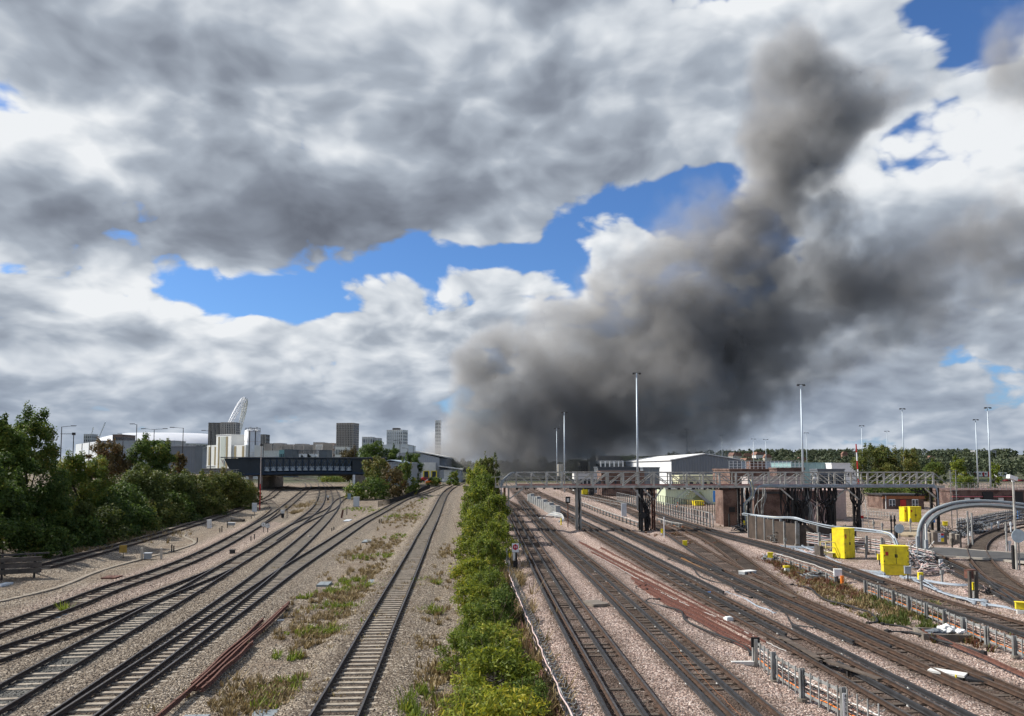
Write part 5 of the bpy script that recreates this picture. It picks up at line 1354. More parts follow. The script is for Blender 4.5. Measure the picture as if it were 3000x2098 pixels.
t = thing('palisade_fence', 'dark fence along the curve below the bushes', 'fence', (0, 0, 0))
pal2 = MB().box(-.06, 0, 0, .06, .05, 1.1, black).mesh('pale')
fl = spline([G(1108, 1484), G(1140, 1478), G(1180, 1465), G(1215, 1450), G(1260, 1430)], 0.5)
for p in fl: share('pale', pal2, t, (p.x, p.y, tz(p.x, p.y) - .1))
# ------------------------------------------------------------------ signal gantry across the electric tracks
GY = 96.0
def gx(px): return (px - CX) / FPX * GY * 1.0
def gz(py): return at(1500, py, GY).z
gan = thing('signal_gantry', 'long grey lattice walkway gantry spanning the electric tracks', 'gantry', (0, GY, 0))
ZD, ZT = gz(1426), gz(1384)
xA, xB = gx(1512), gx(2742)
verts_px = [1512 + 44.7 * i for i in range(10)] + [1914 + 48.0 * i for i in range(1, 18)]
vx = [gx(p) for p in verts_px]
for yy, nm in ((0.0, 'near'), (1.7, 'far')):
    m_ = gsteel
    MB().bar((vx[0], yy, ZT), (vx[-1], yy, ZT), 0.14, 0.14, gsteel).build('top_chord', None, gan)
    MB().bar((gx(1452) if yy == 0 else vx[0], yy, ZD), (gx(2762), yy, ZD), 0.16, 0.28, gsteel).build('bottom_chord', None, gan)
    for i, x in enumerate(vx):
        MB().bar((x, yy, ZD + .14), (x, yy, ZT - .07), 0.22 if yy == 0 else 0.14, 0.14, gsteel).build('upright', None, gan)
    for i in range(len(vx) - 1):
        a, b_ = vx[i], vx[i + 1]
        down = i < 4 or 9 <= i < 14 or 18 <= i < 22
        p, q = ((a, ZT - .08), (b_, ZD + .16)) if down else ((a, ZD + .16), (b_, ZT - .08))
        MB().bar((p[0], yy + .02, p[1]), (q[0], yy + .02, q[1]), 0.09, 0.11, gsteel).build('diagonal', None, gan)
    for z in (ZD + 0.75, ZD + 1.25):
        MB().bar((vx[0] - 2.2, yy + (0.12 if yy == 0 else -0.12), z), (vx[-1] + 1.0, yy + (0.12 if yy == 0 else -0.12), z), 0.05, 0.05, steel).build('handrail', None, gan)
    MB().bar((vx[0], yy, ZT), (vx[0] - 1.7, yy, ZD + .35), 0.09, 0.09, steel).build('sloping_end', None, gan)
    MB().bar((vx[-1], yy, ZT), (vx[-1] + 1.7, yy, ZD + .3), 0.09, 0.09, steel).build('sloping_end', None, gan)
MB().box(gx(1455), 0.12, ZD - 0.02, gx(2762), 1.58, ZD + 0.05, gsteel).build('walkway_deck', None, gan)
MB().box(vx[0], 1.45, ZD + 0.06, vx[-1], 1.55, ZD + 0.30, mat('faded_red_pipe', (0.36, 0.19, 0.17), .6)).build('toe_pipe', None, gan)
for x in [gx(1452), gx(1466), gx(1484)]:
    MB().bar((x, 0.0, ZD - 0.1), (x, 0.0, ZD + 1.2), 0.1, 0.1, gsteel).build('end_rail_post', None, gan)
MB().bar((gx(1440), 0, ZD + 1.2), (gx(1512), 0, ZD + 1.2), 0.07, 0.07, gsteel).build('end_rail', None, gan)
MB().cbox((gx(1468), 0.4, ZD + .15), (0.55, 0.5, 0.5), steel).build('end_box', None, gan)
# brackets and lamps hanging below the deck
rr = random.Random(3)
bk = MB().box(-.09, -.1, -.22, .09, .1, 0, darksteel).mesh('hanger')
for i in range(70):
    share('hanger', bk, gan, (rr.uniform(vx[0], gx(2180)), rr.uniform(0, 1.5), ZD - .14), scale=(rr.uniform(.6, 1.8), 1, rr.uniform(.5, 1.3)))
def leg(px, w_=0.26, double=True, m=gsteel, base=-.2, sway=0):
    x = gx(px)
    for yy in (0.1, 1.6):
        b = MB(); b.box(x - w_ / 2, yy - .03, base, x + w_ / 2, yy + .03, ZD - .15, m); b.box(x - w_ / 2, yy - .13, base, x - w_ / 2 + .03, yy + .13, ZD - .15, m); b.box(x + w_ / 2 - .03, yy - .13, base, x + w_ / 2, yy + .13, ZD - .15, m)
        b.build('leg', None, gan)
    for z in (1.2, 2.6, 4.0): MB().bar((x, .1, z), (x, 1.6, z + .9), .07, .07, m).build('leg_brace', None, gan)
    MB().cbox((x, .8, base - .1), (w_ * 2.2, 2.2, .25), darkconc).build('footing', None, gan)
def knee(px, s_, L_=1.5):
    x = gx(px); MB().bar((x, .1, ZD - 1.6), (x + s_ * L_, .1, ZD - .16), .16, .16, gsteel).build('knee_brace', None, gan)
leg(1478, m=rust); leg(1490, .2); leg(1690); leg(1700, .2); leg(1915, .2, m=rust); leg(1878, .3, m=darksteel); leg(2172, .3, m=darksteel); leg(2198, .2); leg(2318, .28, m=darksteel); leg(2440, .28, m=darksteel); leg(2512, .26, m=darksteel); leg(2742, .3, m=darksteel)
knee(1490, 1, 1.9); knee(1915, -1); knee(1880, -1, 1.1); knee(1915, 1, 1.0); knee(2320, -1, 1.6); knee(2440, 1, 1.6); knee(2512, -1, 1.6); knee(2742, -1, 1.6)
# sagging black cables gathered on the legs
def cable_mass(x, n, z0, z1, spread, seed, part='hanging_cable', m=rubber, y=0.2):
    rg = random.Random(seed)
    for k in range(n):
        a = x + rg.uniform(-spread, spread); c = x + rg.uniform(-spread * .5, spread * .5); yy = y + rg.uniform(-.25, .9)
        pts = [(a, yy, z1), (a + rg.uniform(-.25, .25), yy - .1, z1 * .72 + z0 * .28), (c, yy + rg.uniform(-.2, .1), (z0 + z1) / 2), (c + rg.uniform(-.3, .3), yy, z0 * .8 + z1 * .2), (c + rg.uniform(-.3, .3), yy, z0)]
        MB().tube(spline(pts, .5), rg.uniform(.035, .085), 5, m).build(part, None, gan, True)
cable_mass(gx(1893), 20, -.1, ZD - .1, .75, 1); cable_mass(gx(2190), 12, -.1, ZD - .1, .5, 2); cable_mass(gx(2300), 8, .5, ZD - .1, .9, 3); cable_mass(gx(2345), 26, .3, ZD - .1, 1.3, 4); cable_mass(gx(2420), 24, .3, ZD - .1, 1.4, 5); cable_mass(gx(2510), 16, .2, ZD - .1, .7, 6); cable_mass(gx(2700), 10, ZD - 1.2, ZD - .1, 1.5, 7)
cable_mass(gx(2235), 7, .4, ZD - .1, .8, 14, m=offwhite, y=6.0); cable_mass(gx(2270), 6, .4, ZD - .1, .8, 15, m=steel, y=6.0); cable_mass(gx(2380), 8, .4, ZD - .1, 1.6, 16, m=steel, y=.6); cable_mass(gx(2400), 6, .4, ZD - .1, 1.4, 17, m=pinkc, y=.6)
cable_mass(gx(1696), 4, -.1, ZD - .1, .15, 8)
MB().cyl((gx(1880), -.1, 1.9), (gx(1880), -.3, 1.9), .42, n=18, m=black).build('signal_disc', None, gan)
# bundle of grey ducts along the deck, dropping at its end
for k in range(5):
    z = ZD - .05 + .075 * k; y = -.16 - .03 * (k % 2)
    pts = [(gx(2205), y, ZD - 1.7 + .05 * k), (gx(2206), y, ZD - .7), (gx(2216), y, ZD - .15 + .05 * k), (gx(2235), y, z + .05), (gx(2280), y, z), (gx(2400), y, z), (gx(2560), y, z), (gx(2715), y, z), (gx(2732), y, z - .1), (gx(2738), y, z - .6), (gx(2739), y, 2.6), (gx(2734), y, 1.6), (gx(2715), y, 1.0), (gx(2706), y, .4)]
    MB().tube(spline(pts, .6), .055, 6, (pipe, paleblue)[k % 2]).build('duct', None, gan, True)
for k in range(4):
    y = -.2 - .06 * k; o = .08 * k
    pts = [(gx(2190) + o, y, ZD + .9), (gx(2194) + o, y, ZD + .2), (gx(2197) + o, y, ZD - .4), (gx(2196) + o, y, ZD - 1.1), (gx(2186) + o, y, ZD - 1.6), (gx(2174) + o, y, ZD - 2.0), (gx(2173) + o, y, ZD - 2.8), (gx(2176) + o, y, 1.9), (gx(2180) + o, y, .2)]
    MB().tube(spline(pts, .5), .06, 6, (pipe, paleblue, cream_y, pipe)[k]).build('duct', None, gan, True)
for k in range(4):
    MB().tube(spline([(gx(1508) - k * .1, -.1 - .05 * k, ZT + .02), (gx(1490) - k * .1, -.1, ZT - .5), (gx(1472) - k * .08, -.1, ZD + .5), (gx(1469), -.1, ZD - .2), (gx(1466) + .05 * k, -.1, 2.5), (gx(1468) + .05 * k, -.1, .1)], .6), .05, 6, pipe).build('duct', None, gan, True)
# access ladder frame at the far end
for x in (gx(2784), gx(2800)): MB().bar((x, 0.3, 0.2), (x, 0.3, ZT + .3), .07, .07, steel).build('ladder_rail', None, gan)
for i in range(9): MB().bar((gx(2778), .3, ZD - 2 + .5 * i), (gx(2806), .3, ZD - 2 + .5 * i), .04, .04, steel).build('rung', None, gan)

# ------------------------------------------------------------------ light masts
def mast(label, px, ytop, D_, r=0.2, group='tall floodlight masts over the depot', head=True):
    p = at(px, ytop, D_); zb = tz(p.x, D_)
    t = thing('light_mast', label, 'light mast', (p.x, D_, zb), 0, group); H = p.z - zb
    MB().cyl((0, 0, 0), (0, 0, H), r, r * .5, 10, mat('mast_steel', (0.46, 0.52, 0.56), .45, .1, .5, .3)).build('pole', None, t, True)
    w_ = max(.7, 7 * D_ / FPX)
    MB().bar((-w_, 0, H), (w_, 0, H), r * .6, r * .6, darksteel).build('crossarm', None, t)
    for s_ in (-1, 1): MB().cbox((s_ * w_ * .8, -.1, H - .25), (w_ * .5, .4, .22), darksteel).build('floodlight', None, t)
for a in [('tallest light mast, behind the middle of the gantry', 1865, 1093, 135, .22), ('light mast rising from the brick depot building', 2346, 1127, 140, .22), ('light mast at the edge of the dark smoke', 1653, 1208, 190, .2), ('slim light mast above the olive trees', 2643, 1197, 200, .2),
          ('light mast, nearer one of the pair by the train', 2893, 1194, 170, .2), ('light mast, lower one of the pair by the train', 2858, 1229, 210, .2), ('faint light mast inside the smoke', 1631, 1255, 260, .16),
          ('small far mast left of the warehouse apex', 2012, 1257, 330, .2), ('small far mast on the warehouse apex', 2077, 1294, 420, .2), ('small far mast above the warehouse roof end', 2115, 1275, 380, .2), ('far mast, first of the pair past the warehouse', 2207, 1286, 420, .2),
          ('far mast, second of the pair past the warehouse', 2243, 1287, 430, .2), ('far mast just beside the brick building mast', 2362, 1268, 380, .2), ('far mast rising beside the red and white pole', 2524, 1247, 260, .16), ('far mast above the wooded rise', 2598, 1263, 360, .2)]:
    mast(*a)

# ------------------------------------------------------------------ depot buildings behind the gantry
DB = 'depot buildings behind the gantry'
# white and grey warehouse
wx0 = at(1968, 1400, 225).x; wx1 = at(2172, 1400, 225).x
wh = thing('warehouse', 'white-sided warehouse with a dark grey gable behind the gantry', 'warehouse', (wx0, 225, 1.9))
Wd_, He, Ha = wx1 - wx0, at(1968, 1349, 225).z - 1.9, at(2066, 1331, 225).z - 1.9
MB().prism([(0, -1), (Wd_, -1), (Wd_, He), (Wd_ * .48, Ha), (0, He)], 0, 92, clad_dk).build('gable_body', None, wh)
MB().box(-.06, .1, -1, -.001, 91.9, He, clad_wh).build('side_wall', None, wh)
MB().add([(-.5, -.4, He), (Wd_ * .48, -.4, Ha + .05), (Wd_ * .48, 92, Ha + .05), (-.5, 92, He), (-.5, -.4, He + .25), (Wd_ * .48, -.4, Ha + .3), (Wd_ * .48, 92, Ha + .3), (-.5, 92, He + .25)], [(0, 3, 2, 1), (4, 5, 6, 7), (0, 1, 5, 4), (1, 2, 6, 5), (2, 3, 7, 6), (3, 0, 4, 7)], white).build('roof_slope', None, wh)
MB().add([(Wd_ + .5, -.4, He), (Wd_ * .48, -.4, Ha + .05), (Wd_ * .48, 92, Ha + .05), (Wd_ + .5, 92, He), (Wd_ + .5, -.4, He + .25), (Wd_ * .48, -.4, Ha + .3), (Wd_ * .48, 92, Ha + .3), (Wd_ + .5, 92, He + .25)], [(0, 1, 2, 3), (7, 6, 5, 4), (4, 5, 1, 0), (5, 6, 2, 1), (6, 7, 3, 2), (7, 4, 0, 3)], ltgrey).build('roof_slope', None, wh)
for x in (Wd_ * .30, Wd_ * .64): MB().box(x - 1.1, -.12, .6, x + 1.1, -.01, 2.2, white).build('white_panel', None, wh)
for i in range(12):
    f = i / 11; x = Wd_ * .48 + Wd_ * .5 * f; z = Ha + (He - Ha) * f
    MB().bar((x, 2, z + .2), (x, 2, z + 1.3), .06, .06, steel).build('roof_rail_post', None, wh)
for dz in (1.3, .8): MB().bar((Wd_ * .48, 2, Ha + dz), (Wd_ * .98, 2, He + dz), .06, .06, steel).build('roof_rail', None, wh)
for dy in range(0, 90, 9): MB().bar((.2, dy, He + .2), (.2, dy, He + 1.1), .06, .06, steel).build('roof_rail_post', None, wh)
MB().bar((.2, 0, He + 1.1), (.2, 90, He + 1.1), .06, .06, steel).build('roof_rail', None, wh)
for k in range(7): MB().bar((-.3, 14 + .1, .2 + k * .7), (-.3, 15, .2 + k * .7), .05, .05, steel).build('ladder_rung', None, wh)
building('depot_office', 'cream office block with white window bands left of the warehouse', 1728, 1760, 1352, 330, offwhite, 14, cat='office', group=DB, zb=2)
building('depot_office', 'glazed office building with white frames beside the warehouse', 1758, 1826, 1352, 300, greyw, 14, 2, 5, (5, white, .4), cat='office', group=DB, zb=2, wfr=.8, hfr=.7)
building('depot_office', 'dark flat-roofed block far behind the glazed office', 1752, 1818, 1337, 380, greyw, 20, 1, 8, cat='office', group=DB, zb=2, wfr=.8, hfr=.3)
building('depot_building', 'long low dark grey building in front of the warehouse', 1752, 1872, 1371, 205, mat('dark_flat', (.07, .08, .09), .6), 10, cat='building', group=DB, zb=2)
building('depot_building', 'plain dark grey block against the white warehouse side', 1884, 1932, 1372, 200, clad_dk, 8, cat='building', group=DB, zb=2)
building('depot_building', 'low red brick building behind the gantry middle', 1762, 1888, 1384, 178, brick, 9, 1, 8, cat='building', group=DB, zb=1.2, wfr=.35, hfr=.3)
building('site_cabin', 'pale site cabin behind the gantry near the mast', 1682, 1758, 1386, 192, offwhite, 6, 1, 6, cat='cabin', group=DB, zb=1.6, wfr=.7, hfr=.35)
building('depot_building', 'pale yellow low building seen through the gantry', 1990, 2140, 1396, 190, mat('pale_yellow_wall', (.55, .54, .36), .7), 8, 1, 7, cat='building', group=DB, zb=1.6, wfr=.5, hfr=.3)
# pale green shed with outside stair
gs, W_, H = building('shed', 'pale green ribbed shed with an outside stair', 1950, 2118, 1432, 150, clad_gr, 9, cat='shed', group=DB, zb=.3)
MB().box(-.2, -.3, H - .1, W_ * .74, 0, H + .12, offwhite).build('eaves', None, gs)
for i in range(9): MB().box(W_ * .12 + i * .42, -1.1, i * .36, W_ * .12 + i * .42 + .44, -.2, i * .36 + .06, grey).build('tread', None, gs)
for yy in (-1.15, -.2): MB().bar((W_ * .12, yy, .9), (W_ * .12 + 3.8, yy, 4.1), .06, .06, grey).build('stair_rail', None, gs)
MB().bar((W_ * .12 + 3.7, -.7, 3.1), (W_ * .8, -.7, .1), .1, .5, grey).build('stair_brace', None, gs)
MB().prism([(W_ * .36, 0), (W_ * .60, H * .85), (W_ * .78, 0)], -.25, -.02, mat('olive_canvas', (.25, .27, .14), .8)).build('canvas_slope', None, gs)
# brick tower and wall under the gantry
bt, W_, H = building('brick_building', 'square red brick tower beside the cable-laden gantry leg', 2118, 2163, 1434, 104, brick, 4, cat='building', group=DB, zb=-.2)
MB().box(W_ * .38, -.1, H * .40, W_ * .75, .02, H * .53, black).build('vent', None, bt)
MB().cyl((W_ * .92, -.15, 0), (W_ * .92, -.15, H), .06, m=offwhite).build('downpipe', None, bt)
MB().box(W_ * .3, -.35, 0, W_ * .38, -.05, H * .35, darksteel).build('cable_riser', None, bt)
bw, W_, H = building('brick_building', 'wide weathered brick wall behind the hanging cables', 2208, 2306, 1440, 108, brick, 7, cat='building', group=DB, zb=-.2)
MB().box(-.1, -.12, H * .93, W_ + .1, 0, H * 1.0, darksteel).build('coping', None, bw)
bw, W_, H = building('brick_building', 'brick building with dark doorways behind the cable mass', 2306, 2446, 1444, 112, brick_d, 7, 1, 4, cat='building', group=DB, zb=-.2, wm=black, wfr=.6, hfr=.6)
building('equipment_house', 'pink-washed narrow building end beyond the cable mass', 2446, 2478, 1440, 116, mat('pink_wash', (.48, .36, .32), .8), 5, cat='building', group=DB, zb=-.2)
# brick depot block with roof railings
bd, W_, H = building('depot_building', 'red brick depot block with white roof railings behind the gantry', 2138, 2356, 1378, 165, brick, 14, cat='building', group=DB, zb=1.0)
ra = thing('roof_railing', 'white railings on the red brick depot roof', 'railing', (bd.location.x, 165, 1.0 + H))
for i in range(19): MB().bar((W_ * i / 18, .4, .15), (W_ * i / 18, .4, 2.0), .06, .06, white).build('post', None, ra)
for z in (.8, 1.4, 2.0): MB().bar((0, .4, z), (W_, .4, z), .06, .06, white).build('rail', None, ra)
MB().box(W_ * .32, 2, .15, W_ * .52, 5, 1.9, brick).build('stair_head', None, ra)
building('depot_building', 'pale pinkish low store seen through the gantry truss', 2196, 2352, 1401, 146, mat('pale_pink_wall', (.42, .36, .34), .8), 5, 1, 9, cat='building', group=DB, zb=.6, wfr=.5, hfr=.35)
building('depot_building', 'dark brick cube on the depot roof line', 2276, 2356, 1374, 160, brick_d, 5, cat='building', group=DB, zb=1.0)
building('shed', 'turquoise ribbed shed behind the brick depot', 2318, 2436, 1358, 260, clad_tq, 20, cat='shed', group=DB, zb=2)
building('shed', 'long pale roofed shed in front of the wooded rise', 2172, 2320, 1354, 330, ltgrey, 20, cat='shed', group=DB, zb=2)
building('depot_building', 'white flat-roofed building beside the olive trees', 2436, 2508, 1359, 255, white, 12, 1, 5, cat='building', group=DB, zb=2, wfr=.25, hfr=.2)
building('bus_shelter', 'low dark-roofed shelter in front of the white building', 2395, 2474, 1377, 200, dkgrey, 5, 1, 4, cat='building', group=DB, zb=2, wfr=.8, hfr=.5)
# cottage
ct, W_, H = building('signal_cabin', 'small red brick cabin with white sash windows', 2586, 2706, 1452, 138, brick, 6, cat='cabin', group=DB, zb=.1, roof=False)
MB().box(-.3, -.4, H, W_ + .3, 6.3, H + .25, darksteel).build('flat_roof', None, ct)
MB().box(-.1, -.12, H * .78, W_ + .1, -.001, H * .98, mat('orange_brick_band', (.32, .13, .06), .9)).build('brick_band', None, ct)
for f in (.22, .78):
    b = MB(); b.box(W_ * f - .55, -.1, H * .28, W_ * f + .55, -.02, H * .75, white); wf = b.build('window', None, ct)
    for q in (-.28, .28):
        for zz in (.34, .50, .64): MB().box(W_ * f + q - .2, -.13, H * zz - .18, W_ * f + q + .2, -.101, H * zz + .16, glass).build('pane', None, wf)
MB().box(W_ * .42, -.1, 0, W_ * .56, -.01, H * .72, red).build('door', None, ct)
MB().cyl((W_ * .06, -.15, 0), (W_ * .06, -.15, H), .08, m=offwhite).build('downpipe', None, ct)
# dark brick building with roof railing
db2, W_, H = building('depot_building', 'long dark brick building with roof railings beyond the curved track', 2790, 3080, 1440, 150, brick_d, 14, cat='building', group=DB, zb=.3)
MB().box(-.2, -.3, H * .62, W_ * .62, -.12, H * .66, mat('pink_pipe', (.60, .16, .18), .5)).build('pink_pipe', None, db2)
for f0, f1 in ((.30, .40), (.62, .70)): MB().box(W_ * f0, -.4, 0, W_ * f1, -.01, H * .97, black).build('recess_shade_block', None, db2)  # black blocks on the wall face, their colour standing for shade in recesses
for f in (.12, .22, .46): MB().box(W_ * f, -.1, 0, W_ * f + 1.0, -.01, H * .55, offwhite).build('door', None, db2)
for i in range(16): MB().bar((W_ * i / 15, .5, H), (W_ * i / 15, .5, H + 1.3), .06, .06, steel).build('roof_rail_post', None, db2)
for z in (.7, 1.3): MB().bar((0, .5, H + z), (W_, .5, H + z), .06, .06, steel).build('roof_rail', None, db2)
# trees of the depot
for i, (px, yt, wp, D_, m_, lb) in enumerate([(2560, 1302, 130, 205, lf_olive, 'large olive tree behind the gantry end'), (2650, 1325, 130, 200, lf_olive, 'second olive tree, lower and nearer the far masts'), (2740, 1352, 70, 240, lf_dark, 'blue-green feathery tree beyond the olive trees'),
                                               (2808, 1345, 60, 215, lf_brt, 'slim green tree by the train'), (2912, 1362, 44, 190, lf_brt, 'small bright green poplar in front of the train'), (2830, 1395, 90, 200, lf_mid, 'low green bush behind the dark brick building'),
                                               (2600, 1410, 200, 175, lf_dark, 'dark hedge-like bush behind the brick cabin'), (2690, 1420, 120, 160, lf_dark, 'dark bush at the end of the gantry deck')]):
    plant_px('tree' if i < 5 else 'shrub', lb, 'tree' if i < 5 else 'shrub', px, yt, wp, D_, m_, 700 + i, group='trees around the depot', shape='round' if i < 3 else 'shrub', L=.4, Wd=.24, dens=4.0, base=.08, nclump=22, tone=.55)

# ------------------------------------------------------------------ fences, screens and cable racks on the depot side
# steel mesh fence along the road in front of the green shed
mf = thing('mesh_fence', 'tall steel fence on posts along the depot road', 'fence', (0, 0, 0))
fl = spline([G(1808, 1470), G(1900, 1494), G(1990, 1520), G(2080, 1545)], 1.5)
fp = MB(); fp.box(-.09, -.06, 0, .09, .06, 2.1, steel); fpm = fp.mesh('fence_post')
ft = MB().cbox((0, -.1, 0), (.45, .6, .12), darkconc).mesh('post_foot')
for i, p in enumerate(fl):
    share('post', fpm, mf, (p.x, p.y, tz(p.x, p.y) - .15)); share('post_foot', ft, mf, (p.x, p.y, tz(p.x, p.y) - .12))
    if i:
        q = fl[i - 1]
        for z in (.35, 1.1, 1.9): MB().bar((q.x, q.y, tz(q.x, q.y) + z), (p.x, p.y, tz(p.x, p.y) + z), .05, .07, steel).build('rail', None, mf)
p = fl[-1]; MB().tube(spline([(p.x - .4, p.y + .5, tz(p.x, p.y) + 1.9), (p.x, p.y, 1.85), (p.x + .25, p.y - .4, 1.4), (p.x + .3, p.y - .5, 0)], .3), .07, 6, steel).build('bent_duct', None, mf, True)
mf2 = thing('mesh_fence', 'see-through dark mesh fence between the road and the brick tower', 'fence', (0, 0, 0))
fl = spline([G(1660, 1440), G(1760, 1460), G(1900, 1486), G(2010, 1508), G(2118, 1532)], 1.1)
thin = MB().box(-.045, -.04, 0, .045, .04, 2.6, darksteel).mesh('thin_post')
for p in fl: share('post', thin, mf2, (p.x, p.y, tz(p.x, p.y) - .1))
for z in (.2, 1.3, 2.45):
    for a, b_ in zip(fl[:-1], fl[1:]): MB().bar((a.x, a.y, tz(a.x, a.y) + z), (b_.x, b_.y, tz(b_.x, b_.y) + z), .03, .04, darksteel).build('rail', None, mf2)
# dark screen wall with posts
sc_ = thing('screen_wall', 'grimy brown panelled screen wall with grey posts below the cables', 'wall', (0, 0, 0))
grime = mat('grimy_panel', (.075, .055, .042), .7, .3, .7, col2=(.03, .024, .02))
sl_ = [G(2192, 1570), G(2300, 1590), G(2400, 1598), G(2510, 1590)]
sl_ = spline(sl_, 1.9)
for i, (a, b_) in enumerate(zip(sl_[:-1], sl_[1:])):
    h = 2.35 - .7 * i / len(sl_)
    MB().add([(a.x, a.y, -.2), (b_.x, b_.y, -.2), (b_.x, b_.y, h), (a.x, a.y, h), (a.x, a.y + .06, -.2), (b_.x, b_.y + .06, -.2), (b_.x, b_.y + .06, h), (a.x, a.y + .06, h)], [(0, 1, 2, 3), (7, 6, 5, 4), (3, 2, 6, 7), (0, 3, 7, 4), (1, 5, 6, 2)], grime).build('panel', None, sc_)
    MB().cbox((a.x, a.y - .1, -.2), (.16, .16, h + .35), steel).build('post', None, sc_)
# duct bridge: bundle of ducts on posts
du = thing('duct_run', 'wavy bundle of grey and cream ducts carried on steel posts', 'cable ducts', (0, 0, 0))
dl = [(at(2174, 1506, 92)), at(2200, 1510, 90), at(2260, 1516, 84), at(2320, 1517, 80), at(2360, 1528, 77), at(2430, 1544, 74), at(2520, 1552, 72), at(2590, 1562, 69), at(2612, 1574, 67), at(2622, 1598, 66), at(2626, 1612, 65.5)]
for k in range(8):
    off = Vector((.02 * k, -.10 * (k % 4), .09 * (k // 4) - .07 * (k % 2)))
    wob = random.Random(k)
    MB().tube(spline([p + off + Vector((0, 0, wob.uniform(-.04, .04))) for p in dl], .5), .05 if k < 6 else .06, 6, (pipe, paleblue, rubber, pipe, ltgrey, cream_y, paleblue, pipe)[k]).build('duct', None, du, True)
for px, D_ in ((2198, 90), (2253, 84.5), (2289, 82), (2335, 79), (2402, 75), (2437, 74), (2480, 73), (2540, 71.5), (2585, 69.5)):
    p = at(px, 1530, D_); b = MB()
    top = 2.55 if px < 2340 else 1.75
    b.cbox((p.x, p.y + .2, -.2), (.2, .16, top), steel); b.cbox((p.x, p.y + .2, -.2), (.36, .34, .25), darkconc); b.build('support_post', None, du)
# racks of cables behind the yellow cabinets
rk = thing('cable_rack', 'long multi-tier rack of cables behind the yellow cabinets', 'cable rack', (0, 0, 0))
rl = spline([G(2330, 1590), G(2420, 1605), G(2520, 1615), G(2600, 1628), G(2680, 1648), G(2735, 1662)], 1.2)
rpm = MB().box(-.06, -.05, 0, .06, .05, 1.55, steel).mesh('rack_post')
for p in rl: share('rack_post', rpm, rk, (p.x, p.y, -.2))
rg = random.Random(12)
for k in range(14):
    z = .15 + .085 * k
    pts = [Vector((p.x, p.y - .12 - .04 * (k % 3), z + rg.uniform(-.04, .04))) for p in rl]
    MB().tube(spline(pts, .8), rg.uniform(.025, .042), 5, (rubber, pinkc, paleblue, rubber, pinkc, rust, offwhite)[k % 7]).build('cable', None, rk, True)
# second rack by the curved track
rk2 = thing('cable_rack', 'dense cable rack with many brackets along the curved track', 'cable rack', (0, 0, 0))
rl = spline([G(2805, 1568), G(2860, 1556), G(2920, 1540), G(2985, 1528), G(3060, 1518)], .9)
for p in rl: share('rack_post', rpm, rk2, (p.x, p.y, -.1), scale=(1, 1, 1.25))
for k in range(12):
    z = .25 + .12 * k
    pts = [Vector((p.x, p.y - .12, z + rg.uniform(-.07, .07))) for p in rl]
    MB().tube(spline(pts, .7), rg.uniform(.04, .06), 5, (rubber, rubber, pipe, rubber)[k % 4]).build('cable', None, rk2, True)

# grey cable arch
ca = thing('cable_arch', 'grey arched cable bridge curving over the depot tracks', 'cable bridge', (0, 0, 0))
ax = [at(2706, 1650, 66.5), at(2703, 1600, 66.5), at(2704, 1555, 66.5), at(2716, 1526, 66.5), at(2742, 1504, 66.5), at(2790, 1487, 66.6), at(2850, 1480, 66.8), at(2920, 1482, 67), at(3010, 1492, 67.3), at(3110, 1512, 67.6)]
def arch_line(dy, dz_, dx=0.0): return spline([p + Vector((dx, dy, dz_)) for p in ax], .45)
for dy in (-.35, .35):
    MB().tube(arch_line(dy, 0), .19, 4, mat('arch_grey', (.16, .175, .18), .6)).build('side_beam', None, ca)
outer = [p + Vector(o_) for p, o_ in zip(ax, [(-.36, 0, 0)] * 3 + [(-.32, 0, .16), (-.22, 0, .28)] + [(0, 0, .36)] * 5)]
MB().tube(spline(outer, .45), .15, 6, mat('pale_steel', (.27, .30, .31), .55, .15, 1, .1)).build('outer_beam', None, ca, True)
for a in arch_line(0, .0)[::3]: MB().bar(a + Vector((0, -.35, 0)), a + Vector((0, .35, 0)), .1, .1, grey).build('rung', None, ca)
rg = random.Random(5)
for k in range(9):
    ln = [p + Vector((-.05 * (1 if i < 3 else 0) * (k % 3) + rg.uniform(-.03, .03), -.28 + .07 * k, .16 + rg.uniform(-.02, .05))) for i, p in enumerate(ax)]
    ln = [ln[0] + Vector((-.6 - .12 * k, -.3 + .3 * rg.random(), -.35 - .05 * (k % 3)))] + ln
    MB().tube(spline(ln, .45), .032, 5, (pinkc, rubber, pinkc, rubber, paleblue)[k % 5]).build('cable', None, ca, True)
for x, y in ((2690, 1640), (2716, 1655)):
    p = G(x, y); MB().cbox((p.x, p.y, -.2), (.22, .22, 2.2), grey).build('column_foot', None, ca)
pst = G(2713, 1648); MB().cbox((pst.x, pst.y - .2, -.2), (.14, .1, 3.4), offwhite).build('white_strip', None, ca)

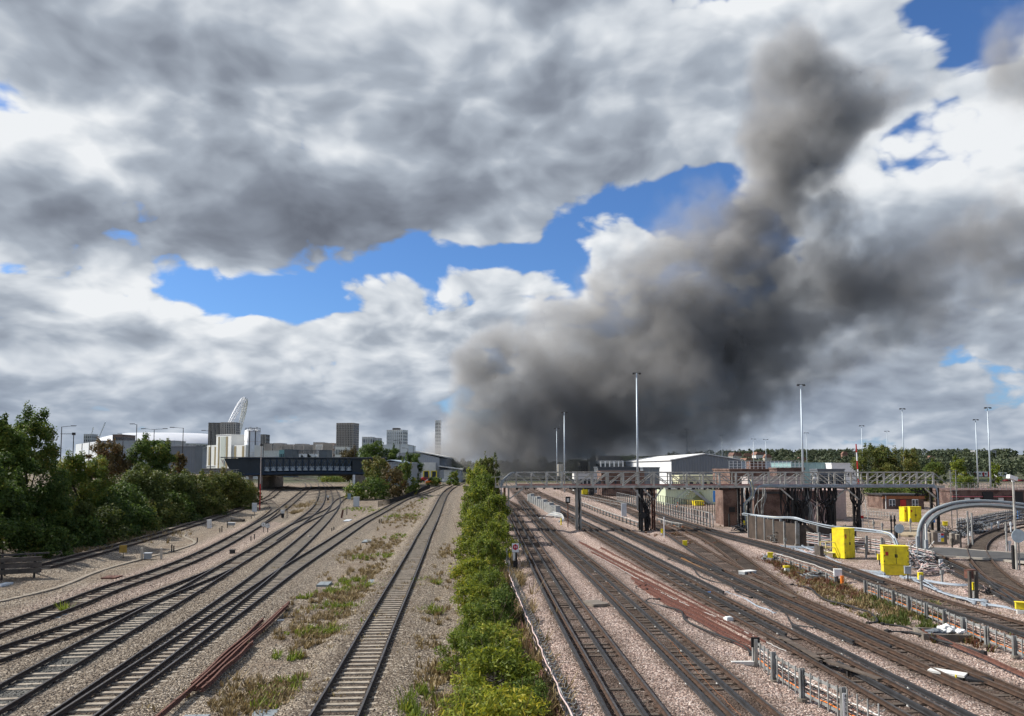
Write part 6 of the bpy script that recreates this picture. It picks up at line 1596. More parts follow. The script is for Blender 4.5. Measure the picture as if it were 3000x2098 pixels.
# ------------------------------------------------------------------ yellow cabinets
def yellow_cab(label, px, py, w_, d, h, rz, split=False):
    t = obj_px('equipment_cabinet', label, 'cabinet', px, py, rz, 'yellow equipment cabinets')
    z0 = .75 if split else 0
    if split: MB().cbox((0, 0, 0), (w_ * .98, d * .96, .73), mat('yellow_base', (.72, .55, .03), .5)).build('plinth', None, t)
    MB().cbox((0, 0, z0), (w_, d, h - z0), yellow).build('body', None, t)
    for s_ in (-1, 1):
        MB().box(s_ * w_ * .25 - w_ * .235, -d / 2 - .03, z0 + .08, s_ * w_ * .25 + w_ * .235, -d / 2 - .003, h - .1, yellow).build('door', None, t)
        MB().box(s_ * .06 - .03, -d / 2 - .06, (h + z0) / 2 - .12, s_ * .06 + .03, -d / 2 - .031, (h + z0) / 2 + .12, black).build('handle', None, [c for c in t.children if c.name.startswith('door')][-1])
    MB().box(-.012, -d / 2 - .034, z0 + .08, .012, -d / 2 - .0315, h - .1, darksteel).build('door_seam', None, t)
    for q in (-.46, .46):
        for zz in (.2, .5, .8): MB().box(w_ * q - .02, -d / 2 - .05, z0 + (h - z0) * zz - .06, w_ * q + .02, -d / 2 - .0305, z0 + (h - z0) * zz + .06, darksteel).build('hinge', None, t)
    for k in range(4): MB().box(w_ / 2 + .002, -d * .3, h * .7 + .07 * k, w_ / 2 + .012, d * .3, h * .7 + .07 * k + .03, mat('yellow_grille', (.45, .35, .03), .6)).build('louvre', None, t)
    MB().box(-w_ * .42, -d / 2 - .036, h * .68, -w_ * .30, -d / 2 - .031, h * .82, red).build('warning_plate', None, t)
    MB().cbox((0, 0, h), (w_ * 1.03, d * 1.04, .05), yellow).build('roof', None, t)
    return t
yellow_cab('tall yellow equipment cabinet with a cream step platform beside it', 2472, 1629, 1.5, 1.2, 2.55, R(32))
yellow_cab('yellow equipment cabinet on a darker yellow plinth, nearer one', 2622, 1678, 1.75, 1.0, 2.1, R(-14), True)
yellow_cab('yellow cabinet in front of the brick cabin', 2655, 1528, 1.6, .9, 2.2, R(20))
yellow_cab('second yellow cabinet in front of the brick cabin', 2680, 1530, 1.5, .9, 2.3, R(-8))
# step platform
sp = obj_px('step_platform', 'cream painted step platform with handrails by the tall yellow cabinet', 'platform', 2430, 1628, R(10))
MB().cbox((0, 0, .35), (1.3, .9, .07), cream_y).build('deck', None, sp)
for i in range(2): MB().cbox((1.0 + .3 * i, 0, .24 - .13 * i), (.3, .8, .05), concrete).build('step', None, sp)
for x in (-.6, .6):
    for y in (-.42, .42): MB().cbox((x, y, -.05), (.06, .06, 1.4), cream_y).build('rail_post', None, sp)
for y in (-.42, .42):
    for z in (.85, 1.33): MB().bar((-.6, y, z), (.6, y, z), .05, .05, cream_y).build('handrail', None, sp)
MB().cbox((-.95, .1, 0), (.35, .9, 1.0), timber).build('timber_back', None, sp)
# small yellow boxes and grey boxes on stakes
def yellow_box(label, px, py, h=.55, w_=.34, pole=.35, extra=None):
    t = obj_px('signal_box', label, 'box', px, py, rnd.uniform(-.4, .4), 'small yellow boxes on stakes')
    MB().cbox((0, 0, 0), (.07, .07, pole + .1), darksteel).build('stake', None, t)
    b = MB(); b.cbox((0, 0, pole), (w_, w_ * .6, h), yellow); b.build('case', None, t)
    MB().cbox((0, 0, pole + h), (w_ * 1.12, w_ * .75, .04), yellow).build('lid', None, t)
    if extra: MB().cbox((-.03, -.14, 0), (w_ * .8, .2, pole * .9), extra).build('base_block', None, t)
yellow_box('small yellow box between the crossing red rails and the dark tracks', 2007, 1604, .42, .4, .32, black)
yellow_box('yellow box over a white one where the cable tray starts', 2257, 1642, .4, .42, .35, offwhite)
yellow_box('yellow-topped white box in the red weeds', 2304, 1672, .1, .42, .35, offwhite)
yellow_box('yellow box beside the gantry middle legs', 1939, 1568, .45, .22, .35, offwhite)
yellow_box('yellow box on a bent pipe near the plinth cabinet', 2697, 1712, .42, .30, .45)
yellow_box('yellow box on a grey post by the wooden posts', 2855, 1752, .42, .22, .6, steel)
yellow_box('yellow box cut by the picture edge', 2992, 1800, .35, .5, .4, offwhite)
yellow_box('yellow box at the left side of the plinth cabinet', 2577, 1652, .42, .3, .45)
yellow_box('yellow box on the brick tower leg, low down', 2181, 1556, .45, .22, .9)
yellow_box('yellow box beside the screen wall panels', 2366, 1592, .5, .3, .6)
yellow_box('orange-yellow box beyond the arch foot', 2770, 1560, .5, .5, .9)
def grey_box(label, px, py, w_, h, pole, m=grey, group='small grey boxes on stakes'):
    t = obj_px('junction_box', label, 'box', px, py, rnd.uniform(-.3, .3), group)
    MB().cbox((0, 0, 0), (.08, .08, pole + .05), darksteel).build('stake', None, t)
    MB().cbox((0, 0, pole), (w_, w_ * .6, h), m).build('case', None, t); MB().cbox((0, 0, pole + h), (w_ * 1.08, w_ * .7, .03), m).build('lid', None, t)
grey_box('dark grey box on a stake in front of the plinth cabinet', 2660, 1697, .42, .5, .5)
grey_box('pale grey box on a stake beside the arch foot', 2757, 1668, .25, .55, .3, ltgrey)
grey_box('rusty box on wooden posts by the depot track', 2845, 1735, .6, .5, 1.0, rust)
grey_box('white box leaning on the cable tray end', 2455, 1706, .5, .45, .55, white)
grey_box('small white box by the curved rack, first', 2826, 1574, .35, .5, .2, ltgrey); grey_box('small white box by the curved rack, second', 2845, 1572, .35, .5, .2, ltgrey)
grey_box('grey-blue locker beside the camera pole', 2987, 1520, .5, 1.6, .1, blue)
grey_box('blue locker near the far yellow cabinets', 2733, 1532, .5, 1.4, .1, blue)
grey_box('white electrical case between the rusty tracks behind the gantry', 1828, 1512, .8, 2.0, .1, ltgrey)
# orange block under the white leaning box
t = obj_px('traffic_marker', 'orange marker beside the white leaning box', 'marker', 2467, 1708); MB().cbox((0, 0, 0), (.16, .16, .55), orange).build('body', None, t); MB().cbox((0, 0, .55), (.2, .2, .05), orange).build('cap', None, t)
# wooden posts pair
for px, lb in ((2843, 'old wooden post, first of two by the depot track'), (2862, 'old wooden post, second of two by the depot track')):
    t = obj_px('wooden_post', lb, 'post', px, 1756, .2, 'old wooden posts'); MB().cbox((0, 0, 0), (.16, .14, 1.75), timber).build('shaft', None, t); MB().cbox((0, 0, 1.75), (.18, .16, .04), timber).build('cap', None, t)
# grey cabinets between two electric tracks
cabs = spline([G(1552, 1470), G(1576, 1482), G(1604, 1498), G(1632, 1516)], 2.9)
words = ['farthest', 'second farthest', 'third farthest', 'fourth farthest', 'fifth farthest', 'sixth farthest', 'seventh farthest', 'eighth farthest', 'ninth farthest', 'tenth farthest', 'eleventh farthest', 'twelfth farthest', 'thirteenth farthest', 'fourteenth farthest', 'fifteenth farthest', 'sixteenth farthest']
cabs = cabs[::-1]
for i, p in enumerate(cabs[:16]):
    t = thing('trackside_cabinet', 'grey steel cabinet between electric tracks, %s of the row' % words[i], 'cabinet', (p.x, p.y, tz(p.x, p.y) - .1), R(6), 'row of grey cabinets between the electric tracks')
    hh = 1.5 + .35 * (i % 3 == 0)
    MB().cbox((0, 0, 0), (.7, 2.0, hh), grey).build('body', None, t)
    for q in (-.5, .5): MB().box(-.37, q - .42, .1, -.352, q + .42, hh - .12, steel).build('door', None, t)
    MB().cbox((0, 0, hh), (.8, 2.1, .06), steel).build('roof', None, t)
cl = thing('cable_bundle', 'white cables spilling down from the end of the grey cabinets', 'cables', G(1642, 1528))
for k in range(6): MB().tube(spline([(-.9 - .2 * k, 3.0, 1.2 - .1 * k), (-.4, 1.8, 1.15 - .1 * k), (.25 + .05 * k, .6, 1.0 - .12 * k), (.5 - .06 * k, 0, .4), (.3 - .15 * k, -.5 - .1 * k, -.02)], .3), .05, 6, (offwhite, paleblue, offwhite)[k % 3]).build('cable', None, cl, True)
t = obj_px('marker_post', 'short yellow tube post beside the spilling white cables', 'post', 1644, 1536); MB().cyl((0, 0, 0), (0, 0, .95), .09, m=yellow).build('shaft', None, t); MB().cyl((0, 0, .95), (0, 0, 1.0), .1, m=darksteel).build('cap', None, t)
# little signal on a post
t = obj_px('signal_post', 'small black signal with a white plate on a rusty post', 'signal', 1664, 1543)
MB().cyl((0, 0, 0), (0, 0, 3.4), .07, m=rust).build('post', None, t); MB().cbox((0, 0, 3.2), (.62, .35, .85), black).build('head', None, t); MB().box(-.16, -.2, 3.4, .16, -.18, 3.85, white).build('plate', None, t)
# white thin post by gantry
t = obj_px('marker_post', 'thin white stake beside the gantry middle legs', 'post', 1946, 1575); MB().cyl((0, 0, 0), (0, 0, 2.3), .05, m=white).build('shaft', None, t); MB().cbox((0, 0, 2.3), (.12, .12, .1), white).build('cap', None, t)
# H marker board
hs = obj_px('marker_board', 'white board with a red hexagon and letter H on a post by the shrubs', 'sign', 1510, 1662)
MB().box(-.27, -.03, 1.30, .27, .0, 2.0, white).build('board', None, hs)
b = MB(); hexa = [(.225 * math.sin(math.pi / 3 * k), 1.70 + .25 * math.cos(math.pi / 3 * k)) for k in range(6)]; b.prism(hexa, -.036, -.0305, mat('sign_red', (.45, .015, .03), .5)); hx = b.build('hexagon', None, hs)
lettering('H', .30, white, hx, (0, -.042, 1.70))
MB().box(-.18, .0, .55, .14, .22, 1.28, black).build('lamp_case', None, hs); MB().box(-.2, -.02, .65, -.02, -.001, 1.27, offwhite).build('lamp_face', None, hs); MB().cbox((0, .12, 0), (.36, .3, .56), black).build('base', None, hs)
t = obj_px('marker_post', 'grey pole next to the letter H board', 'post', 1485, 1662); MB().cyl((0, 0, 0), (0, 0, 1.6), .05, m=steel).build('shaft', None, t); MB().cbox((.22, 0, .9), (.13, .1, .35), yellow).build('yellow_tag', None, t)

# ------------------------------------------------------------------ cable run with hooks along the shrubs
cr = thing('cable_run', 'run of pinkish cables on hooked stakes along the shrub strip', 'cables', (0, 0, 0))
cl_ = spline([G(1478, 1640), G(1490, 1690), G(1524, 1780), G(1570, 1890), G(1620, 2010), G(1664, 2110), G(1700, 2190)], .55)
rg = random.Random(9)
hk = MB(); hk.box(-.03, -.03, 0, .03, .03, .75, steel)
hk.tube(spline([(.03, 0, .72), (.16, 0, .70), (.22, 0, .74), (.235, 0, .83)], .06), .018, 5, steel); hk.tube(spline([(.03, 0, .42), (.16, 0, .40), (.22, 0, .44), (.235, 0, .53)], .06), .018, 5, steel)
hkm = hk.mesh('hook_stake')
for i, p in enumerate(cl_): share('hook_stake', hkm, cr, (p.x, p.y, tz(p.x, p.y) - .15), rg.uniform(-.25, .25))
for k in range(11):
    pts = [Vector((p.x + .10 - .045 * (k % 6) + rg.uniform(-.03, .03), p.y, tz(p.x, p.y) - .02 + .055 * k + rg.uniform(-.05, .05))) for p in cl_]
    MB().tube(spline(pts, .5), rg.uniform(.018, .030), 5, (pinkc, paleblue, offwhite, steel, pinkc, rubber)[k % 6]).build('cable', None, cr, True)
# timber edging below it
t = thing('timber_edging', 'rusty edging plates below the cable run', 'edging', (0, 0, 0))
for a, b_ in zip(cl_[:-1:3], cl_[3::3]): MB().bar((a.x - .28, a.y, .0), (b_.x - .28, b_.y, .0), .06, .35, rust).build('plank', None, t)

# ------------------------------------------------------------------ low cable fences
def cable_fence(label, pts, h, sp=1.55, picket=.75, seed=1, sign=None, hooks=True, m=steel, pm=steel):
    t = thing('cable_fence', label, 'fence', (0, 0, 0), 0, 'low steel cable fences among the electric tracks')
    ln = spline([G(*p) for p in pts], .05)
    L_ = len(ln)
    step, n2 = int(sp / .05), int(picket / .05)
    rg = random.Random(seed)
    d = (ln[-1] - ln[0]).normalized(); nrm = Vector((d.y, -d.x, 0))
    rz = math.atan2(d.y, d.x)
    pmesh = MB(); pmesh.box(-.015, -.09, 0, .015, .09, h, pm); pmesh.box(-.06, .075, 0, .06, .09, h, pm); pmesh.box(-.06, -.09, 0, .06, -.075, h, pm); pmesh.cyl((0, 0, 0), (0, 0, .1), .17, n=12, m=darkconc)
    pmesh = pmesh.mesh('fence_post')
    kmesh = MB(); kmesh.box(-.025, -.015, .12, .025, .015, h * .98, m)
    if hooks: kmesh.tube(spline([(0, .02, h * .8), (.0, .14, h * .78), (.0, .2, h * .84)], .06), .018, 5, m); kmesh.tube(spline([(0, .02, h * .5), (.0, .14, h * .48), (.0, .2, h * .54)], .06), .018, 5, m)
    kmesh = kmesh.mesh('picket')
    for i in range(0, L_, step):
        p = ln[i]; share('post', pmesh, t, (p.x, p.y, tz(p.x, p.y) - .15), rz)
    for i in range(n2 // 2, L_, n2):
        p = ln[i]; share('picket', kmesh, t, (p.x, p.y, tz(p.x, p.y) - .15), rz)
    for z in (.22, h * .82):
        for i in range(0, L_ - step, step):
            a, b_ = ln[i], ln[min(L_ - 1, i + step)]
            MB().bar(a + Vector((-nrm.x * .05, -nrm.y * .05, z - .12)), b_ + Vector((-nrm.x * .05, -nrm.y * .05, z - .12)), .02, .10, m).build('rail', None, t)
    for k in range(6):
        pts2 = [p + nrm * -(.0) + Vector((nrm.x * -.0, 0, 0)) + (-nrm) * -.0 + Vector((0, 0, .05 + .1 * k + rg.uniform(-.03, .03))) + nrm * (-.12 if rz > 99 else .12) * -1 for p in ln[::12]]
        MB().tube(spline(pts2, .6), .022, 5, (rubber, orange, rubber, rust, rubber, offwhite)[k]).build('cable', None, t, True)
    return t, ln, rz
fenceA, lnA, rzA = cable_fence('low grey cable fence with a numbered post in front of the dark electric tracks', [(2211, 1940), (2285, 2000), (2371, 2052), (2480, 2108), (2600, 2170)], 1.12, 2.4, .5, 3)
p = G(2474, 2104)
t = thing('number_plate', 'white upright plate numbered 40319 on the cable fence post', 'sign', (p.x - .02, p.y - .14, p.z + .1))
MB().box(-.085, -.02, .0, .085, .0, .72, white).build('plate', None, t)
for i, ch in enumerate('40319'): lettering(ch, .14, black, t, (0, -.026, .63 - .135 * i))
p = G(2212, 1942)
t = thing('end_board', 'black board at the head of the cable fence', 'sign', (p.x, p.y - .12, p.z - .1)); MB().box(-.18, -.02, .75, .17, .02, 1.15, black).build('board', None, t); MB().box(-.07, -.06, 0, .07, -.021, 1.08, gsteel).build('post', None, t)
MB().box(.2, -.03, .62, .38, .0, .75, white).build('tag_plate', None, t); MB().box(-1.0, -.1, .05, -.1, .05, .2, offwhite).build('foot_bar', None, t)
cable_fence('low grey cable fence in front of the second-farthest electric track', [(2536, 1736), (2640, 1778), (2760, 1828), (2860, 1872), (2978, 1918), (3070, 1955)], .92, 2.0, .62, 4)
cable_fence('low cable tray with orange cables leading up to the yellow box', [(2268, 1640), (2330, 1660), (2390, 1680), (2450, 1706)], .5, 1.8, .6, 6, hooks=False)
cable_fence('short grey fence beyond the middle gantry legs', [(1925, 1530), (1960, 1540), (2000, 1548)], .7, 2.5, .45, 7, hooks=False)
cable_fence('low cable rack between rusty tracks behind the gantry', [(1700, 1478), (1780, 1510), (1850, 1535), (1885, 1548)], .7, 2.5, .7, 8, hooks=False)

# ------------------------------------------------------------------ rails, hatch, pit and cables lying among the tracks
redrust = mat('red_rust', (.125, .050, .034), .85, .3, 5., col2=(.065, .030, .024), bump=.3)
loose_rail('red rusty rail, long single one with a white end block', (1697, 1589), (2133, 1816), redrust)
loose_rail('red rusty rail beside the white cord', (1731, 1619), (2245, 1888), redrust)
redrust = mat('red_rust', (.125, .050, .034), .85, .3, 5., col2=(.065, .030, .024), bump=.3)
loose_rail('red rusty rail, upper one of the three bundled', (1850, 1694), (2222, 1884), redrust)
loose_rail('red rusty rail, middle one of the three bundled', (1860, 1708), (2218, 1898), redrust)
loose_rail('red rusty rail, lower one of the three bundled', (1870, 1722), (2212, 1912), redrust)
loose_rail('red rusty rail beyond the white corded one', (1760, 1606), (1890, 1676), rust)
loose_rail('orange-brown new rail lying on the dark tracks', (1996, 1638), (2082, 1682), mat('ochre_rust', (.30, .15, .05), .8))
loose_rail('long rusty rail along the foot of the second cable fence', (2700, 1850), (3010, 1985), rust)
t = obj_px('end_block', 'white block capping the end of the long red rail', 'block', 2134, 1820); MB().cbox((0, 0, 0), (.4, .3, .32), white, .4).build('body', None, t); MB().cbox((0, 0, .32), (.3, .2, .04), white, .4).build('cap', None, t)
def ground_line(name, label, cat, pts, r, m, wob=0.0, zoff=0.0, group=None, strands=1):
    t = thing(name, label, cat, (0, 0, 0), 0, group); rg = random.Random(len(label))
    for j in range(strands): strand(t, [(a + 3 * j, b_ + 2.2 * j) for a, b_ in pts], r, m, wob, zoff, rg)
def strand(t, pts, r, m, wob, zoff, rg):
    q = spline([G(*p) for p in pts], .25)
    q = [Vector((p.x + rg.uniform(-wob, wob), p.y + rg.uniform(-wob, wob), tz(p.x, p.y) - .02 + r + zoff)) for p in q]
    MB().tube(q, r, 6, m).build('strand', None, t, True)
    for e in (q[0], q[-1]): MB().cbox((e.x, e.y, e.z - r), (r * 3.2, r * 3.2, r * 2.6), m, .4).build('end_plug', None, t)
CB = 'thick cables lying on the ballast'
ground_line('cable', 'thick black cable looping from the red rails to the fence head', 'cable', [(1935, 1758), (1905, 1757), (1893, 1765), (1930, 1775), (1975, 1785), (1998, 1795), (2005, 1815), (2030, 1832), (2100, 1862), (2160, 1884), (2190, 1902), (2202, 1920)], .055, rubber, group=CB)
ground_line('cable', 'wavy black cable between the two dark electric tracks', 'cable', [(1960, 1641), (1975, 1646), (2000, 1655), (2030, 1668), (2050, 1690), (2090, 1706), (2140, 1718), (2160, 1738), (2200, 1755)], .06, rubber, group=CB)
ground_line('cable', 'black cable with a grey length crossing the dark tracks', 'cable', [(2160, 1738), (2190, 1742), (2230, 1762), (2270, 1790), (2300, 1800), (2320, 1830), (2350, 1838), (2400, 1845)], .06, rubber, group=CB)
ground_line('cable', 'pale grey hose lying beside the dark tracks', 'cable', [(2130, 1738), (2180, 1755), (2220, 1778), (2250, 1788), (2268, 1800)], .05, paleblue, group=CB)
ground_line('cable', 'black cable along the weedy strip to a grey joint', 'cable', [(2320, 1716), (2370, 1724), (2395, 1745), (2420, 1760), (2470, 1772), (2510, 1785), (2550, 1798), (2570, 1822), (2545, 1830)], .06, rubber, group=CB)
ground_line('cable', 'black cable running from the rail end towards the concrete pit', 'cable', [(2600, 1855), (2660, 1856), (2720, 1868), (2760, 1882), (2830, 1900), (2880, 1918)], .07, rubber, group=CB)
ground_line('cable', 'thin black cable joining the one from the rail end', 'cable', [(2585, 1830), (2640, 1836), (2690, 1852), (2725, 1870)], .045, rubber, group=CB)
ground_line('cable', 'short black cable by the curly ballast gap near the gantry', 'cable', [(1572, 1563), (1578, 1570), (1590, 1576), (1600, 1590), (1612, 1602)], .05, rubber, group=CB)
ground_line('cable', 'short looped black cable at the end of the bundled red rails', 'cable', [(1895, 1716), (1872, 1718), (1862, 1724), (1880, 1730), (1898, 1728)], .045, rubber, group=CB)
ground_line('cord', 'white cord trailing along the red rails', 'cord', [(1740, 1628), (1820, 1672), (1900, 1718), (1960, 1752), (2040, 1790), (2110, 1818), (2180, 1855), (2230, 1880), (2300, 1915)], .012, offwhite, .05, .12)
ground_line('cord', 'thin orange cord lying in the second electric track', 'cord', [(1775, 1705), (1850, 1770), (1930, 1840), (2010, 1935), (2060, 1990), (2110, 2040), (2170, 2098)], .006, mat('dull_orange', (.35, .14, .06), .7), .03, .06)
for k, pts in enumerate([[(2320, 1610), (2380, 1628), (2440, 1650), (2500, 1668), (2580, 1676)], [(2330, 1606), (2395, 1632), (2450, 1656), (2520, 1674), (2585, 1680)], [(2640, 1690), (2700, 1700), (2760, 1735), (2820, 1752), (2850, 1765)], [(2660, 1690), (2720, 1702), (2790, 1712), (2840, 1714)],
                         [(2680, 1700), (2740, 1728), (2800, 1748), (2880, 1760)], [(2880, 1770), (2930, 1776), (2980, 1790)], [(2350, 1600), (2400, 1620), (2470, 1655), (2530, 1678), (2600, 1690)], [(2290, 1600), (2340, 1602), (2390, 1603)]]):
    ground_line('ground_cable', ['pale cables on the ground before the tall yellow cabinet', 'pale cables curving past the step platform', 'pale cables running from the plinth cabinet to the wooden posts', 'pale cables under the grey stake box', 'pale cables crossing towards the wooden posts', 'pale cables ending near the picture edge box', 'pale cables farthest round the yellow cabinets', 'short pale cables below the screen wall'][k], 'cable', pts, .05, paleblue, .05, group='pale cables on the ground round the yellow cabinets', strands=3)
# hatch
hc = obj_px('hatch_cover', 'grey-brown double hatch cover on a concrete frame beside the electric track', 'hatch', 1750, 1776, R(20))
MB().cbox((0, 0.2, 0), (1.05, 1.5, .28), darkconc).build('frame', None, hc)
for s_ in (-.36, .36): MB().cbox((0, .2 + s_, .28), (.98, .68, .045), mat('hatch_lid', (.17, .145, .12), .8)).build('lid', None, hc)
# concrete pit with rubbish
pt = obj_px('concrete_pit', 'open concrete pit full of rubbish beside the second cable fence', 'pit', 2756, 1860, R(-10), zoff=-.38)
for x0, y0, x1, y1 in ((-1, -.75, 1, -.6), (-1, .6, 1, .75), (-1, -.6, -.85, .6), (.85, -.6, 1, .6)): MB().box(x0, y0, -.1, x1, y1, .55, darkconc).build('rim', None, pt)
MB().box(-.85, -.6, -.1, .85, .6, .25, darkconc).build('fill', None, pt)
def crumple(name, label, loc, r_, m, seed, flat=.6):
    bm = bmesh.new(); bmesh.ops.create_icosphere(bm, subdivisions=3, radius=1.0)
    for v in bm.verts:
        n_ = mnoise.noise(v.co * 1.7 + Vector((seed, 0, 0))) * .5 + mnoise.noise(v.co * 4 + Vector((0, seed, 0))) * .25
        v.co = v.co * (1 + n_); v.co.z *= flat
    me = bpy.data.meshes.new(name); bm.to_mesh(me); bm.free(); me.materials.append(m)
    o = bpy.data.objects.new(name, me); COL.objects.link(o); o.location = loc; o.scale = (r_, r_ * .8, r_)
    tag(o, label, 'rubbish', 'rubbish bags in the concrete pit')
q = Vector(pt.location)
crumple('rubbish_bag', 'crumpled white plastic bag in the concrete pit', q + Vector((.35, .1, .62)), .38, white, 1.0); crumple('rubbish_bag', 'small white plastic bag hanging over the pit rim', q + Vector((.8, -.3, .6)), .22, white, 2.0); crumple('rubbish_bag', 'dark crumpled sheeting in the concrete pit', q + Vector((-.3, -.1, .5)), .42, dkgrey, 3.0, .4)
# white board and dark plate in the track
wb = obj_px('track_board', 'white treadle board lying between the rails with a dark plate', 'board', 2800, 1985, R(-42))
MB().box(-.9, -.28, .22, .35, .28, .30, offwhite).build('white_cover', None, wb); MB().box(.4, -.4, .15, 1.2, .4, .24, black).build('dark_plate', None, wb); MB().box(-.8, -.3, .05, .3, .3, .21, darksteel).build('base', None, wb); MB().cyl((.1, -.4, .05), (.1, -.4, .32), .03, m=yellow).build('yellow_peg', None, wb)
# point machine
pmx = obj_px('point_machine', 'pale point machine box between the diverging rusty rails', 'point machine', 2190, 1682, R(30))
MB().cbox((0, 0, 0), (1.2, .6, .32), grey).build('case', None, pmx); MB().cbox((0, 0, .32), (1.24, .64, .06), offwhite).build('lid', None, pmx); MB().bar((-.6, 0, .1), (-1.4, .1, .1), .08, .08, darksteel).build('rod', None, pmx)
for px, py, lb in ((1634, 1528, 'white flat unit in the electric track under the gantry'), ):
    t = obj_px('track_unit', lb, 'track unit', 1588, 1520); MB().cbox((0, 0, .05), (.9, .5, .22), white).build('case', None, t); MB().cbox((0, 0, .27), (.7, .4, .03), white).build('lid', None, t)
t = obj_px('litter', 'bright blue litter on the dark electric track', 'litter', 2066, 1738); MB().bar((-.25, 0, .2), (0, .02, .22), .12, .06, blue).build('sheet', None, t); MB().bar((.05, -.15, .2), (.3, -.2, .22), .1, .06, blue).build('scrap', None, t)
# timber boards covering conductor rails
for i, (x0, y0, x1, y1, lb) in enumerate([(2290, 1885, 2410, 1958, 'dark timber guard board beside the nearer cable fence'), (2400, 1950, 2580, 2015, 'dark raised guard board before the numbered plate'), (2190, 1700, 2330, 1765, 'brown boards across the point blades')]):
    a, b_ = G(x0, y0), G(x1, y1); t = thing('guard_board', lb, 'board', (0, 0, 0), 0, 'timber guard boards on conductor rails')
    MB().bar(a + Vector((0, 0, .3)), b_ + Vector((0, 0, .3)), .28, .05, sleeper_w).build('plank', None, t)
    for f in (.1, .5, .9):
        p = a.lerp(b_, f); MB().cbox((p.x, p.y, p.z - .02), (.1, .1, .29), darksteel).build('bracket', None, t)

# tangles of cable and loose gear in the depot corner
def tangle(label, px, py, n, r_, h, seed, mats_=None):
    p = G(px, py); t = thing('cable_tangle', label, 'cables', (p.x, p.y, p.z - .1), 0, 'tangles of cable round the depot corner'); rg = random.Random(seed)
    for k in range(n):
        a = rg.uniform(0, 6.283); pts = []
        for q in range(5):
            pts.append((math.cos(a + q * rg.uniform(.3, 1.1)) * r_ * rg.uniform(.3, 1.0) * 1.6, math.sin(a + q * .9) * r_ * rg.uniform(.2, 1.0), max(.05, h * rg.random() * (1 - q / 5) + .05)))
        MB().tube(spline(pts, .2), rg.uniform(.02, .04), 5, rg.choice(mats_ or (rubber, rubber, pinkc, offwhite, paleblue))).build('cable', None, t, True)
tangle('tangle of pink and black cables at the foot of the grey arch', 2690, 1660, 22, .9, 1.6, 1)
tangle('tangle of cables spreading from the arch foot towards the rails', 2742, 1676, 18, 1.0, .9, 2)
tangle('tangle of cables between plinth cabinet and arch', 2668, 1640, 18, .9, 1.3, 3)
tangle('tangle of cables behind the plinth cabinet', 2690, 1622, 16, 1.0, 1.5, 4)
tangle('black cable heap below the duct run', 2285, 1585, 14, 1.0, 1.3, 5, (rubber, rubber, steel))
tangle('grey and black cable heap by the step platform', 2400, 1622, 10, .9, .6, 6)
tangle('cable heap where the low tray starts', 2262, 1640, 14, .7, .7, 7, (rubber, steel, paleblue))
tangle('cable heap along the low tray in the red weeds', 2380, 1690, 14, .8, .5, 8, (rubber, steel, paleblue, offwhite))
tangle('cables heaped behind the safety notice', 2800, 1575, 20, 1.2, 1.8, 9, (rubber, rubber, pipe))
tangle('black cables heaped beside the curved rack', 2850, 1562, 20, 1.4, 2.0, 10, (rubber, rubber, pipe))
tangle('cable loops by the wooden posts', 2870, 1742, 8, .7, .9, 11, (rubber, pinkc))
tangle('cables tangled at the foot of the brick tower', 2165, 1556, 16, .8, 1.6, 12, (rubber, rubber, steel))
for i, (px, py, h, m_) in enumerate(((2560, 1560, 1.6, steel), (2585, 1563, 1.4, steel), (2612, 1568, 2.4, black), (2622, 1568, 2.4, black), (2668, 1560, 1.8, steel), (2790, 1610, 1.2, timber), (2815, 1606, 1.6, darksteel), (2838, 1600, 3.6, steel), (2850, 1598, 3.4, steel), (2950, 1612, 2.8, steel), (2958, 1612, 1.0, ltgrey), (2962, 1560, 1.4, ltgrey), (2905, 1552, 1.0, ltgrey), (2925, 1548, 1.0, ltgrey), (2300, 1606, 1.1, steel), (2450, 1618, 1.3, steel), (2538, 1632, 1.3, steel), (2736, 1655, 1.2, steel), (2700, 1730, 1.1, steel), (2760, 1700, .8, steel))):
    t = obj_px('stake', ['grey stake before the brick cabin, first', 'grey stake before the brick cabin, second', 'dark post of a close pair before the cabin, first', 'dark post of a close pair before the cabin, second', 'grey stake by the far yellow cabinets', 'wooden stake at the crossing edge', 'dark stake past the safety notice', 'tall grey pole of a pair before the curved rack, first', 'tall grey pole of a pair before the curved rack, second', 'tall grey pole inside the curve', 'short pale stake inside the curve', 'pale box stake beyond the curve', 'pale box stake along the curved rack, nearer', 'pale box stake along the curved rack, farther', 'grey stake under the duct run', 'grey stake by the tall yellow cabinet', 'grey stake behind the plinth cabinet', 'grey stake in the cables at the arch foot', 'grey stake beside the bent-pipe box', 'short grey stake among the pale cables'][i], 'post', px, py, .2, 'stakes and posts in the depot corner')
    MB().cbox((0, 0, 0), (.13, .11, h), m_).build('shaft', None, t); MB().cbox((0, -.02, h * .7), (.26, .16, .28), m_).build('head', None, t)
# railing beyond the gantry and low barrier boards
for i, (p0, p1, h, lb) in enumerate((((2800, 1432), (3060, 1436), 1.2, 'grey roof-edge railing beyond the ladder frame'), ((2530, 1512), (2640, 1522), 1.0, 'low railing beside the sandy path'), ((1700, 1462), (1830, 1490), 1.1, 'grey railing behind the middle of the gantry'))):
    t = thing('railing', lb, 'railing', (0, 0, 0), 0, 'railings around the depot'); a, b_ = (at(*p0, 140), at(*p1, 140)) if i == 0 else (G(*p0), G(*p1)); n = 14
    for k in range(n + 1): p = a.lerp(b_, k / n); MB().cbox((p.x, p.y, p.z - .1), (.07, .07, h), steel).build('post', None, t)
    for z in (h * .5, h * .98): MB().bar(a + Vector((0, 0, z - .1)), b_ + Vector((0, 0, z - .1)), .06, .06, steel).build('rail', None, t)

